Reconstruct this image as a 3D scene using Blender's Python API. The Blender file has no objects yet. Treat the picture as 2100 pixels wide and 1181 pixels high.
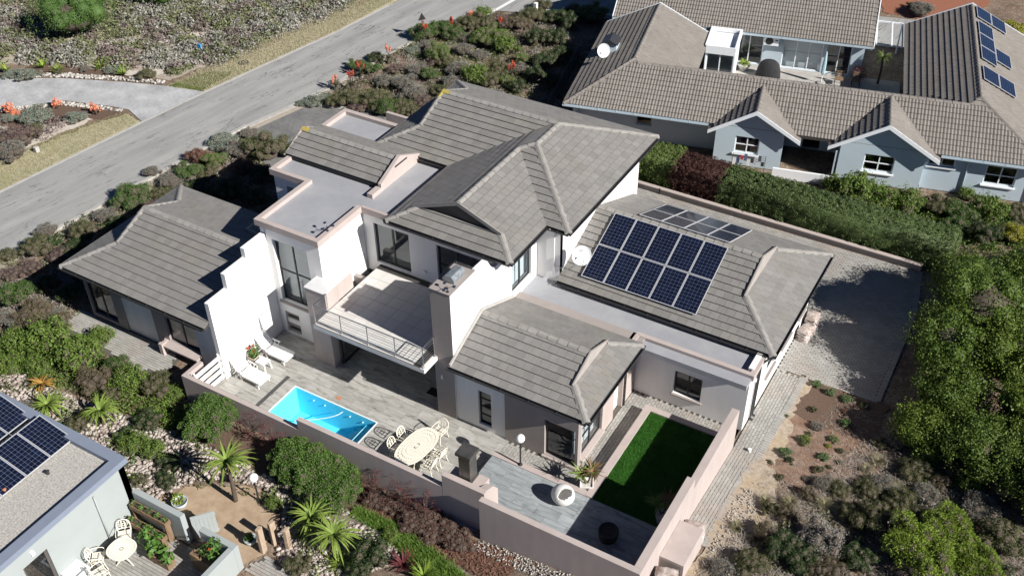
import bpy, math, random
import numpy as np
from mathutils import Vector, Matrix

RND = random.Random(11)
NR = np.random.RandomState(5)
scene = bpy.context.scene
COL = scene.collection
rad = math.radians

# ------------------------------------------------------------------ camera
YAW, PITCH, ROLL = rad(-30.767), rad(38.539), rad(-0.676)
CPOS = Vector((26.577, -21.218, 30.067))
FPX = 2137.8
def cam_axes():
    fw = Vector((math.sin(YAW)*math.cos(PITCH), math.cos(YAW)*math.cos(PITCH), -math.sin(PITCH)))
    r = Vector((math.cos(YAW), -math.sin(YAW), 0)); u = r.cross(fw)
    return fw, r*math.cos(ROLL)+u*math.sin(ROLL), u*math.cos(ROLL)-r*math.sin(ROLL)
FW, RT, UP = cam_axes()
cd = bpy.data.cameras.new('camera'); cam = bpy.data.objects.new('camera', cd); COL.objects.link(cam)
cd.sensor_width = 36; cd.sensor_fit = 'HORIZONTAL'; cd.lens = FPX/2100*36
cd.clip_start = 0.5; cd.clip_end = 1000
cam.matrix_world = Matrix(((RT.x, UP.x, -FW.x, CPOS.x), (RT.y, UP.y, -FW.y, CPOS.y), (RT.z, UP.z, -FW.z, CPOS.z), (0, 0, 0, 1)))
scene.camera = cam

# ------------------------------------------------------------------ world, sun, exposure
SUN = Vector((1.5, -0.15, 1.0)).normalized()
w = bpy.data.worlds.new('World'); scene.world = w; w.use_nodes = True
nt = w.node_tree
sky = nt.nodes.new('ShaderNodeTexSky'); sky.sky_type = 'NISHITA'; sky.sun_disc = False
sky.sun_elevation = math.asin(SUN.z); sky.sun_rotation = math.atan2(SUN.x, SUN.y)
sky.air_density = 0.5; sky.dust_density = 0.0; sky.ozone_density = 6.0; sky.altitude = 2000
bg = nt.nodes['Background']; bg.inputs['Strength'].default_value = 0.05
nt.links.new(sky.outputs[0], bg.inputs['Color'])
sl = bpy.data.lights.new('sun', 'SUN'); sl.energy = 5.0; sl.angle = rad(0.5); sl.color = (1.0, 0.965, 0.91)
so = bpy.data.objects.new('sun', sl); COL.objects.link(so); so.location = (30, -5, 30)
so.rotation_euler = SUN.to_track_quat('Z', 'Y').to_euler()
scene.view_settings.view_transform = 'Standard'; scene.view_settings.look = 'None'
scene.view_settings.gamma = 1.0; scene.view_settings.exposure = 0.68
scene.view_settings.use_curve_mapping = False

# ------------------------------------------------------------------ helpers
class MB:
    """collects faces; build() links them as ONE mesh object"""
    def __init__(s): s.v = []; s.f = []; s.m = []
    def poly(s, pts, m=0):
        n = len(s.v); s.v += [tuple(p) for p in pts]; s.f.append(tuple(range(n, n+len(pts)))); s.m.append(m); return s
    def box(s, x0, y0, z0, x1, y1, z1, m=0, mats=None):
        mm = mats or {}
        n = len(s.v)
        s.v += [(x0,y0,z0),(x1,y0,z0),(x1,y1,z0),(x0,y1,z0),(x0,y0,z1),(x1,y0,z1),(x1,y1,z1),(x0,y1,z1)]
        for k, q in (('-z',(0,3,2,1)),('+z',(4,5,6,7)),('-y',(0,1,5,4)),('+x',(1,2,6,5)),('+y',(2,3,7,6)),('-x',(3,0,4,7))):
            s.f.append(tuple(n+i for i in q)); s.m.append(mm.get(k, m))
        return s
    def obox(s, c, ax, ay, az, m=0):
        """oriented box: centre and three half-axis vectors"""
        c = Vector(c); ax = Vector(ax); ay = Vector(ay); az = Vector(az); n = len(s.v)
        for sz in (-1, 1):
            for sx, sy in ((-1,-1),(1,-1),(1,1),(-1,1)): s.v.append(tuple(c+ax*sx+ay*sy+az*sz))
        for q in ((0,3,2,1),(4,5,6,7),(0,1,5,4),(1,2,6,5),(2,3,7,6),(3,0,4,7)): s.f.append(tuple(n+i for i in q)); s.m.append(m)
        return s
    def bar(s, a, b, w, h=None, m=0, up=(0,0,1)):
        a = Vector(a); b = Vector(b); d = b-a; l = d.length
        if l < 1e-6: return s
        d /= l; u = Vector(up)
        if abs(d.dot(u)) > .99: u = Vector((1,0,0))
        sd = d.cross(u).normalized(); u = sd.cross(d)
        return s.obox((a+b)/2, d*l/2, sd*w/2, u*(h or w)/2, m)
    def ext(s, pts, vec, m=0, ms=None):
        """extrude a polygon by vec, closed"""
        vec = Vector(vec); n = len(s.v); k = len(pts)
        s.v += [tuple(Vector(p)) for p in pts] + [tuple(Vector(p)+vec) for p in pts]
        s.f.append(tuple(range(n+k-1, n-1, -1))); s.m.append(m)
        s.f.append(tuple(range(n+k, n+2*k))); s.m.append(m)
        for i in range(k):
            j = (i+1) % k
            s.f.append((n+i, n+j, n+k+j, n+k+i)); s.m.append(m if ms is None else ms)
        return s
    def tube(s, pts, r, n=8, m=0, cap=True):
        pts = [Vector(p) for p in pts]; k = len(pts)
        rr = r if isinstance(r, (list, tuple)) else [r]*k
        prev = None; base = len(s.v)
        for i, p in enumerate(pts):
            d = (pts[min(i+1,k-1)]-pts[max(i-1,0)]).normalized()
            u = prev if prev is not None else (Vector((0,0,1)) if abs(d.z) < .9 else Vector((1,0,0)))
            a = (u-d*u.dot(d)).normalized(); prev = a; b = d.cross(a)
            for j in range(n):
                t = 2*math.pi*j/n; s.v.append(tuple(p+(a*math.cos(t)+b*math.sin(t))*rr[i]))
        for i in range(k-1):
            for j in range(n):
                q = base+i*n; s.f.append((q+j, q+(j+1)%n, q+n+(j+1)%n, q+n+j)); s.m.append(m)
        if cap:
            s.f.append(tuple(base+j for j in range(n-1,-1,-1))); s.m.append(m)
            s.f.append(tuple(base+(k-1)*n+j for j in range(n))); s.m.append(m)
        return s
    def lathe(s, prof, n=20, c=(0,0,0), m=0, sx=1, sy=1):
        base = len(s.v); k = len(prof)
        for r, z in prof:
            for j in range(n):
                t = 2*math.pi*j/n; s.v.append((c[0]+r*sx*math.cos(t), c[1]+r*sy*math.sin(t), c[2]+z))
        for i in range(k-1):
            for j in range(n):
                q = base+i*n; s.f.append((q+j, q+(j+1)%n, q+n+(j+1)%n, q+n+j)); s.m.append(m)
        if prof[0][0] > 1e-4: s.f.append(tuple(base+j for j in range(n-1,-1,-1))); s.m.append(m)
        if prof[-1][0] > 1e-4: s.f.append(tuple(base+(k-1)*n+j for j in range(n))); s.m.append(m)
        return s
    def mesh(s, name, mats, smooth=False):
        me = bpy.data.meshes.new(name); me.from_pydata(s.v, [], s.f)
        for mm in (mats if isinstance(mats, (list, tuple)) else [mats]): me.materials.append(mm)
        if any(s.m): me.polygons.foreach_set('material_index', s.m)
        if smooth: me.polygons.foreach_set('use_smooth', [True]*len(me.polygons))
        me.update(); return me
    def build(s, name, mats, parent=None, smooth=False, loc=None, world=True, bevel=0):
        o = bpy.data.objects.new(name, s.mesh(name, mats, smooth)); COL.objects.link(o)
        attach(o, parent, world)
        if loc is not None: o.location = loc
        if bevel:
            b = o.modifiers.new('bevel', 'BEVEL'); b.width = bevel; b.segments = 2; b.limit_method = 'ANGLE'; b.angle_limit = rad(40)
        return o

def attach(o, parent, world=True):
    """world=True: the mesh is in world coordinates although its thing's empty stands at the base"""
    if parent is None: return
    o.parent = parent
    if world and parent.parent is None and parent.type == 'EMPTY' and parent.get('w', 1):
        o.location = -parent.location

def tag(o, label=None, cat=None, group=None, kind=None):
    if label: o['label'] = label
    if cat: o['category'] = cat
    if group: o['group'] = group
    if kind: o['kind'] = kind
    return o
def thing(name, label, cat, loc=(0,0,0), rz=0, group=None, local=False):
    o = bpy.data.objects.new(name, None); COL.objects.link(o); o.empty_display_size = .3
    o.location = loc; o.rotation_euler = (0,0,rz); tag(o, label, cat, group)
    if local: o['w'] = 0
    return o
def inst(name, me, parent=None, loc=(0,0,0), rot=(0,0,0), sc=(1,1,1), mat4=None):
    o = bpy.data.objects.new(name, me); COL.objects.link(o)
    if parent is not None: o.parent = parent
    if mat4 is not None: o.matrix_basis = mat4
    else: o.location = loc; o.rotation_euler = rot; o.scale = sc
    return o
def dup(root, loc, rz=0, label=None, group=None):
    r = root.copy(); COL.objects.link(r); r.location = loc; r.rotation_euler = (0,0,rz)
    if label: r['label'] = label
    if group: r['group'] = group
    for ch in list(root.children):
        c = ch.copy(); COL.objects.link(c); c.parent = r
        for g in list(ch.children):
            d = g.copy(); COL.objects.link(d); d.parent = c
    return r
ORD = ['first','second','third','fourth','fifth','sixth','seventh','eighth','ninth','tenth','eleventh','twelfth','thirteenth','fourteenth','fifteenth','sixteenth','seventeenth','eighteenth','nineteenth','twentieth']
def ordn(i):
    if i < 20: return ORD[i]
    t = ['twenty','thirty','forty','fifty','sixty','seventy','eighty','ninety'][(i+1)//10-2]; u = (i+1) % 10
    return t+'-'+ORD[u-1] if u else t[:-1]+'ieth'
def sst(a, b, x):
    t = min(max((x-a)/(b-a), 0), 1); return t*t*(3-2*t)
def terr(x, y):
    """ground height: level, rising towards the front right corner of the plot"""
    return 1.05*min(max((6.9-y)/9, 0), 1.6)*sst(8, 19.7, x)

# ------------------------------------------------------------------ materials
MATS = {}
def material(name, col, col2=None, rough=.7, scale=3.0, var=.12, bump=0.0, bscale=40, spec=.3, metal=0, island=0.0, stretch=(1,1,1), fine=0.0, coat=0.0, stain=None, stain_scale=.6, stain_amt=.5, trans=0.0, leafy=False):
    if name in MATS: return MATS[name]
    m = bpy.data.materials.new(name); m.use_nodes = True; nt = m.node_tree; N = nt.nodes; L = nt.links
    bs = N['Principled BSDF']; out = N['Material Output']
    geo = N.new('ShaderNodeNewGeometry'); oi = N.new('ShaderNodeObjectInfo')
    mp = N.new('ShaderNodeMapping'); mp.inputs['Scale'].default_value = stretch
    L.new(geo.outputs['Position'], mp.inputs['Vector'])
    nz = N.new('ShaderNodeTexNoise'); nz.inputs['Scale'].default_value = scale; nz.inputs['Detail'].default_value = 6; nz.inputs['Roughness'].default_value = .6
    L.new(mp.outputs[0], nz.inputs['Vector'])
    c2 = col2 or tuple(min(1, c*(1+var)) for c in col); c1 = col if col2 else tuple(c*(1-var) for c in col)
    fac = nz.outputs['Fac']
    rp = N.new('ShaderNodeMapRange'); rp.inputs['From Min'].default_value = .3; rp.inputs['From Max'].default_value = .7; L.new(fac, rp.inputs['Value']); fac = rp.outputs[0]
    if island > 0:
        ad = N.new('ShaderNodeMath'); ad.operation = 'ADD'; L.new(geo.outputs['Random Per Island'], ad.inputs[0]); L.new(oi.outputs['Random'], ad.inputs[1])
        fr = N.new('ShaderNodeMath'); fr.operation = 'FRACT'; L.new(ad.outputs[0], fr.inputs[0])
        mx = N.new('ShaderNodeMix'); mx.data_type = 'FLOAT'; mx.inputs['Factor'].default_value = island; L.new(fac, mx.inputs['A']); L.new(fr.outputs[0], mx.inputs['B']); fac = mx.outputs[0]
    mix = N.new('ShaderNodeMix'); mix.data_type = 'RGBA'; mix.inputs['A'].default_value = (*c1, 1); mix.inputs['B'].default_value = (*c2, 1); L.new(fac, mix.inputs['Factor'])
    colout = mix.outputs['Result']
    if stain:
        n2 = N.new('ShaderNodeTexNoise'); n2.inputs['Scale'].default_value = stain_scale; n2.inputs['Detail'].default_value = 8; n2.inputs['Roughness'].default_value = .65
        L.new(mp.outputs[0], n2.inputs['Vector'])
        r2 = N.new('ShaderNodeMapRange'); r2.inputs['From Min'].default_value = .48; r2.inputs['From Max'].default_value = .68; r2.inputs['To Max'].default_value = stain_amt; L.new(n2.outputs['Fac'], r2.inputs['Value'])
        mx2 = N.new('ShaderNodeMix'); mx2.data_type = 'RGBA'; L.new(r2.outputs[0], mx2.inputs['Factor']); L.new(colout, mx2.inputs['A']); mx2.inputs['B'].default_value = (*stain, 1); colout = mx2.outputs['Result']
    if fine > 0:
        n3 = N.new('ShaderNodeTexNoise'); n3.inputs['Scale'].default_value = 60; n3.inputs['Detail'].default_value = 3; L.new(geo.outputs['Position'], n3.inputs['Vector'])
        r3 = N.new('ShaderNodeMapRange'); r3.inputs['From Min'].default_value = .25; r3.inputs['From Max'].default_value = .75; r3.inputs['To Min'].default_value = 1-fine; r3.inputs['To Max'].default_value = 1+fine; L.new(n3.outputs['Fac'], r3.inputs['Value'])
        mu = N.new('ShaderNodeVectorMath'); mu.operation = 'SCALE'; L.new(colout, mu.inputs[0]); L.new(r3.outputs[0], mu.inputs['Scale']); colout = mu.outputs[0]
    L.new(colout, bs.inputs['Base Color'])
    bs.inputs['Roughness'].default_value = rough; bs.inputs['Metallic'].default_value = metal
    bs.inputs['Specular IOR Level'].default_value = spec; bs.inputs['Coat Weight'].default_value = coat
    if bump > 0:
        nb = N.new('ShaderNodeTexNoise'); nb.inputs['Scale'].default_value = bscale; nb.inputs['Detail'].default_value = 4; L.new(mp.outputs[0], nb.inputs['Vector'])
        b = N.new('ShaderNodeBump'); b.inputs['Strength'].default_value = min(1, bump*10); b.inputs['Distance'].default_value = bump; L.new(nb.outputs['Fac'], b.inputs['Height']); L.new(b.outputs[0], bs.inputs['Normal'])
    if leafy:
        tr = N.new('ShaderNodeBsdfTranslucent'); L.new(colout, tr.inputs['Color'])
        ms = N.new('ShaderNodeMixShader'); ms.inputs[0].default_value = .2; L.new(bs.outputs[0], ms.inputs[1]); L.new(tr.outputs[0], ms.inputs[2]); L.new(ms.outputs[0], out.inputs['Surface'])
    MATS[name] = m; return m
def glass_mat(name, tint=(.9,.95,.95), refl=1.0, see=.92, dark=(.02,.025,.03)):
    """thin window glass: lets light straight through, mirrors by Fresnel, a little tint"""
    m = bpy.data.materials.new(name); m.use_nodes = True; nt = m.node_tree; N = nt.nodes; L = nt.links
    out = N['Material Output']; N.remove(N['Principled BSDF'])
    tr = N.new('ShaderNodeBsdfTransparent'); tr.inputs[0].default_value = (*[t*see for t in tint], 1)
    gl = N.new('ShaderNodeBsdfGlossy'); gl.inputs['Roughness'].default_value = .03; gl.inputs['Color'].default_value = (.9,.95,1,1)
    lw = N.new('ShaderNodeLayerWeight'); lw.inputs['Blend'].default_value = .5; pw = N.new('ShaderNodeMath'); pw.operation = 'POWER'; pw.inputs[1].default_value = 4; L.new(lw.outputs['Facing'], pw.inputs[0])
    mu = N.new('ShaderNodeMath'); mu.operation = 'MULTIPLY_ADD'; mu.inputs[1].default_value = .85*refl; mu.inputs[2].default_value = .10; L.new(pw.outputs[0], mu.inputs[0])
    ms = N.new('ShaderNodeMixShader'); L.new(mu.outputs[0], ms.inputs[0]); L.new(tr.outputs[0], ms.inputs[1]); L.new(gl.outputs[0], ms.inputs[2]); L.new(ms.outputs[0], out.inputs['Surface'])
    MATS[name] = m; return m

white = material('white_plaster', (.76,.75,.735), var=.04, rough=.8, scale=1.6, stretch=(1.4,1.4,.3), bump=.002, bscale=120, stain=(.66,.645,.62), stain_scale=.5, stain_amt=.25)
taupe = material('taupe_plaster', (.31,.275,.257), var=.07, rough=.85, scale=1.6, stretch=(1.3,1.3,.35), bump=.003, bscale=90, stain=(.28,.245,.23), stain_scale=.8, stain_amt=.4)
pink = material('pale_pink_plaster', (.425,.362,.337), var=.07, rough=.85, scale=1.6, stretch=(1.3,1.3,.35), bump=.003, bscale=90, stain=(.39,.335,.31), stain_scale=.9, stain_amt=.45)
rooftile = material('concrete_roof_tile', (.168,.161,.153), (.238,.229,.217), rough=.85, scale=2.0, island=.5, bump=.003, bscale=70, stain=(.21,.185,.13), stain_scale=.7, stain_amt=.25, fine=.12)
ridgemat = material('ridge_mortar_tile', (.20,.19,.175), (.31,.295,.275), rough=.9, scale=3, island=.5, bump=.004, bscale=60, fine=.15)
tileN = material('brown_profiled_tile', (.172,.156,.141), (.25,.227,.204), rough=.85, scale=2.0, island=.5, bump=.003, bscale=70, fine=.12, stain=(.17,.15,.13), stain_scale=.4, stain_amt=.4)
deckmat = material('roof_underlay', (.05,.048,.045), var=.1, rough=.9)
darkmetal = material('dark_grey_metal', (.022,.023,.026), var=.1, rough=.45, spec=.5)
gutter = material('charcoal_gutter', (.035,.035,.038), var=.15, rough=.45, spec=.5)
flatroof = material('grey_waterproofing', (.30,.305,.325), var=.06, rough=.6, scale=1.5, bump=.003, bscale=15, stain=(.37,.37,.375), stain_scale=.7, stain_amt=.6, fine=.05)
steel = material('brushed_steel', (.55,.55,.56), var=.05, rough=.28, metal=1.0)
whitep = material('white_plastic', (.80,.80,.79), var=.02, rough=.4, spec=.4)
castiron = material('cream_cast_metal', (.74,.70,.60), var=.06, rough=.5, spec=.4)
concrete = material('pale_concrete', (.40,.385,.36), var=.12, rough=.9, scale=4, bump=.004, bscale=50, fine=.12, stain=(.28,.26,.23), stain_scale=1.2, stain_amt=.5)
wood = material('weathered_wood', (.16,.10,.06), (.26,.18,.11), rough=.8, scale=6, stretch=(1,1,.2), bump=.006, bscale=30, fine=.1)
bark = material('bark', (.09,.07,.055), var=.3, rough=.9, scale=12, bump=.01, bscale=40)
soil = material('dark_soil', (.055,.040,.030), (.10,.075,.055), rough=.95, scale=6, bump=.02, bscale=25, fine=.3)
interior = material('interior_paint', (.72,.71,.69), var=.03, rough=.8)
intfloor = material('interior_floor_tile', (.58,.56,.53), var=.08, rough=.35, scale=2)
curtain_backing = material('pale_curtain', (.62,.66,.70), var=.05, rough=.8, stretch=(12,12,.3), scale=2)
pane_backing = material('grey_pane_backing', (.30,.315,.31), var=.05, rough=.8, stretch=(.3,.3,14), scale=2)  # added sheet; its grey stands in for reflections and lit interior in tower panes
glass = glass_mat('window_glass')
glassd = glass_mat('tinted_window_glass', tint=(.72,.76,.76), see=.8)
nblue = material('blue_grey_paint', (.46,.545,.60), var=.04, rough=.75, scale=1.2, bump=.002, bscale=100, stain=(.40,.475,.525), stain_scale=.6, stain_amt=.4)
ntrim = material('white_trim_paint', (.78,.80,.82), var=.03, rough=.5)
mgrey = material('pale_grey_green_paint', (.33,.36,.355), var=.03, rough=.75, scale=1.2, bump=.002, bscale=100, stain=(.29,.315,.31), stain_scale=.5, stain_amt=.35)
mcap = material('blue_grey_parapet_paint', (.19,.22,.28), var=.04, rough=.7)
terracotta = material('terracotta', (.42,.19,.11), var=.12, rough=.8)

# ------------------------------------------------------------------ building helpers
def clip_half(poly, a, b, c):
    """keep a*u+b*v+c >= 0"""
    out = []
    for i in range(len(poly)):
        p, q = poly[i], poly[(i+1) % len(poly)]
        dp, dq = a*p[0]+b*p[1]+c, a*q[0]+b*q[1]+c
        if dp >= 0: out.append(p)
        if (dp >= 0) != (dq >= 0):
            t = dp/(dp-dq); out.append((p[0]+(q[0]-p[0])*t, p[1]+(q[1]-p[1])*t))
    return out
def clip_rect(poly, u0, u1, v0, v1):
    for a, b, c in ((1,0,-u0), (-1,0,u1), (0,1,-v0), (0,-1,v1)):
        poly = clip_half(poly, a, b, c)
        if len(poly) < 3: return []
    return poly
def area2(p): return abs(sum(p[i][0]*p[(i+1)%len(p)][1]-p[(i+1)%len(p)][0]*p[i][1] for i in range(len(p))))/2

class TileSet:
    """roof tiles of one house: the 300 that show largest are objects, the rest one stuff mesh for each roof"""
    def __init__(s, mat, tw, tc, rolls=0, root=None):
        s.mat = mat; s.tw = tw; s.tc = tc; s.rolls = rolls; s.full = []; s.rest = {}; s.root = root
        mb = MB(); s.tile_geo(mb, [(0,0),(tw,0),(tw,tc),(0,tc)], None, 0, full=True)
        s.me = mb.mesh('roof_tile', mat)
    HB, HT = .055, .013
    def tile_geo(s, mb, uv, fr, v0, full=False):
        H = lambda v: s.HB+(s.HT-s.HB)*(v-v0)/s.tc
        W = (lambda u, v, h: (u, v, h)) if fr is None else (lambda u, v, h: tuple(fr[0]+fr[1]*u+fr[2]*v+fr[3]*h))
        if s.rolls and len(uv) == 4 and full:
            u0 = uv[0][0]; n = s.rolls*4; g = .004
            prof = [(u0+g+(s.tw-2*g)*i/n, .030*(0, .55, 1, .55)[i % 4]) for i in range(n+1)]
            lo = [(u, v0, H(v0)+d) for u, d in prof]; hi = [(u, v0+s.tc, H(v0+s.tc)+d) for u, d in prof]
            for i in range(n):
                mb.poly([W(*lo[i]), W(*lo[i+1]), W(*hi[i+1]), W(*hi[i])])
                mb.poly([W(lo[i][0], v0, 0), W(lo[i+1][0], v0, 0), W(*lo[i+1]), W(*lo[i])])
            return
        g = .004
        cu = sum(p[0] for p in uv)/len(uv); cv = sum(p[1] for p in uv)/len(uv)
        pts = [(u+(g if u < cu else -g), v) for u, v in uv]
        top = [W(u, v, H(v)) for u, v in pts]; bot = [W(u, v+(.045 if v < v0+.01 else 0), -.005) for u, v in pts]
        mb.poly(top)
        k = len(pts)
        for i in range(k): j = (i+1) % k; mb.poly([bot[i], bot[j], top[j], top[i]])
    def plane(s, roof, poly, e0, e1, z0, t, skip=None):
        e0 = Vector(e0); e1 = Vector(e1); U2 = (e1-e0).normalized(); V2 = Vector((-U2.y, U2.x))
        cx = sum(p[0] for p in poly)/len(poly); cy = sum(p[1] for p in poly)/len(poly)
        if (Vector((cx, cy))-e0).dot(V2) < 0: U2 = -U2; V2 = -V2; e0 = e1
        cs = math.sqrt(1+t*t)
        U = Vector((U2.x, U2.y, 0)); V = Vector((V2.x, V2.y, t))/cs; N = U.cross(V); O = Vector((e0.x, e0.y, z0))
        uv = [((Vector(p)-e0).dot(U2), (Vector(p)-e0).dot(V2)*cs) for p in poly]
        fr = (O, U, V, N); umin = min(p[0] for p in uv); umax = max(p[0] for p in uv); vmax = max(p[1] for p in uv)
        if sum(uv[i][0]*uv[(i+1)%len(uv)][1]-uv[(i+1)%len(uv)][0]*uv[i][1] for i in range(len(uv))) < 0: uv = uv[::-1]
        mb = s.rest.setdefault(roof.name, (roof, MB()))[1]
        r = 0
        while r*s.tc < vmax-.02:
            u = umin-s.tw*(.5 if r % 2 and not s.rolls else 0); v0 = r*s.tc
            while u < umax:
                cp = clip_rect(uv, u, u+s.tw, v0, v0+s.tc)
                if len(cp) >= 3:
                    a = area2(cp)
                    if a > s.tw*s.tc*.985:
                        P = O+U*(u+s.tw/2)+V*(v0+s.tc/2)
                        PW = (s.root.matrix_basis @ P) if s.root else P
                        NW = (s.root.matrix_basis.to_3x3() @ N) if s.root else N
                        d = CPOS-PW; sc = NW.dot(d)/d.length**3
                        if skip and skip(P): sc = -1
                        s.full.append((sc, roof, fr, u, v0))
                    elif a > .004: s.tile_geo(mb, cp, fr, v0)
                u += s.tw
            r += 1
        return fr
    def finish(s, n=300):
        s.full.sort(key=lambda q: -q[0])
        for i, (sc, roof, fr, u, v0) in enumerate(s.full):
            if i < n and sc > 0:
                O, U, V, N = fr; P = O+U*u+V*v0
                inst('roof_tile', s.me, roof, mat4=Matrix(((U.x,V.x,N.x,P.x),(U.y,V.y,N.y,P.y),(U.z,V.z,N.z,P.z),(0,0,0,1))))
            else:
                s.tile_geo(s.rest[roof.name][1], [(u,v0),(u+s.tw,v0),(u+s.tw,v0+s.tc),(u,v0+s.tc)], fr, v0, full=True)
        for roof, mb in s.rest.values():
            if mb.f: tag(mb.build('roof_tiles', s.mat, roof), kind='stuff')

def deck(planes, th=.13):
    """solid roof underlay: each plane is a list of (x,y,z)"""
    mb = MB()
    for p in planes: mb.ext([(x, y, z-.004) for x, y, z in p], (0, 0, -th))
    return mb
CAPME = {}
def caps(parent, p0, p1, mat=None, wd=.15, dr=.055, ln=.42, lift=.045):
    """ridge or hip capping: one angled tile after another"""
    mat = mat or ridgemat; p0 = Vector(p0); p1 = Vector(p1); d = p1-p0; L = d.length; d.normalize()
    n = max(1, round(L/ln)); l = L/n
    key = (mat.name, round(l, 2), wd)
    if key not in CAPME:
        mb = MB(); a = -.02; b = l
        for k0, h0, w0 in ((0, 0, 1),):
            prof0 = [(-wd, -dr), (-wd*.45, .0), (0, .02), (wd*.45, .0), (wd, -dr)]
            pa = [(a, y*1.06, z+.016) for y, z in prof0]; pb = [(b, y*.96, z-.004) for y, z in prof0]
            for i in range(4): mb.poly([pa[i+1], pa[i], pb[i], pb[i+1]])
            mb.poly([pa[0], pa[1], pa[2], pa[3], pa[4], (a, wd, -dr-.05), (a, -wd, -dr-.05)])
            mb.poly([(a, -wd, -dr-.05), (b, -wd, -dr-.05), pb[0], pa[0]]); mb.poly([(b, wd, -dr-.05), (a, wd, -dr-.05), pa[4], pb[4]])
        CAPME[key] = mb.mesh('ridge_tile', mat)
    sd = Vector((0,0,1)).cross(d).normalized(); up = d.cross(sd)
    for i in range(n):
        P = p0+d*(l*i)+Vector((0,0,lift))
        inst('ridge_tile', CAPME[key], parent, mat4=Matrix(((d.x,sd.x,up.x,P.x),(d.y,sd.y,up.y,P.y),(d.z,sd.z,up.z,P.z),(0,0,0,1))))

def wall_holes(mb, axis, c, th, u0, u1, z0, z1, holes, m=0, mats=None, ztop=None):
    """wall slab in plane axis=c (outer face), going th inward (signed), with rectangular holes (u0,u1,z0,z1)"""
    us = sorted({u0, u1, *[h[0] for h in holes], *[h[1] for h in holes]}); zs = sorted({z0, z1, *[h[2] for h in holes], *[h[3] for h in holes]})
    us = [u for u in us if u0 <= u <= u1]; zs = [z for z in zs if z0 <= z <= z1]
    solid = lambda i, j: 0 <= i < len(us)-1 and 0 <= j < len(zs)-1 and not any(h[0]-1e-6 <= us[i] and us[i+1] <= h[1]+1e-6 and h[2]-1e-6 <= zs[j] and zs[j+1] <= h[3]+1e-6 for h in holes)
    P = (lambda u, d, z: (u, c+d, z)) if axis == 'y' else (lambda u, d, z: (c+d, u, z))
    for i in range(len(us)-1):
        for j in range(len(zs)-1):
            if not solid(i, j): continue
            a, b, e, f = us[i], us[i+1], zs[j], zs[j+1]
            mm = m if mats is None else mats((a+b)/2, (e+f)/2)
            mb.poly([P(a,0,e), P(b,0,e), P(b,0,f), P(a,0,f)], mm); mb.poly([P(a,th,f), P(b,th,f), P(b,th,e), P(a,th,e)], mm)
            if not solid(i-1, j): mb.poly([P(a,0,e), P(a,0,f), P(a,th,f), P(a,th,e)], mm)
            if not solid(i+1, j): mb.poly([P(b,0,f), P(b,0,e), P(b,th,e), P(b,th,f)], mm)
            if not solid(i, j-1): mb.poly([P(a,0,e), P(a,th,e), P(b,th,e), P(b,0,e)], mm)
            if not solid(i, j+1): mb.poly([P(a,0,f), P(b,0,f), P(b,th,f), P(a,th,f)], mm)
def window(parent, axis, c, dep, u0, u1, z0, z1, cols=2, rows=1, mat=None, fw=.06, name='window', gm=None, sill=None, split=None, back=None):
    """frame (window) with each pane a sub-part, set back by dep (signed inward)"""
    mat = mat or darkmetal; mb = MB(); s = 1 if dep > 0 else -1
    def B(ua, ub, za, zb, d0=0, d1=.06):
        a, b = sorted((c+dep+s*d0, c+dep+s*d1))
        if axis == 'y': mb.box(ua, a, za, ub, b, zb)
        else: mb.box(a, ua, za, b, ub, zb)
    B(u0, u0+fw, z0, z1); B(u1-fw, u1, z0, z1); B(u0+fw, u1-fw, z0, z0+fw); B(u0+fw, u1-fw, z1-fw, z1)
    cu = [u0+fw+(u1-u0-2*fw)*i/cols for i in range(cols+1)]; cz = split or [z0+fw+(z1-z0-2*fw)*j/rows for j in range(rows+1)]
    for u in cu[1:-1]: B(u-fw*.5, u+fw*.5, z0+fw, z1-fw)
    for i in range(cols):
        for z in cz[1:-1]:
            B(cu[i]+fw*.5*(i > 0), cu[i+1]-fw*.5*(i < cols-1), z-fw*.4, z+fw*.4, .003, .057)
    o = mb.build(name, mat, parent)
    for i in range(cols):
        for j in range(len(cz)-1):
            g = MB(); d = c+dep+s*.03; a, b, e, f = cu[i]+.004, cu[i+1]-.004, cz[j]+.004, cz[j+1]-.004
            g.poly([(a,d,e),(b,d,e),(b,d,f),(a,d,f)] if axis == 'y' else [(d,a,e),(d,b,e),(d,b,f),(d,a,f)])
            g.build('pane', gm or glass, o)
    if back is not None:
        g = MB(); d = c+dep+s*.25
        g.poly([(u0-.1,d,z0-.1),(u1+.1,d,z0-.1),(u1+.1,d,z1+.1),(u0-.1,d,z1+.1)] if axis == 'y' else [(d,u0-.1,z0-.1),(d,u1+.1,z0-.1),(d,u1+.1,z1+.1),(d,u0-.1,z1+.1)])
        g.build('curtain_backing', back, o)  # curtain, except the grey sheet added behind the tower glass
    if sill:
        g = MB(); a, b = sorted((c-s*.10, c+dep+s*.02))
        if axis == 'y': g.box(u0-.08, a, z0-.07, u1+.08, b, z0-.004)
        else: g.box(a, u0-.08, z0-.07, b, u1+.08, z0-.004)
        g.build('sill', sill, o)
    return o
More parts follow.
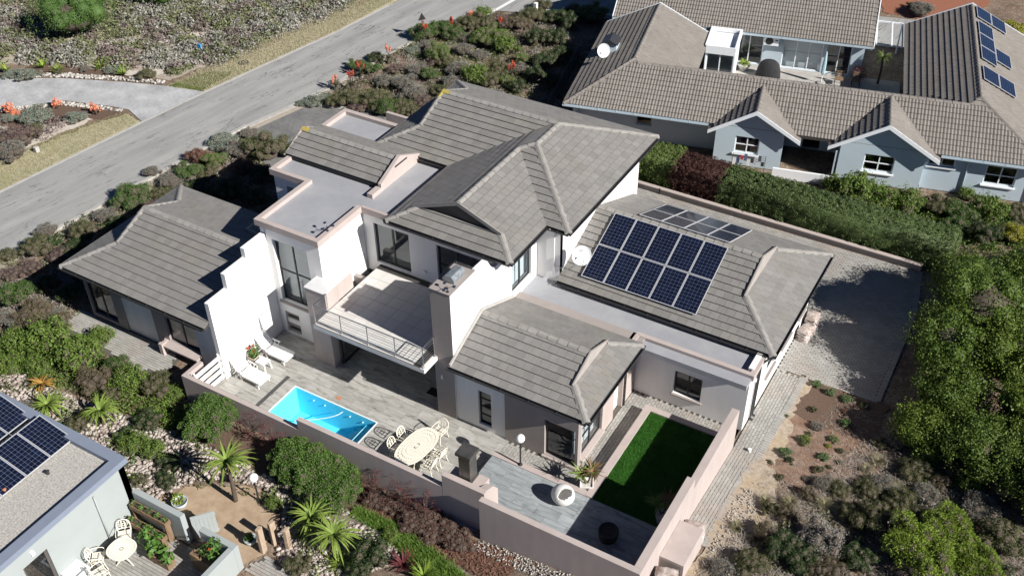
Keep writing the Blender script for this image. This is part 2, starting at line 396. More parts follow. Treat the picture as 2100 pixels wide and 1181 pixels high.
def eave_gutter(parent, a, b, mat=None):
    """half-round gutter with brackets along an eave"""
    mat = mat or gutter; a = Vector(a); b = Vector(b); d = (b-a).normalized(); sd = Vector((d.y, -d.x, 0)); L = (b-a).length
    mb = MB(); prof = [(.0,.03),(.0,-.07),(.03,-.10),(.08,-.10),(.11,-.07),(.11,.0),(.098,.0),(.098,-.065),(.075,-.088),(.035,-.088),(.012,-.065),(.012,.03)]
    mb.ext([tuple(a+sd*p+Vector((0,0,q))) for p, q in prof], b-a)
    n = max(2, int(L/1.0))
    for i in range(n+1): p = a+d*(L*i/n*.998+.01); mb.obox(p+sd*.055+Vector((0,0,-.0)), d*.012, sd*.06, Vector((0,0,.012)))
    return mb.build('gutter', mat, parent)
def downpipe(parent, pts, mat=None, r=.04):
    return MB().tube(pts, r, 8).build('downpipe', mat or gutter, parent, smooth=True)
def railing(parent, pts, z0, h=.95, nb=6, post=1.35, mat=None):
    """posts, handrail and horizontal bars along a polyline"""
    mat = mat or steel
    r = MB(); rr = MB()
    for a, b in zip(pts[:-1], pts[1:]):
        a = Vector((*a, z0)); b = Vector((*b, z0)); L = (b-a).length; n = max(1, round(L/post))
        for k in range(nb): z = h*(.14+.74*k/(nb-1)); r.tube([a+Vector((0,0,z)), b+Vector((0,0,z))], .008, 6)
        rr.tube([a+Vector((0,0,h)), b+Vector((0,0,h))], .022, 8)
        for i in range(n+1):
            if i == 0 and a.to_tuple(2) != Vector((*pts[0], z0)).to_tuple(2): continue
            p = a+(b-a)*i/n; m = MB().tube([p, p+Vector((0,0,h))], .021, 8); m.lathe([(.0,.0),(.05,.0),(.05,.012),(.0,.02)], 10, tuple(p)); m.build('railing_post', mat, parent, smooth=False)
    r.build('railing_bars', mat, parent); rr.build('handrail', mat, parent)

# ------------------------------------------------------------------ main house
HOUSE = thing('house', 'large white and taupe two storey house with grey tiled hipped roofs, pool terrace and balcony', 'house', (7.5, 8.0, 0))
T = .42
def roof_part(label, planes):
    o = deck(planes).build('roof', deckmat, HOUSE); o['label'] = label; return o
tiles = TileSet(rooftile, .36, .335)

# --- left wing roof (L)
E = 2.90
L_planes = [[(-8.64,-.30),(-.24,-.30),(-.24,3.35),(-6.82,3.35),(-6.82,1.52)], [(-8.64,6.98),(-.24,6.98),(-.24,3.35),(-6.82,3.35),(-6.82,5.16)], [(-8.64,-.30),(-6.82,1.52),(-6.82,5.16),(-8.64,6.98)]]
zL = lambda x, y: E+T*min(y+.30, 6.98-y)
zL3 = lambda x, y: E+T*(x+8.64)
roofL = roof_part('lower hipped roof of the left wing', [[(x,y,zL(x,y)) for x,y in L_planes[0]], [(x,y,zL(x,y)) for x,y in L_planes[1]], [(x,y,zL3(x,y)) for x,y in L_planes[2]]])
tiles.plane(roofL, L_planes[0], (-8.64,-.30), (0,-.30), E, T)
tiles.plane(roofL, L_planes[1], (-8.64,6.98), (0,6.98), E, T)
tiles.plane(roofL, L_planes[2], (-8.64,-.30), (-8.64,6.98), E, T)
zg = zL3(-6.82,0); zr = zL(-3,3.34)
for a, b in (((-6.82,3.34,zr),(-.24,3.34,zr)), ((-6.80,1.52,zg),(-6.80,3.30,zr)), ((-6.80,5.16,zg),(-6.80,3.38,zr)), ((-8.62,-.28,E),(-6.85,1.49,zg)), ((-8.62,6.96,E),(-6.85,5.19,zg))): caps(roofL, a, b)
MB().ext([(-6.86,1.6,zg),(-6.86,5.08,zg),(-6.86,3.34,zr-.02)], (.05,0,0)).build('gable_face', pink, roofL)
eave_gutter(HOUSE, (-8.64,-.30,E-.03), (-.26,-.30,E-.03))
# --- small gable roof over the entrance, standing on the flat roof
E2 = 5.97
s_pl = [[(-2.47,8.05),(2.66,8.05),(2.66,9.43),(-2.47,9.43)], [(-2.47,10.81),(2.66,10.81),(2.66,9.43),(-2.47,9.43)]]
roofS = roof_part('small pitched roof standing on the flat roof', [[(x,y,E2+T*min(y-8.05,10.81-y)) for x,y in p] for p in s_pl])
tiles.plane(roofS, s_pl[0], (-2.47,8.05), (2.66,8.05), E2, T); tiles.plane(roofS, s_pl[1], (-2.47,10.81), (2.66,10.81), E2, T)
caps(roofS, (-2.45,9.43,E2+.58), (2.66,9.43,E2+.58))
mb = MB(); mb.ext([(2.665,7.95,5.70),(2.665,10.9,5.70),(2.665,10.9,6.06),(2.665,9.43,6.72),(2.665,7.95,6.09)], (.16,0,0)); mb.box(2.826,9.0,6.34,2.835,9.9,6.42,1)
mb.build('gable_wall', [pink, darkmetal], roofS)
MB().box(2.55,7.3,5.70,2.83,7.945,5.93).build('roof_kerb', pink, roofS)
MB().box(-2.44,8.10,5.72,2.66,8.16,5.90).build('fascia_board', darkmetal, roofS)
MB().ext([(-2.52,7.98,5.95),(-2.52,10.85,5.95),(-2.52,9.43,6.63)], (.05,0,0)).build('gable_wall', pink, roofS)
# --- upper roof (F)
E3 = 5.96
F_planes = [ # polygon, eave line, plane function
 ([(4.40,6.03),(10.28,6.03),(9.28,7.03),(5.40,7.03)], (4.4,6.03),(10.28,6.03), lambda x,y: E3+T*(y-6.03)),
 ([(4.40,6.03),(5.40,7.03),(7.34,7.03),(7.34,13.66),(4.40,10.72)], (4.4,6.03),(4.4,10.72), lambda x,y: E3+T*(x-4.40)),
 ([(10.28,6.03),(10.28,8.90),(7.34,11.84),(7.34,7.03),(9.28,7.03)], (10.28,6.03),(10.28,8.9), lambda x,y: E3+T*(10.28-x)),
 ([(10.28,8.90),(11.30,8.90),(7.95,12.25),(7.34,11.84)], (10.28,8.9),(11.3,8.9), lambda x,y: E3+T*(y-8.90)),
 ([(11.30,8.90),(11.30,17.60),(7.95,14.25),(7.95,12.25)], (11.3,8.9),(11.3,17.6), lambda x,y: E3+T*(11.30-x)),
 ([(11.30,17.60),(.49,17.60),(1.97,16.12),(1.97,14.16),(7.95,14.16)], (11.3,17.6),(.49,17.6), lambda x,y: E3+T*(17.60-y)),
 ([(.49,10.72),(4.40,10.72),(7.34,13.66),(7.84,14.16),(1.97,14.16),(1.97,12.20)], (.49,10.72),(4.4,10.72), lambda x,y: E3+T*(y-10.72)),
 ([(.49,10.72),(1.97,12.20),(1.97,16.12),(.49,17.60)], (.49,10.72),(.49,17.6), lambda x,y: E3+T*(x-.49)) ]
zf = E3+T*2.94; z95 = E3+T*3.35; zbk = E3+T*3.44
dk = [[(x,y,f(x,y)) for x,y in p] for p, a, b, f in F_planes]
dk.append([(7.34,11.84,zf),(7.95,12.25,z95),(7.95,14.25,z95),(7.34,13.66,zf)])
roofF = roof_part('upper hipped roof over the first floor', dk)
for p, a, b, f in F_planes: tiles.plane(roofF, p, a, b, E3, T)
mb = MB(); mb.ext([(7.34,11.84,zf+.04),(7.95,12.25,z95+.04),(7.95,14.25,z95+.04),(7.34,13.66,zf+.04)], (0,0,-.06)); mb.build('roof_saddle', rooftile, roofF)
for a, b in (((7.34,7.05,zf),(7.34,11.84,zf)), ((7.36,11.84,zf),(7.95,12.28,z95)), ((7.95,12.25,z95),(7.95,14.2,z95)), ((1.97,14.16,zbk),(7.95,14.16,zbk)),
             ((11.28,8.92,E3),(7.95,12.25,z95)), ((11.28,17.58,E3),(7.95,14.2,z95)), ((4.42,6.05,E3),(5.40,7.03,E3+.42)), ((10.26,6.05,E3),(9.28,7.03,E3+.42)),
             ((.51,10.74,E3),(1.95,12.18,E3+T*1.48)), ((.51,17.58,E3),(1.95,16.14,E3+T*1.48)), ((1.99,12.2,E3+T*1.48),(1.99,14.1,zbk-.02)), ((1.99,16.12,E3+T*1.48),(1.99,14.2,zbk-.02))): caps(roofF, a, b)
# Dutch gable at the front with barge boards
MB().ext([(5.40,7.09,E3+.40),(9.28,7.09,E3+.40),(7.34,7.09,zf-.02)], (0,-.04,0)).build('gable_face', darkmetal, roofF)
for x0, x1 in ((5.32,7.34),(9.36,7.34)): MB().ext([(x0,6.98,E3+.37),(x0,6.98,E3+.53),(x1,6.98,zf+.10),(x1,6.98,zf-.08)], (0,-.05,0)).build('barge_board', ridgemat, roofF)
MB().ext([(1.93,12.3,E3+.62),(1.93,16.02,E3+.62),(1.93,14.16,zbk-.02)], (.04,0,0)).build('gable_face', darkmetal, roofF)
for a, b in (((4.40,6.03),(10.28,6.03)), ((10.28,6.03),(10.28,8.90)), ((11.30,8.90),(11.30,17.60)), ((.49,10.72),(4.36,10.72)), ((4.40,10.70),(4.40,6.03)), ((10.30,8.90),(11.30,8.90))):
    eave_gutter(HOUSE, (*a,E3-.03), (*b,E3-.03))
downpipe(HOUSE, [(10.45,8.86,E3-.1),(10.45,9.2,E3-.35),(10.45,9.27,E3-.5),(10.45,9.27,3.3)], white)
lichen = material('yellow_lichen_tile', (.30,.25,.07), (.42,.33,.08), rough=.9, scale=9, fine=.2)
caps(roofF, (1.99,14.16,zbk+.012), (2.42,14.16,zbk+.012), lichen); caps(roofF, (1.99,13.7,zbk-.19), (1.99,14.08,zbk-.02), lichen); caps(roofS, (-2.5,9.43,E2+.595), (-2.1,9.43,E2+.595), lichen)
mortar = material('beige_gable_plaster', (.33,.30,.275), var=.08, rough=.9, scale=3, fine=.1)
# --- front right wing roof (G)
E4 = 3.12
G_pl = [([(9.615,2.51),(15.48,2.51),(14.39,3.60),(14.39,4.92),(9.615,4.92)], (9.6,2.51),(15.48,2.51), lambda x,y: E4+T*(y-2.51)),
        ([(9.615,7.33),(15.48,7.33),(14.39,6.24),(14.39,4.92),(9.615,4.92)], (9.6,7.33),(15.48,7.33), lambda x,y: E4+T*(7.33-y)),
        ([(15.48,2.51),(15.48,7.33),(14.39,6.24),(14.39,3.60)], (15.48,2.51),(15.48,7.33), lambda x,y: E4+T*(15.48-x))]
roofG = roof_part('low hipped roof of the wing beside the chimney', [[(x,y,f(x,y)) for x,y in p] for p,a,b,f in G_pl])
for p,a,b,f in G_pl: tiles.plane(roofG, p, a, b, E4, T)
zgr = E4+T*2.41; zgb = E4+T*1.09
for a, b in (((9.62,4.92,zgr),(14.36,4.92,zgr)), ((15.46,2.53,E4),(14.42,3.57,zgb)), ((15.46,7.31,E4),(14.42,6.27,zgb))): caps(roofG, a, b)
MB().ext([(14.36,3.48,zgb-.02),(14.36,6.36,zgb-.02),(14.36,6.36,zgb+.07),(14.36,4.92,zgr+.07),(14.36,3.48,zgb+.07)], (.06,0,0)).build('gable_face', mortar, roofG)
MB().ext([(14.32,3.48,zgb+.065),(14.32,4.92,zgr+.065),(14.32,6.36,zgb+.065),(14.32,6.36,zgb),(14.32,4.92,zgr),(14.32,3.48,zgb)], (.035,0,0)).build('verge_trim', darkmetal, roofG)
eave_gutter(HOUSE, (9.56,2.51,E4-.03), (15.48,2.51,E4-.03)); eave_gutter(HOUSE, (15.48,2.51,E4-.03), (15.48,7.33,E4-.03))
MB().ext([(9.64,2.50,E4+.06),(9.64,4.92,zgr+.08),(9.64,7.30,E4+.06),(9.64,7.30,E4+.16),(9.64,4.92,zgr+.18),(9.64,2.50,E4+.16)], (.07,0,0)).build('flashing', concrete, roofG)
# --- right wing roof with the solar panels (H)
E5 = 3.20
H_pl = [([(10.70,9.09),(20.09,9.09),(18.13,11.05),(18.13,12.83),(10.70,12.83)], (10.7,9.09),(20.09,9.09), lambda x,y: E5+T*(y-9.09)),
        ([(10.70,16.57),(20.09,16.57),(18.13,14.61),(18.13,12.83),(10.70,12.83)], (10.7,16.57),(20.09,16.57), lambda x,y: E5+T*(16.57-y)),
        ([(20.09,9.09),(20.09,16.57),(18.13,14.61),(18.13,11.05)], (20.09,9.09),(20.09,16.57), lambda x,y: E5+T*(20.09-x))]
roofH = roof_part('hipped roof of the right wing carrying solar panels', [[(x,y,f(x,y)) for x,y in p] for p,a,b,f in H_pl])
under = lambda P: (11.5 < P.x < 16.8 and 9.4 < P.y < 12.75) or (12.5 < P.x < 16.7 and 12.9 < P.y < 16.1)
for p,a,b,f in H_pl: tiles.plane(roofH, p, a, b, E5, T, skip=under)
zhr = E5+T*3.74; zhb = E5+T*1.96
for a, b in (((10.75,12.83,zhr),(18.1,12.83,zhr)), ((20.07,9.11,E5),(18.16,11.02,zhb)), ((20.07,16.55,E5),(18.16,14.64,zhb))): caps(roofH, a, b)
MB().ext([(18.10,10.92,zhb-.02),(18.10,14.74,zhb-.02),(18.10,14.74,zhb+.07),(18.10,12.83,zhr+.07),(18.10,10.92,zhb+.07)], (.06,0,0)).build('gable_face', mortar, roofH)
MB().ext([(18.06,10.92,zhb+.065),(18.06,12.83,zhr+.065),(18.06,14.74,zhb+.065),(18.06,14.74,zhb),(18.06,12.83,zhr),(18.06,10.92,zhb)], (.035,0,0)).build('verge_trim', darkmetal, roofH)
eave_gutter(HOUSE, (10.7,9.09,E5-.03), (20.09,9.09,E5-.03)); eave_gutter(HOUSE, (20.09,9.09,E5-.03), (20.09,16.57,E5-.03)); eave_gutter(HOUSE, (20.09,16.57,E5-.03), (10.7,16.57,E5-.03))
for dx in (0, .16): downpipe(HOUSE, [(19.95-dx,9.03,3.05),(19.74,8.95-dx*1.6,2.75),(19.74,8.9-dx*1.6,2.6),(19.74,8.9-dx*1.6,.12),(19.86,8.9-dx*1.6,.05)], r=.045)
tiles.finish(300)

# --- walls
def wallmesh(label=None): return MB()
WM = [white, taupe, pink, interior]
# stepped white party wall W1
mb = MB()
mb.ext([(-.23,0,0),(-.23,3.65,0),(-.23,3.65,5.24),(-.23,2.38,5.24),(-.23,2.38,4.78),(-.23,1.12,4.78),(-.23,1.12,4.05),(-.23,0,4.05)], (.23,0,0))
o = mb.build('stepped_wall', white, HOUSE, bevel=.008); o['label'] = 'white stepped wall between left wing and terrace'
# tower (flat roofed stair block)
mb = MB(); wall_holes(mb, 'y', 3.65, .22, .004, 2.82, 0, 5.62, [(.31,2.13,1.86,5.07), (.31,1.08,.10,1.26)])
wall_holes(mb, 'x', 2.82, -.22, 3.875, 6.53, 0, 5.62, []); wall_holes(mb, 'x', -.25, .22, 3.65, 6.9, 0, 5.62, [])
wall_holes(mb, 'y', 6.9, .22, -2.25, -.03, 0, 5.62, [(-1.6,-.6,3.2,5.2)]); wall_holes(mb, 'x', -2.25, .22, 7.12, 11.2, 0, 5.62, [(8,9.6,3.9,5.0)])
mb.build('wall', white, HOUSE)
window(HOUSE, 'y', 3.65, .16, .31, 2.13, 1.86, 5.07, 2, 2, split=[1.92,3.45,5.01], back=pane_backing)  # backing sheet added so the panes read grey
MB().box(.20,3.55,1.76,2.2,3.85,1.855).build('window_sill', taupe, HOUSE)
mb = MB(); mb.box(.33,3.72,.12,1.06,3.76,1.24); 
for z in (.28,.95): mb.box(.42,3.70,z,.98,3.719,z+.14, 1)
mb.box(.36,3.70,.62,1.03,3.718,.86,2)
mb.build('louvre_window', [taupe, darkmetal, white], HOUSE)
MB().box(.25,3.85,1.7,2.2,3.9,1.8).build('window_ledge', interior, HOUSE)
# pier and planter wall beside the balcony
for b in ((2.5,2.85,0,3.51,3.645,3.95), (2.83,3.65,3.112,3.51,4.64,3.95),): MB().box(*b).build('pier', pink, HOUSE)
mb = MB(); mb.box(2.47,2.82,3.953,3.54,3.65,3.985); mb.box(2.825,3.655,3.953,3.54,4.67,3.984)
mb.build('pier_coping', material('pale_coping_tile', (.62,.62,.62), var=.05, rough=.35), HOUSE)
# flat roof of the tower with parapet fascia
mb = MB(); mb.ext([(-.3,3.6,5.55),(2.85,3.6,5.55),(2.85,6.5,5.55),(4.7,6.5,5.55),(4.7,11.0,5.55),(-2.3,11.0,5.55),(-2.3,6.9,5.55),(-.3,6.9,5.55)], (0,0,.17))
mb.build('flat_roof', flatroof, HOUSE)
out = [(-.38,3.53),(2.92,3.53),(2.92,6.44),(4.55,6.44)]; 
for b in ((-.38,3.53,5.61,2.92,3.75,5.90), (2.70,3.752,5.61,2.919,6.44,5.899), (2.921,6.40,5.61,4.42,6.535,5.898), (-.379,3.752,5.61,-.16,7.02,5.899), (-2.38,6.80,5.61,-.381,7.021,5.898), (-2.38,7.023,5.61,-2.16,11.0,5.899),): MB().box(*b).build('parapet', pink, HOUSE)
# balcony slab, tiles, railing
mb = MB(); mb.box(3.54,1.94,2.88,8.70,6.53,3.08); mb.box(8.702,1.94,2.88,8.88,2.84,3.08)
o = mb.build('balcony_slab', material('balcony_edge_plaster', (.66,.64,.62), var=.05, rough=.8), HOUSE)
btile = material('cream_balcony_tile', (.54,.52,.49), (.63,.61,.58), island=.6, rough=.45, scale=3, fine=.05)
me = MB().box(.006,.006,0,.594,.594,.028).mesh('floor_tile', btile)
y = 2.06
nx = 0
for i in range(9):
    for j in range(8):
        X, Y = 3.56+.6*i, 1.96+.6*j
        if X+.6 > 8.72 or Y+.6 > 6.56: continue
        inst('floor_tile', me, o, (X, Y, 3.081))
mb = MB(); mb.box(3.545,1.945,3.08,8.69,6.5,3.1); mb.build('tile_bed', deckmat, o)
railing(HOUSE, [(3.62,2.83),(3.62,2.02),(8.80,2.02),(8.80,2.80)], 3.1, .96)
# first floor front wall with sliding doors
mb = MB(); wall_holes(mb, 'y', 6.54, .22, 2.6, 9.60, 2.6, 5.93, [(3.35,5.13,3.16,5.17), (6.5,9.1,3.16,5.17), (2.6,4.5,5.58,5.93)])
wall_holes(mb, 'x', 9.61, -.22, 6.54, 9.34, 2.6, 5.93, [(7.28,8.88,3.3,4.72)])
wall_holes(mb, 'y', 9.35, .22, 9.39, 10.70, 2.6, 5.93, []); wall_holes(mb, 'x', 10.70, -.22, 9.352, 17.0, 0, 5.93, [])
wall_holes(mb, 'y', 17.0, -.22, 1.0, 10.69, 0, 5.93, [(3,5,3.6,5.0)]); wall_holes(mb, 'x', 1.0, .22, 11.2, 16.99, 0, 5.93, [(12.5,14.5,3.8,5.0)]); wall_holes(mb, 'y', 11.2, .22, -2.25, 4.9, 0, 5.6, [])
mb.build('wall', white, HOUSE)
window(HOUSE, 'y', 6.54, .10, 3.35, 5.13, 3.16, 5.17, 2, 1, name='sliding_door', fw=.08)
window(HOUSE, 'y', 6.54, .10, 6.5, 9.1, 3.16, 5.17, 3, 2, name='sliding_door', fw=.08, gm=glassd)
window(HOUSE, 'x', 9.61, -.10, 7.28, 8.88, 3.3, 4.72, 2, 1, fw=.07, back=curtain_backing)
for b in ((2.6,6.77,3.08,9.4,16.7,3.12), (-2,7.2,3.08,2.6,11.1,3.118),): MB().box(*b).build('interior_floor', intfloor, HOUSE)
for b in ((5.6,6.78,3.13,5.72,10.9,5.6), (2.9,11.4,3.13,9.3,11.5,5.6),): MB().box(*b).build('interior_wall', interior, HOUSE)
for b in ((-.02,7.0,0.0,2.6,7.1,5.5),): MB().box(*b).build('interior_wall', interior, HOUSE)
# ground floor under the balcony
mb = MB(); wall_holes(mb, 'y', 5.5, .2, 2.83, 8.72, 0, 2.875, [(3.6,8.2,.02,2.3)]); mb.build('wall', taupe, HOUSE)
window(HOUSE, 'y', 5.5, .08, 3.6, 8.2, .02, 2.3, 4, 1, name='sliding_door', fw=.08, gm=glassd)
for b in ((2.9,5.72,-.01,9.4,11,.015),): MB().box(*b).build('interior_floor', intfloor, HOUSE)
for b in ((2.9,10.9,.02,9.4,11,2.85),): MB().box(*b).build('interior_wall', interior, HOUSE)
window(HOUSE, 'x', 3.52, .12, 3.2, 4.4, .02, 2.2, 1, 1, name='side_door', fw=.08, gm=glassd)
# chimney and high white side wall
o = MB().box(8.72,2.86,0,9.61,4.56,6.33, 1, {'+x':0}).build('chimney', [white, taupe], HOUSE, bevel=.006)
MB().box(8.70,2.84,6.332,9.63,4.58,6.37).build('chimney_cap', taupe, o)
mb = MB(); mb.ext([(8.95,3.45,6.372),(9.42,3.45,6.372),(9.42,4.15,6.372),(8.95,4.15,6.372)], (0,0,.10)); mb.ext([(8.93,3.42,6.47),(8.93,3.42,6.55),(9.06,3.42,6.68),(9.31,3.42,6.68),(9.44,3.42,6.55),(9.44,3.42,6.47)], (0,.76,0))
mb.build('cowl', material('weathered_zinc', (.22,.25,.27), (.42,.45,.46), metal=.6, rough=.4, scale=8), o)
sp = MB()
for i in range(26):
    t = i/25; sp.bar((8.74+.85*t,4.55,6.37), (8.74+.85*t+RND.uniform(-.02,.02),4.57,6.50), .006)
    sp.bar((8.73,2.9+1.65*t,6.37), (8.71,2.9+1.65*t,6.49), .006)
sp.build('bird_spikes', steel, o)
mb = MB(); mb.ext([(9.39,4.562,2.6),(9.39,6.535,2.6),(9.39,6.535,5.56),(9.39,5.85,5.56),(9.39,5.45,6.22),(9.39,4.562,6.26)], (.219,0,0)); mb.build('side_wall', white, HOUSE)
# front right wing walls
mb = MB()
wall_holes(mb, 'y', 2.93, .2, 9.62, 11.84, 0, 3.05, [(10.62,11.2,.25,2.05)], 0)
wall_holes(mb, 'y', 2.88, .25, 11.842, 15.0, 0, 3.05, [(13.58,14.88,.12,2.0)], 1)
wall_holes(mb, 'x', 15.0, -.2, 3.13, 7.91, 0, 3.05, [(3.2,4.95,.35,2.1),(5.95,6.75,.0,3.0),(7.2,7.5,1.2,2.0)], 2)
mb.box(14.6,5.95,0,14.8,6.75,3.0,0); mb.box(9.64,2.60,2.98,15.35,7.9,3.05,1)
mb.build('wall', WM, HOUSE)
window(HOUSE, 'y', 2.93, .1, 10.62, 11.2, .25, 2.05, 1, 4, fw=.05, gm=glassd)
window(HOUSE, 'y', 2.88, .12, 13.58, 14.88, .12, 2.0, 1, 1, fw=.07, gm=glassd); window(HOUSE, 'x', 15.0, -.1, 3.2, 4.95, .35, 2.1, 2, 2, fw=.06, back=curtain_backing)
window(HOUSE, 'x', 15.0, -.1, 7.2, 7.5, 1.2, 2.0, 1, 1, fw=.05, gm=glassd)
MB().box(13.5,2.78,.0,14.98,2.876,.11).build('door_sill', pink, HOUSE)
MB().box(15.004,3.1,.22,15.12,5.0,.33).build('window_sill', pink, HOUSE)
downpipe(HOUSE, [(15.42,6.85,3.05),(15.1,6.85,2.7),(15.06,6.85,2.5),(15.06,6.85,.05)], r=.04)
for b in ((9.7,3.15,-.02,14.8,7.8,.012),): MB().box(*b).build('interior_floor', intfloor, HOUSE)
for b in ((9.7,6.0,.02,14.5,6.1,2.9),): MB().box(*b).build('interior_wall', interior, HOUSE)
# flat roofed strip and right wing walls
mb = MB(); wall_holes(mb, 'y', 7.91, .2, 15.004, 19.67, 0, 2.84, [(16.68,17.84,.65,1.85)], 0); wall_holes(mb, 'x', 19.67, -.2, 8.11, 16.1, 0, 3.12, [(10.2,11.3,1.0,2.1),(12.2,13.4,1.0,2.1),(14.4,15.4,1.0,2.1)], 0); wall_holes(mb, 'y', 16.1, -.2, 10.7, 19.67, 0, 3.12, [(13,15,1,2)], 0)
mb.box(10.8,9.2,3.05,19.95,16.5,3.10,0); mb.build('wall', WM, HOUSE)
window(HOUSE, 'y', 7.91, .1, 16.68, 17.84, .65, 1.85, 2, 1, fw=.06, gm=glassd, sill=taupe)
for a, b in ((10.2,11.3),(12.2,13.4),(14.4,15.4)): window(HOUSE, 'x', 19.67, -.1, a, b, 1.0, 2.1, 2, 1, fw=.06, gm=glassd, sill=taupe)
for b in ((15.1,8.12,-.02,19.4,16,.012),): MB().box(*b).build('interior_floor', intfloor, HOUSE)
for b in ((15.1,11,.02,19.4,11.1,2.9), (16.9,12,.02,17.0,16,2.9),): MB().box(*b).build('interior_wall', interior, HOUSE)
mb = MB(); mb.box(9.62,7.30,2.70,19.72,9.4,2.93); mb.build('flat_roof', flatroof, HOUSE)
for b in ((14.94,7.78,2.83,19.81,7.98,3.08), (19.61,7.982,2.83,19.809,9.12,3.079), (14.94,7.34,2.935,15.10,7.778,3.10),): MB().box(*b).build('parapet', pink, HOUSE)
# left wing walls
mb = MB()
wall_holes(mb, 'y', .20, .2, -8.1, -5.9, 0, 2.9, [(-8.0,-6.45,.2,2.05)], 1); wall_holes(mb, 'y', .28, .12, -5.898, -4.0, 0, 2.9, [], 0)
wall_holes(mb, 'y', .20, .2, -3.998, -.24, 0, 2.9, [(-3.25,-1.45,.6,1.95)], 1); mb.box(-1.42,.17,0,-.24,.197,2.7,0)
wall_holes(mb, 'x', -8.1, .2, .4, 6.5, 0, 2.9, [(1,3,.6,2)], 1); wall_holes(mb, 'y', 6.5, -.2, -7.9, -.25, 0, 2.9, [], 0)
mb.box(-8.4,.0,2.80,-.24,6.7,2.85,0)
mb.build('wall', WM, HOUSE)
window(HOUSE, 'y', .20, .1, -8.0, -6.45, .2, 2.05, 2, 1, gm=glassd); window(HOUSE, 'y', .20, .1, -3.25, -1.45, .6, 1.95, 2, 1, gm=glassd)
MB().ext([(-3.4,-.15,.45),(-3.4,.195,.45),(-3.4,.195,.6),(-3.4,-.15,.52)], (2.0,0,0)).build('window_sill', pink, HOUSE)
mb = MB(); mb.box(-3.55,-.22,0,-3.35,.195,.62); mb.build('wall_fin', pink, HOUSE)
for b in ((-7.9,.4,-.02,-.3,6.3,.012),): MB().box(*b).build('interior_floor', intfloor, HOUSE)
for b in ((-7.8,4,.02,-.3,4.1,2.8),): MB().box(*b).build('interior_wall', interior, HOUSE)
# small side balcony behind the tower, garage block
mb = MB(); mb.box(-2.3,4.6,2.9,-.47,6.79,3.08); o = mb.build('balcony_slab', concrete, HOUSE)
railing(HOUSE, [(-.6,4.7),(-2.2,4.7),(-2.2,6.7)], 3.08, .95)
MB().box(-2.15,4.7,0,-.47,6.7,2.89).build('wall', white, HOUSE)
mb = MB(); wall_holes(mb, 'x', -2.65, .2, 11.0, 12.62, 0, 5.6, []); wall_holes(mb, 'y', 12.62, -.2, -2.45, .98, 0, 5.6, []); mb.build('wall', white, HOUSE)
MB().box(-2.6,11.002,5.55,.97,12.6,5.715).build('flat_roof', flatroof, HOUSE)
for b in ((-2.80,10.95,5.61,-2.58,12.77,5.898), (-2.578,12.53,5.61,.98,12.77,5.899)): MB().box(*b).build('parapet', pink, HOUSE)
# fittings
for p, ax in (((9.05,2.83,2.1),'y'), ((19.70,8.6,2.2),'x')):
    MB().lathe([(.0,-.09),(.045,-.09),(.05,0),(.045,.09),(.0,.09)], 10, p).build('wall_light', whitep, HOUSE)
MB().box(5.75,6.48,3.5,5.89,6.538,3.62).build('wall_socket', whitep, HOUSE)

# ------------------------------------------------------------------ blue-grey house behind the hedge
NB = thing('house', 'blue-grey bungalow behind the hedge with brown profiled tile roofs around a courtyard', 'house', (2.918, 24.22, 0), rad(13.5), local=True)
En, Tn = 2.25, .49
nt_ = TileSet(tileN, .34, .33, rolls=2, root=NB)
N_pl = [
 ([(0,0),(24.9,0),(21.4,3.5),(20.9,3.0),(3.5,3.0),(3.25,3.25)], (0,0),(24.9,0), lambda u,v: En+Tn*v),
 ([(3.5,3.0),(20.9,3.0),(17.9,6.0),(6.5,6.0)], (6.5,6.0),(17.9,6.0), lambda u,v: En+Tn*(6.0-v)),
 ([(0,0),(3.25,3.25),(3.25,10.9),(0,10.9)], (0,0),(0,10.9), lambda u,v: En+Tn*u),
 ([(6.5,10.9),(3.25,10.9),(3.25,3.25),(3.5,3.0),(6.5,6.0)], (6.5,6),(6.5,10.9), lambda u,v: En+Tn*(6.5-u)),
 ([(17.9,15.6),(21.4,15.6),(21.4,3.5),(20.9,3.0),(17.9,6.0)], (17.9,6),(17.9,15.6), lambda u,v: En+Tn*(u-17.9)),
 ([(24.9,0),(24.9,15.6),(21.4,15.6),(21.4,3.5)], (24.9,0),(24.9,15.6), lambda u,v: En+Tn*(24.9-u)),
 ([(.2,11.75),(16.1,11.75),(16.1,15.6),(.2,15.6)], (.2,11.75),(16.1,11.75), lambda u,v: En+Tn*(v-11.75)),
 ([(.2,19.45),(16.1,19.45),(16.1,15.6),(.2,15.6)], (.2,19.45),(16.1,19.45), lambda u,v: En+Tn*(19.45-v))]
o = deck([[(x,y,f(x,y)) for x,y in p] for p,a,b,f in N_pl]).build('roof', deckmat, NB)
roofN = o
for p,a,b,f in N_pl: nt_.plane(roofN, p, a, b, En, Tn)
Tg = .6; zge = 2.05
gab = [(10.45, 2.38, 8.45, 12.0), (17.0, 2.72, 14.9, 19.1)]
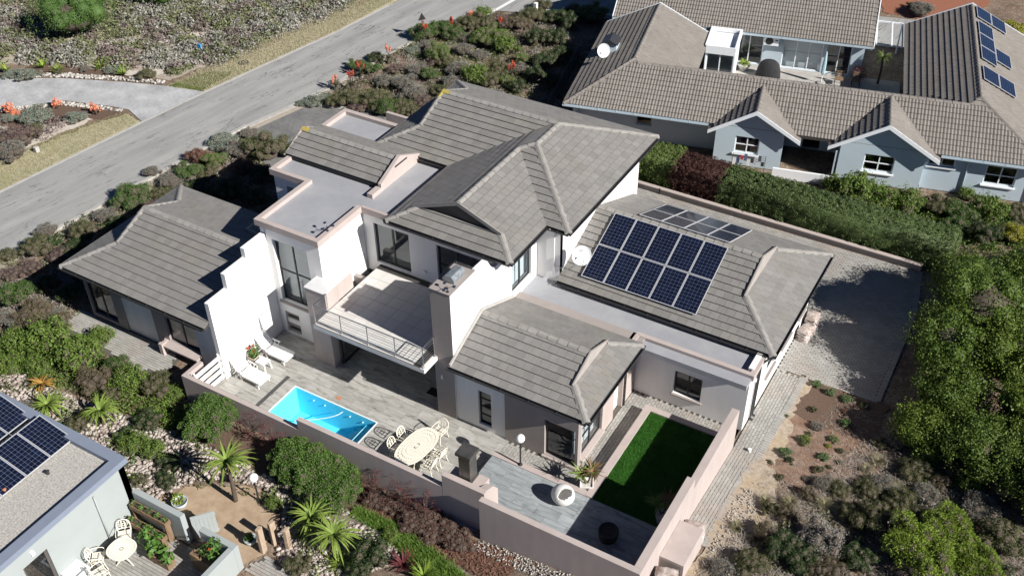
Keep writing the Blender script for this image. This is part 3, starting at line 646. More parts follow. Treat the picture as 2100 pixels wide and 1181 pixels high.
for uc, hw, w0, w1 in gab:
    za = zge+Tg*hw; pts = lambda s: [(uc+s*hw,-.38),(uc,-.38),(uc,2.55),(uc+s*hw,-.1)]
    pl = [[(uc-hw,-.38),(uc,-.38),(uc,(za-En)/Tn),(uc-hw,-.05)], [(uc+hw,-.38),(uc,-.38),(uc,(za-En)/Tn),(uc+hw,-.05)]]
    fz = lambda u, v: zge+Tg*(hw-abs(u-uc))
    g = deck([[(u,v,fz(u,v)+.03) for u,v in p] for p in pl], .10).build('gable_roof', deckmat, NB)
    nt_.plane(g, pl[0], (uc-hw,-.38), (uc-hw,2), zge+.035, Tg); nt_.plane(g, pl[1], (uc+hw,-.38), (uc+hw,2), zge+.035, Tg)
    caps(g, (uc,-.38,za+.03), (uc,2.6,za+.03), tileN, wd=.13)
    for s in (-1, 1): MB().ext([(uc+s*(hw+.03),-.385,zge-.16),(uc+s*(hw+.03),-.385,zge+.06),(uc,-.385,za+.08),(uc,-.385,za-.16)], (0,-.04,0)).build('barge_board', ntrim, g)
    h = (w0+.30*(w1-w0), w0+.66*(w1-w0), .75, 1.75)
    mb = MB(); wall_holes(mb, 'y', -.02, .2, w0, w1, 0, zge-.1, [h]); mb.ext([(w0,-.02,zge-.1),(w1,-.02,zge-.1),(w1,-.02,zge+Tg*(hw-abs(w1-uc))-.09),(uc,-.02,za-.09),(w0,-.02,zge+Tg*(hw-abs(w0-uc))-.09)], (0,.2,0))
    mb.box(w0,.182,0,w0+.2,2.4,2.1); mb.box(w1-.2,.182,0,w1,2.4,2.1); mb.build('gable_wall', nblue, NB)
    window(NB, 'y', -.02, .08, *h[:2], *h[2:], 2, 2, ntrim, fw=.06, gm=glassd, sill=ntrim)
for a, b in (((3.5,3.0,En+Tn*3),(20.9,3.0,En+Tn*3)), ((.02,.02,En),(3.25,3.25,En+Tn*3.25)), ((3.25,3.3,En+Tn*3.25),(3.25,10.88,En+Tn*3.25)), ((21.4,3.5,En+Tn*3.5),(21.4,15.55,En+Tn*3.5)), ((24.88,.02,En),(21.4,3.5,En+Tn*3.5)), ((.2,15.6,En+Tn*3.85),(16.1,15.6,En+Tn*3.85))):
    caps(roofN, a, b, tileN, wd=.13)
for u0, u1, v in ((0,3.25,10.92),(6.5,3.25,10.92),(17.9,21.4,15.62),(24.9,21.4,15.62)): MB().ext([(u0,v,En-.12),(u0,v,En+.07),(u1,v,En+Tn*abs(u1-u0)+.10),(u1,v,En+Tn*abs(u1-u0)-.1)], (0,.05,0)).build('barge_board', ntrim, roofN)
for u in (.16,16.12): MB().ext([(u,11.75,En-.1),(u,11.75,En+.08),(u,15.6,En+Tn*3.85+.1),(u,15.6,En+Tn*3.85-.1)], (.05,0,0)).build('barge_board', ntrim, roofN)
nt_.finish(300)
eave_gutter(NB, (0,0,En-.02), (8.0,0,En-.02), nblue); eave_gutter(NB, (19.8,0,En-.02), (24.9,0,En-.02), nblue); eave_gutter(NB, (.2,11.75,En-.02), (16.1,11.75,En-.02), nblue)
mb = MB()
wall_holes(mb, 'y', 1.2, .2, .5, 8.45, 0, 2.25, [(3.9,4.8,.9,1.9)]); mb.box(.5,.05,2.1,8.4,1.2,2.16); wall_holes(mb, 'y', .35, .2, 19.1, 24.4, 0, 2.25, [(22.1,23.6,.75,1.85),(19.3,20.6,1.4,2.05)])
wall_holes(mb, 'y', 2.7, .2, 12.0, 14.9, 0, 2.3, [(13,13.9,.02,2.1)]); wall_holes(mb, 'x', .45, .2, .55, 10.5, 0, 2.25, []); wall_holes(mb, 'x', 24.4, -.2, .55, 15.2, 0, 2.25, [])
wall_holes(mb, 'y', 5.6, -.2, 6.3, 18.1, 0, 2.25, []); wall_holes(mb, 'x', 6.1, -.2, 5.6, 10.6, 0, 2.25, [(7,8.5,.3,2.0)]); wall_holes(mb, 'x', 18.3, .2, 5.6, 15.2, 0, 2.25, [])
wall_holes(mb, 'y', 12.2, .2, .6, 15.7, 0, 2.25, [(8.0,9.7,.02,2.1),(10.9,13.3,.02,2.1),(13.5,15.0,.02,2.1)]); wall_holes(mb, 'x', 15.7, -.2, 12.4, 19, 0, 2.25, []); wall_holes(mb, 'y', 10.5, -.2, .5, 6.1, 0, 2.25, [])
mb.build('wall', nblue, NB)
window(NB, 'y', 1.2, .08, 3.9, 4.8, .9, 1.9, 1, 2, nblue, gm=glassd); window(NB, 'y', .35, .08, 22.1, 23.6, .75, 1.85, 2, 2, ntrim, gm=glassd, sill=ntrim); window(NB, 'y', .35, .08, 19.3, 20.6, 1.4, 2.05, 2, 1, ntrim, gm=glassd, sill=ntrim)
window(NB, 'y', 12.2, .08, 8.0, 9.7, .02, 2.1, 2, 1, ntrim, name='sliding_door', gm=glass); window(NB, 'y', 12.2, .08, 10.9, 13.3, .02, 2.1, 3, 1, ntrim, name='sliding_door', gm=glass, back=curtain_backing); window(NB, 'y', 12.2, .08, 13.5, 15.0, .02, 2.1, 2, 1, ntrim, name='sliding_door', gm=glassd)
window(NB, 'x', 6.1, -.08, 7, 8.5, .3, 2.0, 2, 1, ntrim, gm=glassd)
for u in (21.2, 24.35): downpipe(NB, [(u,.02,2.15),(u,.25,2.0),(u,.30,1.9),(u,.30,.05)], nblue)
MB().box(14.7,-.08,.3,14.78,-.02,1.7).build('downpipe', nblue, NB)
# courtyard annex with a glazed side between the wing and the back roof
mb = MB(); mb.box(6.52,9.0,0,8.3,11.6,.25); mb.box(6.52,9.0,.25,6.6,11.6,2.2); mb.box(8.22,9.0,.25,8.3,11.6,2.2); mb.box(6.6,11.5,.25,8.22,11.6,2.2); mb.box(6.52,8.92,1.95,8.3,9.0,2.45); mb.box(6.45,9.0,2.2,6.6,11.7,2.45); mb.box(8.22,9.0,2.2,8.38,11.7,2.45); mb.box(6.6,11.55,2.2,8.22,11.7,2.45); mb.box(6.6,9.0,2.1,8.22,11.55,2.2)
mb.build('annex', ntrim, NB)
window(NB, 'y', 9.0, .04, 6.6, 8.22, .25, 1.95, 2, 1, ntrim, gm=glassd)
mb = MB(); mb.box(6.4,6.0,.005,18.1,12.15,.03); mb.build('courtyard_floor', concrete, NB)
mb = MB(); mb.box(8.5,9.9,.031,16.0,9.96,.12); mb.build('terrace_kerb', ntrim, NB)
# roof chimney with cowl on the left wing, side fence
mb = MB(); mb.box(1.0,5.2,2.4,1.8,6.1,3.55); o = mb.build('chimney', nblue, NB); MB().ext([(.9,5.1,3.56),(1.9,5.1,3.56),(1.4,5.1,3.85)], (0,1.1,0)).build('chimney_cap', gutter, o)
def wp(u, v, z=0): p = NB.matrix_basis @ Vector((u, v, z)); return p
fe = thing('steel_fence', 'dark metal balustrade fence along the left side of the blue-grey bungalow', 'fence', wp(-1.4, .8), rad(13.5), local=True)
mb = MB(); mb.bar((0,0,1.1),(0,8.6,1.1),.04); mb.bar((0,0,.15),(0,8.6,.15),.04); mb.build('rail', gutter, fe)
for i in range(8): MB().bar((0,8.6*i/7,0),(0,8.6*i/7,1.15),.05).build('post', gutter, fe)
for i in range(60): 
    if i == 0: me = MB().bar((0,.07,.15),(0,.07,1.1),.016).mesh('baluster', gutter)
    inst('baluster', me, fe, (0,8.6*i/60,0))

# ------------------------------------------------------------------ pale grey house at the lower left
MH = thing('house', 'pale grey house with flat gravel roof and dark solar panels in the lower left corner', 'house', (-3, -9.5, 0))
gravel = material('roof_gravel', (.24,.225,.205), (.52,.50,.46), rough=.95, scale=16, bump=.03, bscale=22, fine=.4)
mb = MB(); wall_holes(mb, 'x', 2.2, -.25, -14, -6.95, 0, 2.75, [(-11.45,-10.5,.02,2.05)]); wall_holes(mb, 'y', -6.95, -.25, -14, 2.2, 0, 2.75, []); mb.build('wall', mgrey, MH)
MB().box(-14,-14,2.60,2.0,-7.2,2.80).build('flat_roof', gravel, MH)
for b in ((1.90,-14,2.752,2.30,-6.82,3.0), (-14,-7.22,2.752,1.898,-6.82,2.999),): MB().box(*b).build('parapet', mcap, MH)
window(MH, 'x', 2.2, -.1, -11.45, -10.5, .02, 2.05, 1, 1, material('bronze_frame', (.10,.09,.08), rough=.4), name='door', fw=.09, gm=glassd)
MB().lathe([(.0,2.80),(.06,2.80),(.06,2.93),(.08,2.94),(.0,2.97)], 12, (.35,-8.6,0)).build('roof_vent', gutter, MH)
MB().lathe([(.0,2.80),(.05,2.80),(.05,2.98),(.07,3.0),(.0,3.03)], 12, (-.2,-9.9,0)).build('roof_vent', terracotta, MH)
downpipe(MH, [(2.25,-8.4,2.5),(2.25,-8.4,0)], mgrey, r=.03)
MB().box(2.2,-11.05,2.3,2.29,-10.93,2.46).build('wall_light', whitep, MH)
gw = thing('garden_wall', 'pale grey garden wall running from the lower left house towards the open gate', 'wall', (3.3,-7,0))
MB().box(2.31,-7.06,0,4.65,-6.84,1.45, 0).build('wall_body', mgrey, gw, bevel=.01)
gw2 = thing('garden_wall', 'pale grey garden wall corner around the raised bed beside the sandy path', 'wall', (6.5,-7,0))
mb = MB(); mb.box(5.45,-7.05,0,7.05,-6.83,1.25); mb.box(6.83,-13,0,7.05,-7.052,1.25); mb.build('wall_body', mgrey, gw2, bevel=.01)
gt = thing('garden_gate', 'pale grey boarded gate standing open beside the sandy path', 'gate', (4.68,-6.75,0))
a = Vector((4.72,-6.75,0)); b = Vector((5.25,-6.10,0)); d = (b-a)
for i in range(6):
    p = a+d*(i+.5)/6; MB().obox((p.x,p.y,.62), d*(.5/6*.96), Vector((-d.y,d.x,0)).normalized()*.018, (0,0,.55)).build('board', mgrey, gt)
for z in (.2,1.05): MB().bar(a+Vector((0.02,.02,z)), b+Vector((.02,.02,z)), .05, .08).build('gate_rail', mgrey, gt)

# ------------------------------------------------------------------ solar panels
cellm = material('solar_cell_blue', (.004,.006,.017), (.008,.013,.036), island=.7, rough=.16, spec=.6, scale=.8, coat=.25)
alu = material('aluminium_frame', (.62,.62,.63), var=.04, rough=.4, metal=.3)
backm = material('panel_backsheet', (.15,.17,.21), var=.03, rough=.3, coat=.3)
PW_, PL_ = 1.0, 1.66
fm = MB()
for b in ((0,0,PW_,.022),(0,PL_-.022,PW_,PL_),(0,.022,.022,PL_-.022),(PW_-.022,.022,PW_,PL_-.022)): fm.box(b[0],b[1],0,b[2],b[3],.04)
frame_me = fm.mesh('frame', alu); back_me = MB().box(.022,.022,.012,PW_-.022,PL_-.022,.028).mesh('glass_sheet', backm)
cw, ch = (PW_-.06)/6, (PL_-.06)/10
cell_me = MB().poly([(.004,.012,0),(.012,.004,0),(cw-.012,.004,0),(cw-.004,.012,0),(cw-.004,ch-.012,0),(cw-.012,ch-.004,0),(.012,ch-.004,0),(.004,ch-.012,0)]).mesh('solar_cell', cellm)
cm = MB()
for i in range(6):
    for j in range(10):
        x, y = .03+i*cw, .03+j*ch; cm.poly([(x+.004,y+.012,.031),(x+.012,y+.004,.031),(x+cw-.012,y+.004,.031),(x+cw-.004,y+.012,.031),(x+cw-.004,y+ch-.012,.031),(x+cw-.012,y+ch-.004,.031),(x+.012,y+ch-.004,.031),(x+.004,y+ch-.012,.031)])
cells_me = cm.mesh('solar_cells', cellm)
legm = MB()
for x in (.25,.75):
    for y in (.3,1.36): legm.box(x-.03,y-.03,-.085,x+.03,y+.03,.0)
leg_me = legm.mesh('bracket', alu)
def solar(O, U, V, label, group, cells):
    U = Vector(U).normalized(); V = Vector(V).normalized(); N = U.cross(V)
    t = bpy.data.objects.new('solar_panel', None); COL.objects.link(t); t.empty_display_size = .2; t['w'] = 0
    t.matrix_basis = Matrix(((U.x,V.x,N.x,O[0]),(U.y,V.y,N.y,O[1]),(U.z,V.z,N.z,O[2]),(0,0,0,1))); tag(t, label, 'solar panel', group)
    inst('frame', frame_me, t); inst('glass_sheet', back_me, t); inst('bracket', leg_me, t)
    if cells:
        for i in range(6):
            for j in range(10): inst('solar_cell', cell_me, t, (.03+i*cw, .03+j*ch, .031))
    else: inst('solar_cells', cells_me, t)['kind'] = 'stuff'
    return t
cs = math.sqrt(1+T*T)
for r in range(2):
    for i in range(5):
        y = 9.53+r*1.69/cs; solar((11.61+i*1.022, y, E5+T*(y-9.09)+.13), (1,0,0), (0,1,T), 'solar panel in %s row of the front roof array, %s from satellite dish' % (('lower','upper')[r], ORD[i]), 'front solar array on the right wing', True)
for r in range(2):
    for i in range(4):
        y = 12.95+r*1.69/cs; solar((12.55+(i+1)*1.022, y+1.66/cs, E5+T*(16.57-y-1.66/cs)+.13), (-1,0,0), (0,-1,T), 'solar panel in %s row behind the ridge, %s from satellite dish' % (('near','far')[r], ORD[i]), 'rear solar array on the right wing', False)
for r, x0 in ((0,-3.85),(1,-1.62)):
    for i in range(5): solar((x0+1.55, -7.05-(i+1)*1.02, 2.90), (0,1,0), (-1,0,.22), 'dark solar panel on the gravel roof, %s row, %s from the planted bed' % (('farther','nearer')[r], ORD[i]), 'solar panels on the gravel roof', False)
q = NB.matrix_basis.to_3x3()
k = 0
for u, v in ((21.62,13.75),(22.55,13.75),(21.62,11.55),(21.62,9.85),(21.62,8.15),(22.55,9.0),(21.62,5.6),(22.55,5.6)):
    P = wp(u, v, En+Tn*(24.9-u)+.14); solar(P, q @ Vector((1,0,-Tn)), q @ Vector((0,1,0)), 'blue solar panel on the bungalow roof, %s from the far gable' % ORD[k], 'solar panels on the bungalow roof', False); k += 1

# ------------------------------------------------------------------ satellite dishes
def dish(P, aim, r, label, mastpts, mark=False):
    t = thing('satellite_dish', label, 'dish', P, local=True); aim = Vector(aim).normalized()
    q = aim.to_track_quat('Z', 'Y').to_matrix().to_4x4()
    mb = MB(); prof = [(r*i/8, .28*r*(i/8)**2) for i in range(9)]; prof = prof+[(r*1.015, .28*r+.01), (r*.98, .28*r-.012)]+[(r*i/8, .28*r*(i/8)**2-.014) for i in range(7,-1,-1)]
    mb.lathe(prof, 28)
    o = mb.build('reflector', material('dish_grey_white', (.60,.61,.62), var=.03, rough=.5), t, smooth=True, world=False); o.matrix_basis = q
    mb = MB(); f = Vector((0,0,r*1.05))
    mb.tube([(r*.0,-r*.98,.28*r), (0,-.25*r,r*1.0), f], .012, 6); mb.lathe([(0,-.09),(.035,-.08),(.04,.05),(0,.06)], 10, tuple(f))
    o2 = mb.build('feed_arm', steel, t, world=False); o2.matrix_basis = q
    MB().tube([Vector(p)-Vector(P) for p in mastpts], .022, 8).build('mast', steel, t, world=False)
    if mark:
        cu = bpy.data.curves.new('lettering','FONT'); cu.body = 'univision'; cu.size = r*.42; cu.align_x = 'CENTER'; cu.extrude = .001
        tm = bpy.data.objects.new('lettering', cu); COL.objects.link(tm); cu.materials.append(gutter)
        dg = bpy.context.evaluated_depsgraph_get(); me = bpy.data.meshes.new_from_object(tm.evaluated_get(dg)); bpy.data.objects.remove(tm)
        o3 = inst('lettering', me, t); o3.matrix_basis = q @ Matrix.Translation((0, r*.42, .28*r*.22+.012)) ; me.materials.clear(); me.materials.append(gutter)
    return t
dish((11.55,9.55,4.55), (.62,-.62,.48), .41, 'white satellite dish on a wall arm beside the front solar panels', [(11.5,9.6,4.5),(11.35,9.5,4.0),(11.0,9.32,3.75),(10.5,9.34,3.75)], True)
p = wp(1.2,4.3,3.55); dish(p, (.75,-.55,.35), .40, 'white satellite dish on the left roof slope of the blue-grey bungalow', [p, p+Vector((-.1,.1,-.45)), p+Vector((-.1,.1,-.8))])

# ------------------------------------------------------------------ ground
def ground_mat():
    m = bpy.data.materials.new('ground_soil'); m.use_nodes = True; nt = m.node_tree; N = nt.nodes; L = nt.links; bs = N['Principled BSDF']
    geo = N.new('ShaderNodeNewGeometry')
    def noise(sc, det=8, ro=.65, off=0):
        mp = N.new('ShaderNodeMapping'); mp.inputs['Location'].default_value = (off, off*.7, 0); L.new(geo.outputs['Position'], mp.inputs['Vector'])
        n = N.new('ShaderNodeTexNoise'); n.inputs['Scale'].default_value = sc; n.inputs['Detail'].default_value = det; n.inputs['Roughness'].default_value = ro; L.new(mp.outputs[0], n.inputs['Vector']); return n.outputs['Fac']
    def ramp(f, lo, hi):
        r = N.new('ShaderNodeMapRange'); r.inputs['From Min'].default_value = lo; r.inputs['From Max'].default_value = hi; L.new(f, r.inputs['Value']); return r.outputs[0]
    def mix(f, a, b):
        x = N.new('ShaderNodeMix'); x.data_type = 'RGBA'; L.new(f, x.inputs['Factor'])
        for k, c in (('A', a), ('B', b)):
            if isinstance(c, tuple): x.inputs[k].default_value = (*c, 1)
            else: L.new(c, x.inputs[k])
        return x.outputs['Result']
    c = mix(ramp(noise(.5), .38, .62), (.16,.112,.08), (.28,.21,.155))
    c = mix(ramp(noise(1.6, off=9), .52, .66), c, (.21,.13,.09))
    c = mix(ramp(noise(3.5, off=3), .50, .72), c, (.36,.31,.26))
    c = mix(ramp(noise(14, off=5), .50, .64), c, (.075,.058,.045))
    v = N.new('ShaderNodeTexVoronoi'); v.inputs['Scale'].default_value = 16; L.new(geo.outputs['Position'], v.inputs['Vector'])
    p = N.new('ShaderNodeMath'); p.operation = 'MULTIPLY'; L.new(ramp(v.outputs['Distance'], .32, .2), p.inputs[0]); L.new(ramp(noise(.9, off=21), .50, .62), p.inputs[1])
    c = mix(p.outputs[0], c, (.40,.36,.32))
    L.new(c, bs.inputs['Base Color']); bs.inputs['Roughness'].default_value = .95; bs.inputs['Specular IOR Level'].default_value = .1
    b = N.new('ShaderNodeBump'); b.inputs['Strength'].default_value = .9; b.inputs['Distance'].default_value = .05; L.new(noise(12, 10, .7), b.inputs['Height']); L.new(b.outputs[0], bs.inputs['Normal'])
    return m
gmat = ground_mat()
SITE = (-.45, -1.6, 19.6, 9.0)    # the walled terrace has a floor of its own
gz = lambda x, y: terr(x, y)-.04
xs = sorted({SITE[0], SITE[2], 5.0, *[round(-60+1.0*i, 2) for i in range(121)], -300., -150., 150., 300.}); ys = sorted({SITE[1], SITE[3], *[round(-30+1.0*i, 2) for i in range(101)], -300., -100., 150., 400.})
mb = MB(); idx = {}
for i, x in enumerate(xs):
    for j, y in enumerate(ys): idx[i,j] = len(mb.v); mb.v.append((x, y, gz(x, y)))
for i in range(len(xs)-1):
    for j in range(len(ys)-1):
        cx_, cy_ = (xs[i]+xs[i+1])/2, (ys[j]+ys[j+1])/2
        if SITE[0] < cx_ < SITE[2] and SITE[1] < cy_ < SITE[3]: continue
        mb.f.append((idx[i,j], idx[i+1,j], idx[i+1,j+1], idx[i,j+1])); mb.m.append(0)
tag(mb.build('ground', gmat), kind='structure')

RAGGED = ('bare_soil','mulch_bed','sandy_edge','sand_patch','grass_verge','sandy_path','scrub_ground')
def ragged(poly, st=.22, amp=.11):
    """natural edge: subdivide the outline and push points in and out"""
    out = []
    for i in range(len(poly)):
        a = Vector(poly[i][:2]); b = Vector(poly[(i+1) % len(poly)][:2]); d = b-a; n = max(1, int(d.length/st)); nn = Vector((-d.y, d.x)).normalized()
        for k in range(n): p = a+d*k/n+nn*(RND.uniform(-amp, amp)+amp*.9*math.sin((a.x+k*st)*2.1)); out.append((p.x, p.y))
    return out
def sheet(name, poly, mat, dz=.012, kind='structure', res=None):
    """flat sheet (x,y polygon) lying just above the ground; follows the slope when res is given"""
    mb = MB()
    if name in RAGGED: poly = ragged(poly)
    if res is None: mb.poly([(x, y, dz) for x, y in poly])
    else:
        x0, x1 = min(p[0] for p in poly), max(p[0] for p in poly); y0, y1 = min(p[1] for p in poly), max(p[1] for p in poly)
        nx, ny = max(1, int((x1-x0)/res)), max(1, int((y1-y0)/res))
        for i in range(nx):
            for j in range(ny):
                a, b, c, d = x0+(x1-x0)*i/nx, x0+(x1-x0)*(i+1)/nx, y0+(y1-y0)*j/ny, y0+(y1-y0)*(j+1)/ny
                cp = clip_rect(poly, a, b, c, d)
                if len(cp) >= 3: mb.poly([(x, y, terr(x, y)+dz) for x, y in cp])
    return tag(mb.build(name, mat), kind=kind)

# road, kerbs, markings
def asphalt():
    m = bpy.data.materials.new('worn_asphalt'); m.use_nodes = True; nt = m.node_tree; N = nt.nodes; L = nt.links; bs = N['Principled BSDF']
    geo = N.new('ShaderNodeNewGeometry'); mp = N.new('ShaderNodeMapping'); mp.inputs['Rotation'].default_value = (0,0,rad(8)); L.new(geo.outputs['Position'], mp.inputs['Vector'])
    st = N.new('ShaderNodeMapping'); st.inputs['Scale'].default_value = (1.6,.22,1); L.new(mp.outputs[0], st.inputs['Vector'])
    def noise(sc, src, det=8, ro=.6):
        n = N.new('ShaderNodeTexNoise'); n.inputs['Scale'].default_value = sc; n.inputs['Detail'].default_value = det; n.inputs['Roughness'].default_value = ro; L.new(src, n.inputs['Vector']); return n.outputs['Fac']
    def ramp(f, lo, hi, a=0, b=1):
        r = N.new('ShaderNodeMapRange'); r.inputs['From Min'].default_value = lo; r.inputs['From Max'].default_value = hi; r.inputs['To Min'].default_value = a; r.inputs['To Max'].default_value = b; L.new(f, r.inputs['Value']); return r.outputs[0]
    def mix(f, a, b):
        x = N.new('ShaderNodeMix'); x.data_type = 'RGBA'; L.new(f, x.inputs['Factor'])
        for k, c in (('A', a), ('B', b)):
            if isinstance(c, tuple): x.inputs[k].default_value = (*c, 1)
            else: L.new(c, x.inputs[k])
        return x.outputs['Result']
    c = mix(ramp(noise(.8, st.outputs[0]), .35, .65), (.27,.27,.265), (.385,.378,.36))
    c = mix(ramp(noise(40, mp.outputs[0], 2), .3, .7, 0, .5), c, (.20,.205,.205))
    # cracks: thin level sets of stretched noise, broken up by a second noise
    def cracks(sc, width, src):
        n = noise(sc, src, 5, .55)
        a = N.new('ShaderNodeMath'); a.operation = 'SUBTRACT'; a.inputs[1].default_value = .5; L.new(n, a.inputs[0])
        b = N.new('ShaderNodeMath'); b.operation = 'ABSOLUTE'; L.new(a.outputs[0], b.inputs[0]); return ramp(b.outputs[0], 0, width, 1, 0)
    k = N.new('ShaderNodeMath'); k.operation = 'MULTIPLY'; L.new(cracks(1.3, .012, st.outputs[0]), k.inputs[0]); L.new(ramp(noise(.55, mp.outputs[0], 4), .44, .58), k.inputs[1])
    c = mix(k.outputs[0], c, (.07,.072,.075))
    L.new(c, bs.inputs['Base Color']); bs.inputs['Roughness'].default_value = .9; bs.inputs['Specular IOR Level'].default_value = .2
    b = N.new('ShaderNodeBump'); b.inputs['Strength'].default_value = .4; b.inputs['Distance'].default_value = .01; L.new(noise(60, mp.outputs[0], 3), b.inputs['Height']); L.new(b.outputs[0], bs.inputs['Normal'])
    return m
asph = asphalt()
KR = [(-16.6,-12),(-15.37,.9),(-14.86,5.38),(-14.45,9.41),(-14.1,13.36),(-13.75,16.5),(-12.89,20.24),(-12.04,27.63),(-11.57,31.28),(-11.0,34.5),(-9.53,37.5),(-8.0,44),(-4,62)]
KL = [(-22.2,-12),(-20.23,4.78),(-19.16,13.95),(-18.53,18.62),(-16.76,29.41),(-16.3,34.41),(-15.6,44),(-13,62)]
sheet('road', KR+KL[::-1], asph, .014)
sheet('side_road', [(-11.0,35.5),(-9.3,37.3),(2,41.2),(30,48.5),(30,53),(0,46),(-9,43)], asph, .010)
def strip(pts, wd, off):
    out = []
    for i, p in enumerate(pts):
        a = Vector(pts[max(i-1,0)]); b = Vector(pts[min(i+1,len(pts)-1)]); d = (b-a).normalized(); n = Vector((d.y,-d.x)); out.append((Vector(p)+n*off, Vector(p)+n*(off+wd)))
    return out
def kerb_run(name, pts, wd, off, h, mat, label):
    s = strip(pts, wd, off); mb = MB()
    for (a, b), (c, d) in zip(s[:-1], s[1:]): mb.ext([(a.x,a.y,-.02),(b.x,b.y,-.02),(d.x,d.y,-.02),(c.x,c.y,-.02)], (0,0,h+.02))
    return tag(mb.build(name, mat), kind='structure')
kerb_run('kerb', KR[:6], .22, 0, .10, concrete, ''); kerb_run('kerb', KR[7:11], .22, 0, .10, concrete, ''); kerb_run('kerb', KR[5:8], .35, 0, .03, concrete, '')
s = strip(KR[:8], .55, .24)
tag(MB().poly([(a.x,a.y,.008) for a,b in s]+[(b.x,b.y,.008) for a,b in s[::-1]]).build('kerb_strip', material('sandy_concrete', (.36,.315,.26), var=.15, rough=.95, scale=3, fine=.2)), kind='structure')
kerb_run('road_edge', KL[:6], .16, -.16, .03, concrete, '')
paint = material('road_paint', (.70,.70,.68), var=.08, rough=.7, scale=6, fine=.15)
s = strip([(-9.6,36.3),(-9.28,39.48),(-8.9,42)], .28, 0); tag(MB().poly([(a.x,a.y,.019) for a,b in s]+[(b.x,b.y,.019) for a,b in s[::-1]]).build('road_marking', paint), kind='structure')
s = strip([(-6.6,38.3),(0,40.4),(6,42.2)], .22, -.9); tag(MB().poly([(a.x,a.y,.019) for a,b in s]+[(b.x,b.y,.019) for a,b in s[::-1]]).build('road_marking', paint), kind='structure')

# verge, sand and mulch patches
verge = material('dry_grass_verge', (.33,.29,.19), (.46,.42,.30), rough=.95, scale=2.2, bump=.02, bscale=30, fine=.3, stain=(.20,.235,.10), stain_scale=.3, stain_amt=.75)
s = strip(KL[1:6], -1.9, -.17); sheet('grass_verge', [(-20.2,4.8),(-22.6,6.2),(-22.2,10.5),(-20.9,14.2),(-19.32,13.8)], verge, -.01)
sheet('grass_verge', [(-20.3,4.8),(-22.6,6.2),(-25.5,-4),(-21.9,-6)], verge, -.012)
sheet('grass_verge', [(-18.6,18.5),(-21.3,17.7),(-20.2,21.5),(-18.7,30.5),(-17.5,37),(-16.2,36.4),(-16.85,29.4)], verge, -.01)
sandm = material('trodden_sand', (.30,.215,.14), (.42,.32,.225), rough=.95, scale=2.5, bump=.02, bscale=18, fine=.15)
sheet('sandy_path', [(2.3,-6.8),(4.7,-6.8),(7.0,-6.8),(7.2,-6.1),(6.8,-5.3),(6.4,-4.4),(5.2,-3.9),(3.9,-4.2),(2.7,-5.2),(2.25,-5.9)], sandm, -.01)
scrubsoil = material('pale_scrub_soil', (.26,.22,.175), (.42,.37,.31), rough=.95, scale=2.5, bump=.03, bscale=20, fine=.3)
sheet('scrub_ground', [(-34,14.2),(-30,16.2),(-26.8,17.4),(-21.8,18.6),(-20.9,21.6),(-19.4,30),(-18.2,37.5),(-17.5,48),(-30,48),(-44,30),(-42,18)], scrubsoil, -.026)
sheet('scrub_ground', [(-22.7,6.2),(-22.3,13.2),(-25,9.8),(-29,8.8),(-33,9.9),(-33,4),(-26,-4)], scrubsoil, -.026)
sandw = material('white_sand', (.42,.37,.31), (.56,.51,.45), rough=.95, scale=5, bump=.02, bscale=20, fine=.25)
for k, poly in enumerate(([(-31,20.5),(-29,21.2),(-26.5,22.9),(-25,23),(-26.6,21.6),(-29.2,20)], [(-26.5,17.6),(-24.5,18.6),(-22.8,19.6),(-22,19.3),(-24,18),(-26,17.1)], [(-26,24),(-24,25.5),(-23.2,25.2),(-25,23.6)], [(-23,8),(-22.4,11),(-22.0,13.4),(-23.2,13.2),(-23.6,10.5)])):
    sheet('sand_patch', poly, sandw, -.018)
mulch = material('bark_mulch', (.075,.05,.038), (.16,.105,.075), rough=.95, scale=22, bump=.03, bscale=40, fine=.35)
sheet('mulch_bed', [(-6,-2.6),(-.5,-1.9),(10.4,-1.7),(11.5,-2.6),(8.6,-3.4),(3,-3.6),(-1,-3.9),(-5,-3.8)], mulch, -.014, res=1.0)
sheet('mulch_bed', [(-31,18.2),(-27,17.3),(-21.6,18.4),(-21.9,17.95),(-24,17.25),(-28,15.8),(-31,14.2)], mulch, -.013); sheet('mulch_bed', [(-27.9,10.6),(-25,13.2),(-21.2,14.3),(-20.9,13.4),(-23.4,12.2),(-25,9.5)], mulch, -.013)
redmul = material('red_bark_mulch', (.20,.075,.045), (.32,.14,.085), rough=.95, scale=18, bump=.03, bscale=30, fine=.35)
p4 = [wp(16.9,22.6),wp(20,21.8),wp(23.4,23.2),wp(24,27.5),wp(16,27.5)]; sheet('mulch_bed', [(p.x,p.y) for p in p4], redmul, -.01)

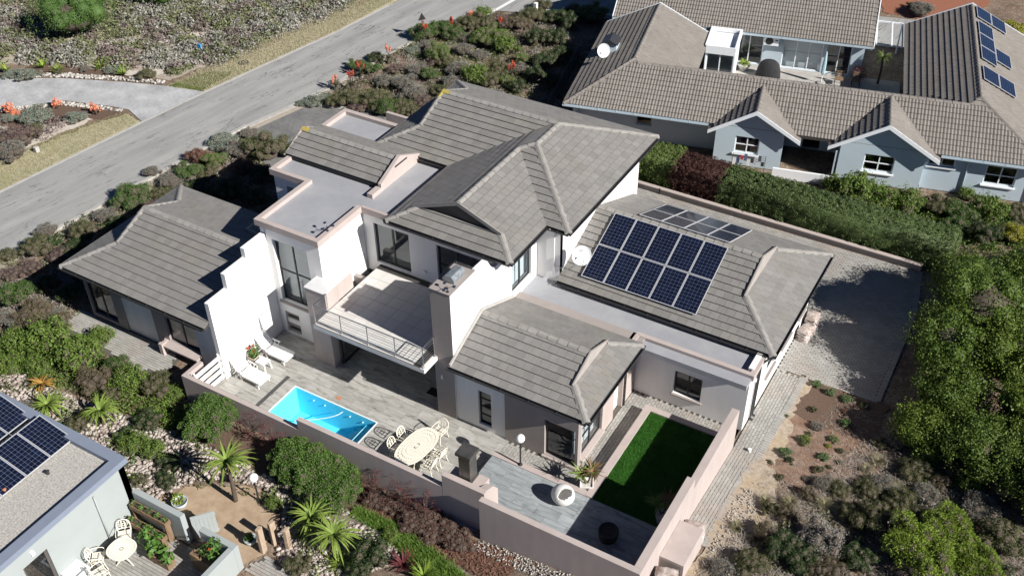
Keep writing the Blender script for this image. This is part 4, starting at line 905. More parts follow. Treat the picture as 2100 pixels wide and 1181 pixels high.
redsoil = material('reddish_bare_soil', (.13,.075,.05), (.26,.165,.115), rough=.95, scale=3.5, bump=.03, bscale=22, fine=.3, stain=(.36,.29,.23), stain_scale=.9, stain_amt=.6)
sheet('bare_soil', [(20.95,7.4),(21.0,11.9),(23.6,12.2),(25.0,11.2),(24.9,8.6),(24.0,6.8),(22.6,6.0),(21.4,6.2)], redsoil, -.012, res=.5)
sheet('mulch_bed', [(21.2,9.9),(21.3,12.0),(24.2,12.2),(24.6,10.2),(23.2,9.6)], mulch, -.006, res=.5)
palesoil = material('pale_stony_soil', (.27,.21,.155), (.44,.375,.30), rough=.95, scale=5, bump=.03, bscale=26, fine=.3, stain=(.42,.32,.19), stain_scale=.8, stain_amt=.6)
sheet('sandy_edge', [(20.65,1.4),(20.62,3.1),(20.55,4.8),(20.75,7.2),(20.78,9.5),(20.9,12.1),(21.15,12.0),(21.3,9.0),(21.6,6.2),(22.6,4.0),(22.2,1.0),(21.2,-1.5),(20.6,-1.2)], palesoil, -.009, res=.4)
# paved driveways (far off: joints come from the material)
def brickmat(name, c1, c2, mortar, rot=0, bw=.22, bh=.11):
    m = bpy.data.materials.new(name); m.use_nodes = True; nt = m.node_tree; N = nt.nodes; L = nt.links; bs = N['Principled BSDF']
    geo = N.new('ShaderNodeNewGeometry'); mp = N.new('ShaderNodeMapping'); mp.inputs['Rotation'].default_value = (0,0,rot); L.new(geo.outputs['Position'], mp.inputs['Vector'])
    b = N.new('ShaderNodeTexBrick'); b.inputs['Scale'].default_value = 1; b.inputs['Brick Width'].default_value = bw; b.inputs['Row Height'].default_value = bh; b.inputs['Mortar Size'].default_value = .006; b.inputs['Color1'].default_value = (*c1,1); b.inputs['Color2'].default_value = (*c2,1); b.inputs['Mortar'].default_value = (*mortar,1); L.new(mp.outputs[0], b.inputs['Vector'])
    n = N.new('ShaderNodeTexNoise'); n.inputs['Scale'].default_value = .9; n.inputs['Detail'].default_value = 8; L.new(mp.outputs[0], n.inputs['Vector'])
    r = N.new('ShaderNodeMapRange'); r.inputs['From Min'].default_value = .3; r.inputs['From Max'].default_value = .7; r.inputs['To Min'].default_value = .78; r.inputs['To Max'].default_value = 1.2; L.new(n.outputs['Fac'], r.inputs['Value'])
    v = N.new('ShaderNodeVectorMath'); v.operation = 'SCALE'; L.new(b.outputs['Color'], v.inputs[0]); L.new(r.outputs[0], v.inputs['Scale']); L.new(v.outputs[0], bs.inputs['Base Color']); bs.inputs['Roughness'].default_value = .9
    return m
sheet('driveway', [(-34,11),(-31.16,13.5),(-27.7,15.44),(-23.88,16.99),(-21.56,17.78),(-18.64,18.49),(-19.25,13.92),(-21.08,14.6),(-22.64,14.27),(-25.22,13.51),(-26.89,11.88),(-29,9.6)], brickmat('pale_grey_pavers', (.36,.365,.37), (.42,.425,.43), (.28,.28,.28), .5), .006)
sheet('driveway', [(-13.25,16.6),(-12.45,20.0),(-10.1,20.75),(-7.47,21.6),(1.0,20.5),(1.0,12.9),(-3.0,12.9),(-3.0,11.4),(-5,11.6),(-8,12.4),(-10.5,14.3)], brickmat('dark_grey_pavers', (.15,.147,.142), (.19,.185,.18), (.105,.105,.105), .25), .006)
kb = [(-12.45,20.05),(-10.1,20.85),(-7.47,21.7),(-6.6,21.9)]; kerb_run('kerb', kb[::-1], .12, 0, .12, concrete, '')

# brick paving round the house: real bricks, the nearest as objects
pv = material('grey_brown_paver', (.25,.243,.225), (.40,.39,.365), rough=.9, scale=1.1, island=.45, bump=.004, bscale=50, fine=.15, stain=(.33,.24,.19), stain_scale=.5, stain_amt=.4)
BW, BH = .24, .12
class Paving:
    def __init__(s): s.b = []
    def area(s, poly, fz, along='x', skip=None):
        x0, x1 = min(p[0] for p in poly), max(p[0] for p in poly); y0, y1 = min(p[1] for p in poly), max(p[1] for p in poly)
        bw, bh = (BW, BH) if along == 'x' else (BH, BW)
        j = 0; y = y0
        while y < y1:
            x = x0-(bw*.5 if (j % 2 and along == 'x') else 0); i = 0
            while x < x1:
                yy = y-(bh*.5 if (i % 2 and along == 'y') else 0)
                c = (x+bw/2, yy+bh/2)
                if all_in(poly, c) and not (skip and skip(*c)): s.b.append((x, yy, bw, bh, fz(*c)))
                x += bw; i += 1
            y += bh; j += 1
def all_in(poly, c):
    inside = False; n = len(poly)
    for i in range(n):
        (x0,y0),(x1,y1) = poly[i], poly[(i+1)%n]
        if (y0 > c[1]) != (y1 > c[1]) and c[0] < (x1-x0)*(c[1]-y0)/(y1-y0)+x0: inside = not inside
    return inside
PV = Paving()
flat0 = lambda x, y: 0.0
yard = [(10.5,16.15),(19.7,16.15),(19.7,12.0),(20.84,12.2),(23.82,12.26),(23.75,18.58),(23.25,21.7),(10.5,21.76)]
PV.area(yard, flat0, 'x'); PV.area([(8.2,17.1),(10.5,17.1),(10.5,21.76),(8.2,21.76)], flat0, 'x')
PV.area([(19.72,1.5),(20.62,1.5),(20.6,3.1),(20.5,4.75),(20.7,7.2),(20.75,9.5),(20.85,12.0),(19.72,12.0)], lambda x, y: max(0, terr(19.7, y)-.02), 'y')
PV.area([(11.9,1.93),(15.95,1.93),(15.95,2.86),(15.05,2.86),(15.05,7.85),(19.3,7.85),(19.3,7.0),(15.95,7.0),(15.95,2.86),(11.9,2.86)], flat0, 'y')
PV.area([(-8.9,-1.0),(-6.2,-1.1),(-3.7,-1.5),(-2.6,-.7),(-3.0,.18),(-8.9,.18)], flat0, 'x')
PV.area([(2.3,-13),(6.8,-13),(6.8,-7.1),(2.3,-7.1)], flat0, 'x'); PV.area([(7.1,-6.9),(9.6,-6.9),(9.2,-6.2),(7.4,-6.1)], flat0, 'x')
bx_, by_ = MB().box(.007,.007,-.05,BW-.007,BH-.007,0).mesh('paving_brick', pv), MB().box(.007,.007,-.05,BH-.007,BW-.007,0).mesh('paving_brick', pv)
PAVE = MB()
for poly in (yard, [(8.2,17.0),(10.5,17.0),(10.5,21.76),(8.2,21.76)]): PAVE.poly([(x,y,-.016) for x,y in poly])
PAVE.poly([(11.8,1.9),(19.5,1.9),(19.5,7.89),(11.8,7.89)][:0] or [(11.9,1.93,-.016),(19.4,1.93,-.016),(19.4,7.89,-.016),(11.9,7.89,-.016)])
for j in range(12):
    y0, y1 = 1.5+j*.875, 1.5+(j+1)*.875; PAVE.poly([(19.72,y0,max(0,terr(19.7,y0)-.02)-.016),(20.8,y0,max(0,terr(19.7,y0)-.02)-.016),(20.8,y1,max(0,terr(19.7,y1)-.02)-.016),(19.72,y1,max(0,terr(19.7,y1)-.02)-.016)])
PAVE.poly([(-8.9,-1.4,-.017),(-2.6,-1.4,-.017),(-2.6,.18,-.017),(-8.9,.18,-.017)]); PAVE.poly([(2.3,-13,-.016),(6.8,-13,-.016),(6.8,-7.1,-.016),(2.3,-7.1,-.016)]); PAVE.poly([(7.1,-6.9,-.016),(9.6,-6.9,-.016),(9.2,-6.2,-.016),(7.4,-6.1,-.016)])
pave_o = tag(PAVE.build('brick_paving', material('paving_joint_sand', (.10,.09,.075), var=.2, rough=.95, scale=8)), kind='structure')
def near(b): d = Vector((b[0], b[1], b[4]))-CPOS; return d.length
PV.b.sort(key=near); mb = MB()
cnt = 0
for k, (x, y, bw, bh, z) in enumerate(PV.b):
    vis = 19.7 < x < 20.8 and y > 1.5 or (12 < x < 19.3 and 1.9 < y < 7.9)
    dz = RND.uniform(-.004, .004)
    if vis and cnt < 300: inst('paving_brick', bx_ if bw > bh else by_, pave_o, (x, y, z+dz)); cnt += 1
    else: mb.box(x+.007, y+.007, z-.03, x+bw-.007, y+bh-.007, z+dz)
tag(mb.build('paving_bricks', pv, pave_o), kind='stuff')

mb = MB()   # edging course along the outer side of yard and path
for pts in ([(20.9,12.2),(23.86,12.22),(23.80,18.58),(23.28,21.74)], [(20.66,1.5),(20.64,3.1),(20.56,4.75),(20.75,7.2),(20.80,9.5),(20.9,12.1)]):
    for (x0_, y0_), (x1_, y1_) in zip(pts[:-1], pts[1:]):
        A = Vector((x0_, y0_, 0)); B = Vector((x1_, y1_, 0)); L_ = (B-A).length; n = max(1, int(L_/.125)); dd = (B-A)/n; sd = Vector((-dd.y, dd.x, 0)).normalized()
        for i in range(n):
            p = A+dd*(i+.5); zz = max(0, terr(19.7, p.y)-.02) if p.x < 21.2 and p.y < 12 else 0
            mb.obox((p.x, p.y, zz-.012+RND.uniform(-.003,.003)), dd*.45, sd*.115, (0,0,.02))
tag(mb.build('edging_bricks', pv, pave_o), kind='stuff')
# ------------------------------------------------------------------ terrace: slab with pool, tiles
POOL = (2.78, -1.15, 6.92, 1.10)
mb = MB()
for b in ((SITE[0],SITE[1],POOL[0],5.6),(POOL[2],SITE[1],12.0,5.6),(POOL[0],SITE[1],POOL[2],POOL[1]),(POOL[0],POOL[3],POOL[2],5.6)): mb.box(b[0]+.001,b[1],-.3,b[2]-.001,b[3],-.02)
terrace = tag(mb.build('terrace', concrete), kind='structure')
def planktile(name, c1, c2, st):
    m = bpy.data.materials.new(name); m.use_nodes = True; nt = m.node_tree; N = nt.nodes; L = nt.links; bs = N['Principled BSDF']
    geo = N.new('ShaderNodeNewGeometry'); oi = N.new('ShaderNodeObjectInfo')
    cb = N.new('ShaderNodeVectorMath'); cb.operation = 'SCALE'; cb.inputs['Scale'].default_value = 37; cx = N.new('ShaderNodeCombineXYZ'); L.new(oi.outputs['Random'], cx.inputs[0]); L.new(oi.outputs['Random'], cx.inputs[1]); L.new(cx.outputs[0], cb.inputs[0])
    ad = N.new('ShaderNodeVectorMath'); L.new(geo.outputs['Position'], ad.inputs[0]); L.new(cb.outputs[0], ad.inputs[1])
    mp = N.new('ShaderNodeMapping'); mp.inputs['Scale'].default_value = (1.1,5.0,1); mp.inputs['Rotation'].default_value = (0,0,.12); L.new(ad.outputs[0], mp.inputs['Vector'])
    n = N.new('ShaderNodeTexNoise'); n.inputs['Scale'].default_value = 1.2; n.inputs['Detail'].default_value = 9; n.inputs['Roughness'].default_value = .62; n.inputs['Distortion'].default_value = .6; L.new(mp.outputs[0], n.inputs['Vector'])
    r = N.new('ShaderNodeValToRGB'); e = r.color_ramp.elements; e[0].position = .32; e[0].color = (*c1,1); e[1].position = .62; e[1].color = (*c2,1); x = e.new(.44); x.color = (*st,1); L.new(n.outputs['Fac'], r.inputs[0])
    mr = N.new('ShaderNodeMapRange'); mr.inputs['To Min'].default_value = .88; mr.inputs['To Max'].default_value = 1.1; L.new(oi.outputs['Random'], mr.inputs['Value'])
    v = N.new('ShaderNodeVectorMath'); v.operation = 'SCALE'; L.new(r.outputs[0], v.inputs[0]); L.new(mr.outputs[0], v.inputs['Scale']); L.new(v.outputs[0], bs.inputs['Base Color']); bs.inputs['Roughness'].default_value = .55; bs.inputs['Specular IOR Level'].default_value = .25
    return m
ptile = planktile('grey_beige_stone_tile', (.19,.18,.155), (.40,.39,.365), (.32,.31,.285)); dtile = planktile('blue_grey_stone_tile', (.15,.17,.18), (.33,.35,.36), (.25,.27,.28))
TW, TH = .90, .45
tme = MB().box(.004,.004,-.02,TW-.004,TH-.004,0).mesh('floor_tile', ptile); dme = MB().box(.004,.004,-.02,TW-.004,TH-.004,0).mesh('floor_tile', dtile)
def lay(parent, me, mat, x0, y0, x1, y1, z, block=None):
    j = 0; y = y0
    while y < y1-.01:
        x = x0-(TW*.5 if j % 2 else 0)
        while x < x1-.01:
            a, b, c, d = max(x,x0), min(x+TW,x1), y, min(y+TH,y1)
            pieces = [(a,c,b,d)]
            if block:
                bx0, by0, bx1, by1 = block; out = []
                for (a,c,b,d) in pieces:
                    if b <= bx0 or a >= bx1 or d <= by0 or c >= by1: out.append((a,c,b,d)); continue
                    if a < bx0: out.append((a,c,bx0,d))
                    if b > bx1: out.append((bx1,c,b,d))
                    m0, m1 = max(a,bx0), min(b,bx1)
                    if c < by0: out.append((m0,c,m1,by0))
                    if d > by1: out.append((m0,by1,m1,d))
                pieces = out
            for (a,c,b,d) in pieces:
                if b-a < .03 or d-c < .03: continue
                if b-a > TW-.001 and d-c > TH-.001: inst('floor_tile', me, parent, (a,c,z))
                else: MB().box(.004,.004,-.02,b-a-.004,d-c-.004,0).build('floor_tile', mat, parent, loc=(a,c,z))
            x += TW
        y += TH; j += 1
lay(terrace, tme, ptile, .02, -1.45, 11.95, 5.45, 0.0, (POOL[0]-.06, POOL[1]-.06, POOL[2]+.06, POOL[3]+.06))
# raised deck
mb = MB(); mb.box(12.0,-1.78,-.3,19.4,1.62,.375); deck_o = tag(mb.build('raised_deck', concrete), kind='structure')
lay(deck_o, dme, dtile, 12.03, -1.78, 19.38, 1.60, .40)

# ------------------------------------------------------------------ pool
PO = thing('swimming_pool', 'rectangular swimming pool with bright turquoise water set in the terrace', 'pool', (4.85, 0, -1.3))
pshell = material('pool_shell_blue', (.13,.66,.86), var=.03, rough=.5, scale=.6)
x0, y0, x1, y1 = POOL; mb = MB(); d = -1.25; sl_ = .12
mb.poly([(x0+sl_,y0+sl_,d),(x1-sl_,y0+sl_,d),(x1-sl_,y1-sl_,d),(x0+sl_,y1-sl_,d)])
cor = [(x0,y0),(x1,y0),(x1,y1),(x0,y1)]; ci = [(x0+sl_,y0+sl_),(x1-sl_,y0+sl_),(x1-sl_,y1-sl_),(x0+sl_,y1-sl_)]
for i in range(4): j = (i+1) % 4; mb.poly([(*cor[j],-.01),(*cor[i],-.01),(*ci[i],d),(*ci[j],d)])
mb.build('pool_shell', pshell, PO)
mb = MB(); 
for b in ((x0-.055,y0-.055,x1+.055,y0),(x0-.055,y1,x1+.055,y1+.055),(x0-.055,y0+.001,x0,y1-.001),(x1,y0+.001,x1+.055,y1-.001)): mb.box(b[0],b[1],-.10,b[2],b[3],.003)
mb.build('pool_coping', material('white_pool_edge', (.70,.76,.78), var=.03, rough=.4), PO)
pstep = material('pool_step_edge', (.42,.74,.85), var=.03, rough=.5)
for k in range(3):
    MB().box(x1-.10-(k+1)*.36,y0+.1,-1.24,x1-.10-k*.36-.004,y1-.1,-.28-k*.30,0).build('pool_step', pshell, PO)
    if k < 2: MB().box(x1-.10-(k+1)*.36,y0+.2,-.28-k*.30+.002,x1-.10-(k+1)*.36+.07,y1-.35,-.28-k*.30+.006).build('step_edge', pstep, PO)
def water():
    m = bpy.data.materials.new('pool_water'); m.use_nodes = True; nt = m.node_tree; N = nt.nodes; L = nt.links; out = N['Material Output']; N.remove(N['Principled BSDF'])
    tr = N.new('ShaderNodeBsdfTransparent'); tr.inputs[0].default_value = (.86,.975,1,1); gl = N.new('ShaderNodeBsdfGlossy'); gl.inputs['Roughness'].default_value = .02
    lw = N.new('ShaderNodeLayerWeight'); fr = N.new('ShaderNodeMath'); fr.operation = 'POWER'; fr.inputs[1].default_value = 5; fr.use_clamp = True; L.new(lw.outputs['Facing'], fr.inputs[0]); geo = N.new('ShaderNodeNewGeometry')
    n = N.new('ShaderNodeTexNoise'); n.inputs['Scale'].default_value = 5; n.inputs['Detail'].default_value = 3; L.new(geo.outputs['Position'], n.inputs['Vector']); b = N.new('ShaderNodeBump'); b.inputs['Strength'].default_value = .15; b.inputs['Distance'].default_value = .05; L.new(n.outputs['Fac'], b.inputs['Height']); L.new(b.outputs[0], gl.inputs['Normal']); L.new(b.outputs[0], lw.inputs['Normal'])
    ms = N.new('ShaderNodeMixShader'); L.new(fr.outputs[0], ms.inputs[0]); L.new(tr.outputs[0], ms.inputs[1]); L.new(gl.outputs[0], ms.inputs[2]); L.new(ms.outputs[0], out.inputs['Surface']); return m
MB().poly([(x0+.01,y0+.01,-.10),(x1-.01,y0+.01,-.10),(x1-.01,y1-.01,-.10),(x0+.01,y1-.01,-.10)]).build('water', water(), PO)
for x in (3.75,4.33,5.61,6.26): MB().lathe([(.0,0),(.035,0),(.035,.02),(.0,.02)], 10, (x,y1-.06,-.28)).build('inlet_fitting', whitep, PO)
pc = thing('pool_cleaner', 'round dark pool cleaner on the pool floor with pale hose', 'cleaner', (4.35,.15,-1.22))
MB().lathe([(.0,0),(.21,0),(.23,.03),(.16,.06),(.10,.13),(.0,.15)], 20, (4.35,.15,-1.22)).build('body', material('cleaner_grey', (.05,.12,.16), rough=.5), pc, smooth=True)
hp = [(4.4,.15,-1.05),(4.1,-.15,-.6),(3.9,-.4,-.13),(4.2,-.25,-.07),(4.6,.05,-.07),(5.0,.40,-.07),(5.25,.72,-.07),(5.32,.98,-.08)]
def smooth_path(pts, n=6):
    out = []; P = [Vector(p) for p in pts]
    for i in range(len(P)-1):
        a, b, c, d = P[max(i-1,0)], P[i], P[i+1], P[min(i+2,len(P)-1)]
        for k in range(n):
            t = k/n; out.append(.5*((2*b)+(c-a)*t+(2*a-5*b+4*c-d)*t*t+(3*b-a-3*c+d)*t**3))
    return out+[P[-1]]
MB().tube(smooth_path(hp), .021, 8).build('hose', material('pale_hose', (.42,.55,.60), rough=.4), pc, smooth=True)
tag(MB().box(4.64,1.38,.003,4.88,1.54,.012).build('skimmer_lid', terracotta), 'orange square lid in the terrace tiles beside the pool', 'lid')
tag(MB().box(2.05,-.62,.003,2.22,1.44,.010).build('drain_cover', material('drain_dark', (.07,.07,.07), var=.2, rough=.8, scale=9)), 'long dark drain cover strip in the tiles left of the pool', 'drain')
tag(MB().box(7.7,3.5,.003,8.35,3.9,.014).build('door_mat', material('mat_black', (.012,.012,.012), rough=.9)), 'black door mat at the foot of the chimney wall', 'mat')

# ------------------------------------------------------------------ garden walls
def gwall(name, label, boxes, mat=pink, at=None, cap=True):
    b0 = boxes[0]; t = thing(name, label, 'wall', ((b0[0]+b0[3])/2, (b0[1]+b0[4])/2, 0))
    for b in boxes: MB().box(*b).build('wall_body', mat, t, bevel=.008)
    return t
gwall('garden_wall', 'taupe wall between the pool and the planted bank, lower left stretch', [(-.62,-1.65,-.3,5.4,-1.45,1.30), (-.62,-1.448,-.3,-.42,-.62,1.299)])
gwall('garden_wall', 'taupe wall in front of the dining table beside the red-leaved hedge', [(5.402,-1.65,-.3,11.98,-1.45,1.85)])
gwall('garden_wall', 'tall taupe retaining wall in front of the blue-grey deck', [(13.73,-2.02,-.3,19.71,-1.80,2.55)])
gwall('garden_wall', 'pale pink boundary wall beside the lawn, higher near the front corner', [(19.41,-1.798,-.3,19.71,2.49,2.549), (19.41,2.492,-.3,19.71,6.93,2.0)])
BR = thing('braai', 'taupe built-in barbecue with square dark steel chimney at the end of the terrace wall', 'barbecue', (12.8,-1.3,0))
MB().box(11.982,-1.652,-.3,13.728,-1.43,2.48).build('back_wall', pink, BR, bevel=.008)
mb = MB(); mb.ext([(13.45,-1.428,.4),(13.45,-.75,.4),(13.45,-.75,1.9),(13.45,-1.05,2.30),(13.45,-1.428,2.48)], (.27,0,0)); mb.build('side_wall', pink, BR)
mb = MB(); mb.box(12.05,-1.428,.0,13.44,-.85,.95); mb.box(12.05,-1.428,.952,12.3,-.85,2.2); mb.box(12.302,-1.428,1.7,13.44,-.85,2.35); mb.build('fire_box', pink, BR)
dsteel = material('dark_brushed_steel', (.12,.115,.105), (.20,.19,.175), metal=.7, rough=.38, scale=3)
MB().box(12.55,-1.38,2.352,13.0,-.93,3.55).build('flue', dsteel, BR); mb = MB(); mb.ext([(12.47,-1.46,3.552),(13.08,-1.46,3.552),(13.08,-.85,3.552),(12.47,-.85,3.552)], (0,0,.14)); mb.build('flue_cap', dsteel, BR, bevel=.01)
MB().box(12.50,-1.42,2.352,13.05,-.88,2.40).build('flue_base', dsteel, BR)
MB().lathe([(.0,-.05),(.04,-.05),(.04,.05),(.0,.05)], 10, (13.76,-1.2,1.3)).build('tap', whitep, BR)
# two tiled steps at the terrace corner beside the barbecue
mb = MB(); mb.box(11.3,-1.44,.003,11.97,-.7,.20); mb.box(11.62,-1.44,.201,11.97,-.7,.38); tag(mb.build('step_block', dtile), 'two low tiled steps beside the barbecue at the terrace edge', 'steps')
# kerbs round lawn and deck
kt = thing('planter_kerb', 'pale pink kerb round the artificial lawn and along the deck edge', 'kerb', (16.1,4,0))
for b in ((15.97,1.62,-.05,16.27,7.0,.43), (16.272,6.73,-.05,19.39,7.0,.429), (12.02,1.605,-.05,15.968,1.85,.425)): MB().box(*b).build('kerb_body', pink, kt, bevel=.006)
MB().box(16.272,1.62,-.05,19.39,6.728,.36).build('lawn_base', soil, kt)
# slatted screen at the left end of the terrace
sc = thing('slatted_screen', 'white horizontal slat screen between the stepped wall and the terrace corner', 'screen', (-.05,-.7,0))
for k in range(4): MB().box(-.12,-1.44,.12+k*.34,-.06,-.01,.30+k*.34).build('slat', white, sc)
for y in (-1.40,-.05): MB().box(-.17,y-.03,0,-.122,y+.03,1.42).build('slat_post', white, sc)
# rear boundary wall with coping
bw_ = thing('boundary_wall', 'low brown boundary wall with pale coping at the foot of the long hedge', 'wall', (15.5,21.5,0))
MB().box(8.0,21.80,-.1,23.3,21.96,.27).build('wall_body', taupe, bw_); MB().box(8.0,21.76,.272,23.32,22.0,.32).build('coping', pink, bw_)
MB().box(9.95,21.75,.0,10.0,21.799,.34).build('wall_joint', darkmetal, bw_)
lw_ = thing('low_wall', 'short pale wall at the end of the dark paved driveway behind the garage', 'wall', (-6,20.9,0)); MB().box(-6.7,20.75,-.05,-5.2,20.95,.75).build('wall_body', pink, lw_)
# meter box outside the right boundary wall
z = terr(20.2,.5)
tb = thing('utility_enclosure', 'pink plastered box enclosure against the outside of the right boundary wall', 'box', (20.2,.5,z-.1)); MB().box(19.715,-.35,z-.5,20.58,1.38,1.60).build('box_body', pink, tb, bevel=.008); MB().box(19.80,-.355,.95,20.5,-.351,1.5).build('box_door', taupe, tb)

# ------------------------------------------------------------------ terrace furniture (built in local coordinates)
def lounger(loc, rz, label):
    t = thing('sun_lounger', label, 'sun lounger', loc, rz, 'white sun loungers', local=True)
    mb = MB()   # slatted bed, x from head to foot
    for i in range(9): mb.box(.52+i*.125,-.27,.30,.52+i*.125+.112,.27,.335)
    for s in (-1,1): mb.box(.45,s*.30-.03,.24,1.68,s*.30+.03,.34)
    mb.box(1.63,-.27,.24,1.70,.27,.34); mb.build('bed', whitep, t, bevel=.01)
    mb = MB(); d = Vector((-.42,0,.58)).normalized(); n = Vector((d.z,0,-d.x))
    for i in range(6): mb.obox(Vector((.47,0,.33))+d*(.06+i*.118), d*.052, Vector((0,.26,0)), n*.016)
    for s in (-1,1): mb.obox(Vector((.47,s*.29,.33))+d*.36, d*.37, Vector((0,.03,0)), n*.03)
    mb.obox(Vector((.47,0,.33))+d*.73, d*.03, Vector((0,.26,0)), n*.03); mb.build('backrest', whitep, t, bevel=.01)
    for x, s in ((.55,-1),(.55,1),(1.50,-1),(1.50,1)): MB().ext([(x-.05,s*.30-.02,.26),(x+.05,s*.30-.02,.26),(x+.09,s*.30-.02,.0),(x+.03,s*.30-.02,.0)], (0,.04,0)).build('leg', whitep, t)
    for s in (-1,1):
        mb = MB(); mb.box(.40,s*.35-.03,.50,.86,s*.35+.03,.53); mb.bar((.52,s*.34,.5),(.60,s*.32,.3),.035); mb.bar((.80,s*.34,.5),(.72,s*.32,.3),.035); mb.build('armrest', whitep, t, bevel=.008)
    for s in (-1,1): MB().tube([(.30,s*.30-.02,.07),(.30,s*.30+.02,.07)], .07, 14).build('wheel', whitep, t)
    mb = MB(); mb.bar((.30,-.30,.07),(.30,.30,.07),.02); mb.bar((.30,-.28,.07),(.55,-.28,.28),.03); mb.bar((.30,.28,.07),(.55,.28,.28),.03); mb.build('axle', whitep, t)
    return t
lounger((-.02,2.20,0), rad(-1), 'white plastic sun lounger nearer the tall window, beside the flower box'); lounger((.0,.62,0), rad(-3), 'white plastic sun lounger nearer the planted bank, beside the small white table')
t = thing('side_table', 'small white plastic side table between the two sun loungers', 'table', (.92,1.30,0), local=True)
MB().box(-.24,-.21,.42,.24,.21,.46).build('table_top', whitep, t, bevel=.012)
for sx in (-1,1):
    for sy in (-1,1): MB().ext([(sx*.19-.03,sy*.16-.03,.42),(sx*.19+.03,sy*.16-.03,.42),(sx*.19+.03,sy*.16+.03,.42),(sx*.19-.03,sy*.16+.03,.42)], (sx*.04,sy*.03,-.42)).build('leg', whitep, t)
LEAFM = {}
def leafmat(name, c1, c2, rough=.55):
    return material('leaf_'+name, c1, c2, rough=rough, island=.75, scale=1.2, spec=.25, leafy=True)
def blades(mb, c, n, ln, w, droop=.5, spread=1.0, up=.5, seg=4, rs=None, fold=.25, m=0):
    """rosette of long tapered curved leaves"""
    rs = rs or RND
    for i in range(n):
        a = rs.uniform(0, 2*math.pi); tilt = up+rs.uniform(-.3,.45)*spread; l = ln*rs.uniform(.7,1.1); dr = droop*rs.uniform(.6,1.3)
        p = Vector(c); el = tilt; pts = []
        for k in range(seg+1):
            pts.append(p.copy()); p = p+Vector((math.cos(a)*math.cos(el), math.sin(a)*math.cos(el), math.sin(el)))*(l/seg); el -= dr/seg*2
        sd = Vector((-math.sin(a), math.cos(a), 0))
        for k in range(seg):
            w0 = w*(1-(k/seg)**1.4)*(.75+.25*min(1,k*2)); w1 = w*(1-((k+1)/seg)**1.4)
            q0, q1 = pts[k], pts[k+1]; nrm = Vector((0,0,1))
            L0, L1, R0, R1 = q0-sd*w0+nrm*w0*fold, q1-sd*w1+nrm*w1*fold, q0+sd*w0+nrm*w0*fold, q1+sd*w1+nrm*w1*fold
            mb.poly([L0,q0,q1,L1], m); mb.poly([q0,R0,R1,q1], m)
aloe_m = leafmat('aloe', (.13,.20,.04), (.26,.34,.07)); aloer_m = leafmat('aloe_bronze', (.16,.13,.06), (.30,.17,.09)); redleaf_m = leafmat('burgundy', (.10,.025,.03), (.22,.07,.07))
red_m = leafmat('red_flower', (.42,.05,.03), (.60,.13,.06)); orange_m = leafmat('orange_flower', (.66,.19,.10), (.80,.36,.22)); lime_m = leafmat('lime', (.14,.22,.03), (.26,.34,.05)); green_m = leafmat('fresh_green', (.06,.14,.025), (.12,.23,.045))
t = thing('flower_box', 'beige square planter box with red geraniums against the white stepped wall', 'planter', (.30,1.42,0), local=True)
mb = MB(); mb.ext([(-.20,-.20,0),(.20,-.20,0),(.20,.20,0),(-.20,.20,0)], (0,0,.36)); mb.build('box', material('sandstone_pot', (.50,.45,.38), var=.08, rough=.9), t, bevel=.015)
mb = MB(); mb.poly([(-.18,-.18,.365),(.18,-.18,.365),(.18,.18,.365),(-.18,.18,.365)]); mb.build('soil', soil, t, world=False)
def leafball(mb, c, r, n, ls, m=0, flat=1.0, rs=None):
    rs = rs or NR
    for i in range(n):
        v = rs.normal(size=3); v /= np.linalg.norm(v); p = Vector(c)+Vector((v[0]*r, v[1]*r, v[2]*r*flat))*(rs.uniform(.5,1)**.4)
        a = Vector(rs.normal(size=3)).normalized(); b = Vector(v).cross(a)
        if b.length < .1: continue
        b.normalize(); a = (a+Vector(v)*.3).normalized(); s = ls*rs.uniform(.6,1.3)
        mb.poly([p-a*s, p-b*s*.5, p+a*s, p+b*s*.5], m)
mb = MB(); leafball(mb, (0,0,.50), .22, 130, .06); leafball(mb, (.1,.1,.78), .14, 40, .05); mb.build('leaves', green_m, t, world=False)
mb = MB(); [leafball(mb, c, .07, 26, .04) for c in ((-.16,-.05,.78),(-.02,.12,.85),(-.12,.12,.72),(.12,.02,.66))]; mb.build('flowers', red_m, t, world=False)
for p in ((-.16,-.05),(-.02,.12),(.12,.02)): MB().tube([(p[0]*.4,p[1]*.4,.38),(p[0],p[1],.76)], .008, 5).build('stem', green_m, t, world=False)
# oval dining table and cast chairs
def lattice_disc(mb, rx, ry, z, th, n=40, holes=True):
    """pierced oval top: rim ring, rings and spokes"""
    def ring(a, b):
        for i in range(n):
            t0, t1 = 2*math.pi*i/n, 2*math.pi*(i+1)/n
            f = lambda s, t, zz: (rx*s*math.copysign(abs(math.cos(t))**.8, math.cos(t)), ry*s*math.copysign(abs(math.sin(t))**.8, math.sin(t)), zz)
            q = [f(a,t0,z+th), f(b,t0,z+th), f(b,t1,z+th), f(a,t1,z+th)]; p = [f(a,t0,z), f(b,t0,z), f(b,t1,z), f(a,t1,z)]
            mb.poly(q); mb.poly(p[::-1]); mb.poly([p[1],p[2],q[2],q[1]]); mb.poly([p[3],p[0],q[0],q[3]])
    ring(.86,1.0); ring(.70,.82); ring(.52,.66); ring(.34,.48); ring(.14,.30); ring(.0,.10)
    for i in range(28):
        t = 2*math.pi*i/28; mb.bar((rx*.05*math.cos(t),ry*.05*math.sin(t),z+th*.5),(rx*.93*math.cos(t),ry*.93*math.sin(t),z+th*.5), .035, th*.8)
t = thing('dining_table', 'cream cast metal oval dining table on the terrace near the wall', 'table', (9.44,.35,0), rad(-4), local=True)
mb = MB(); lattice_disc(mb, .58, 1.05, .70, .025, 48); mb.build('table_top', castiron, t)
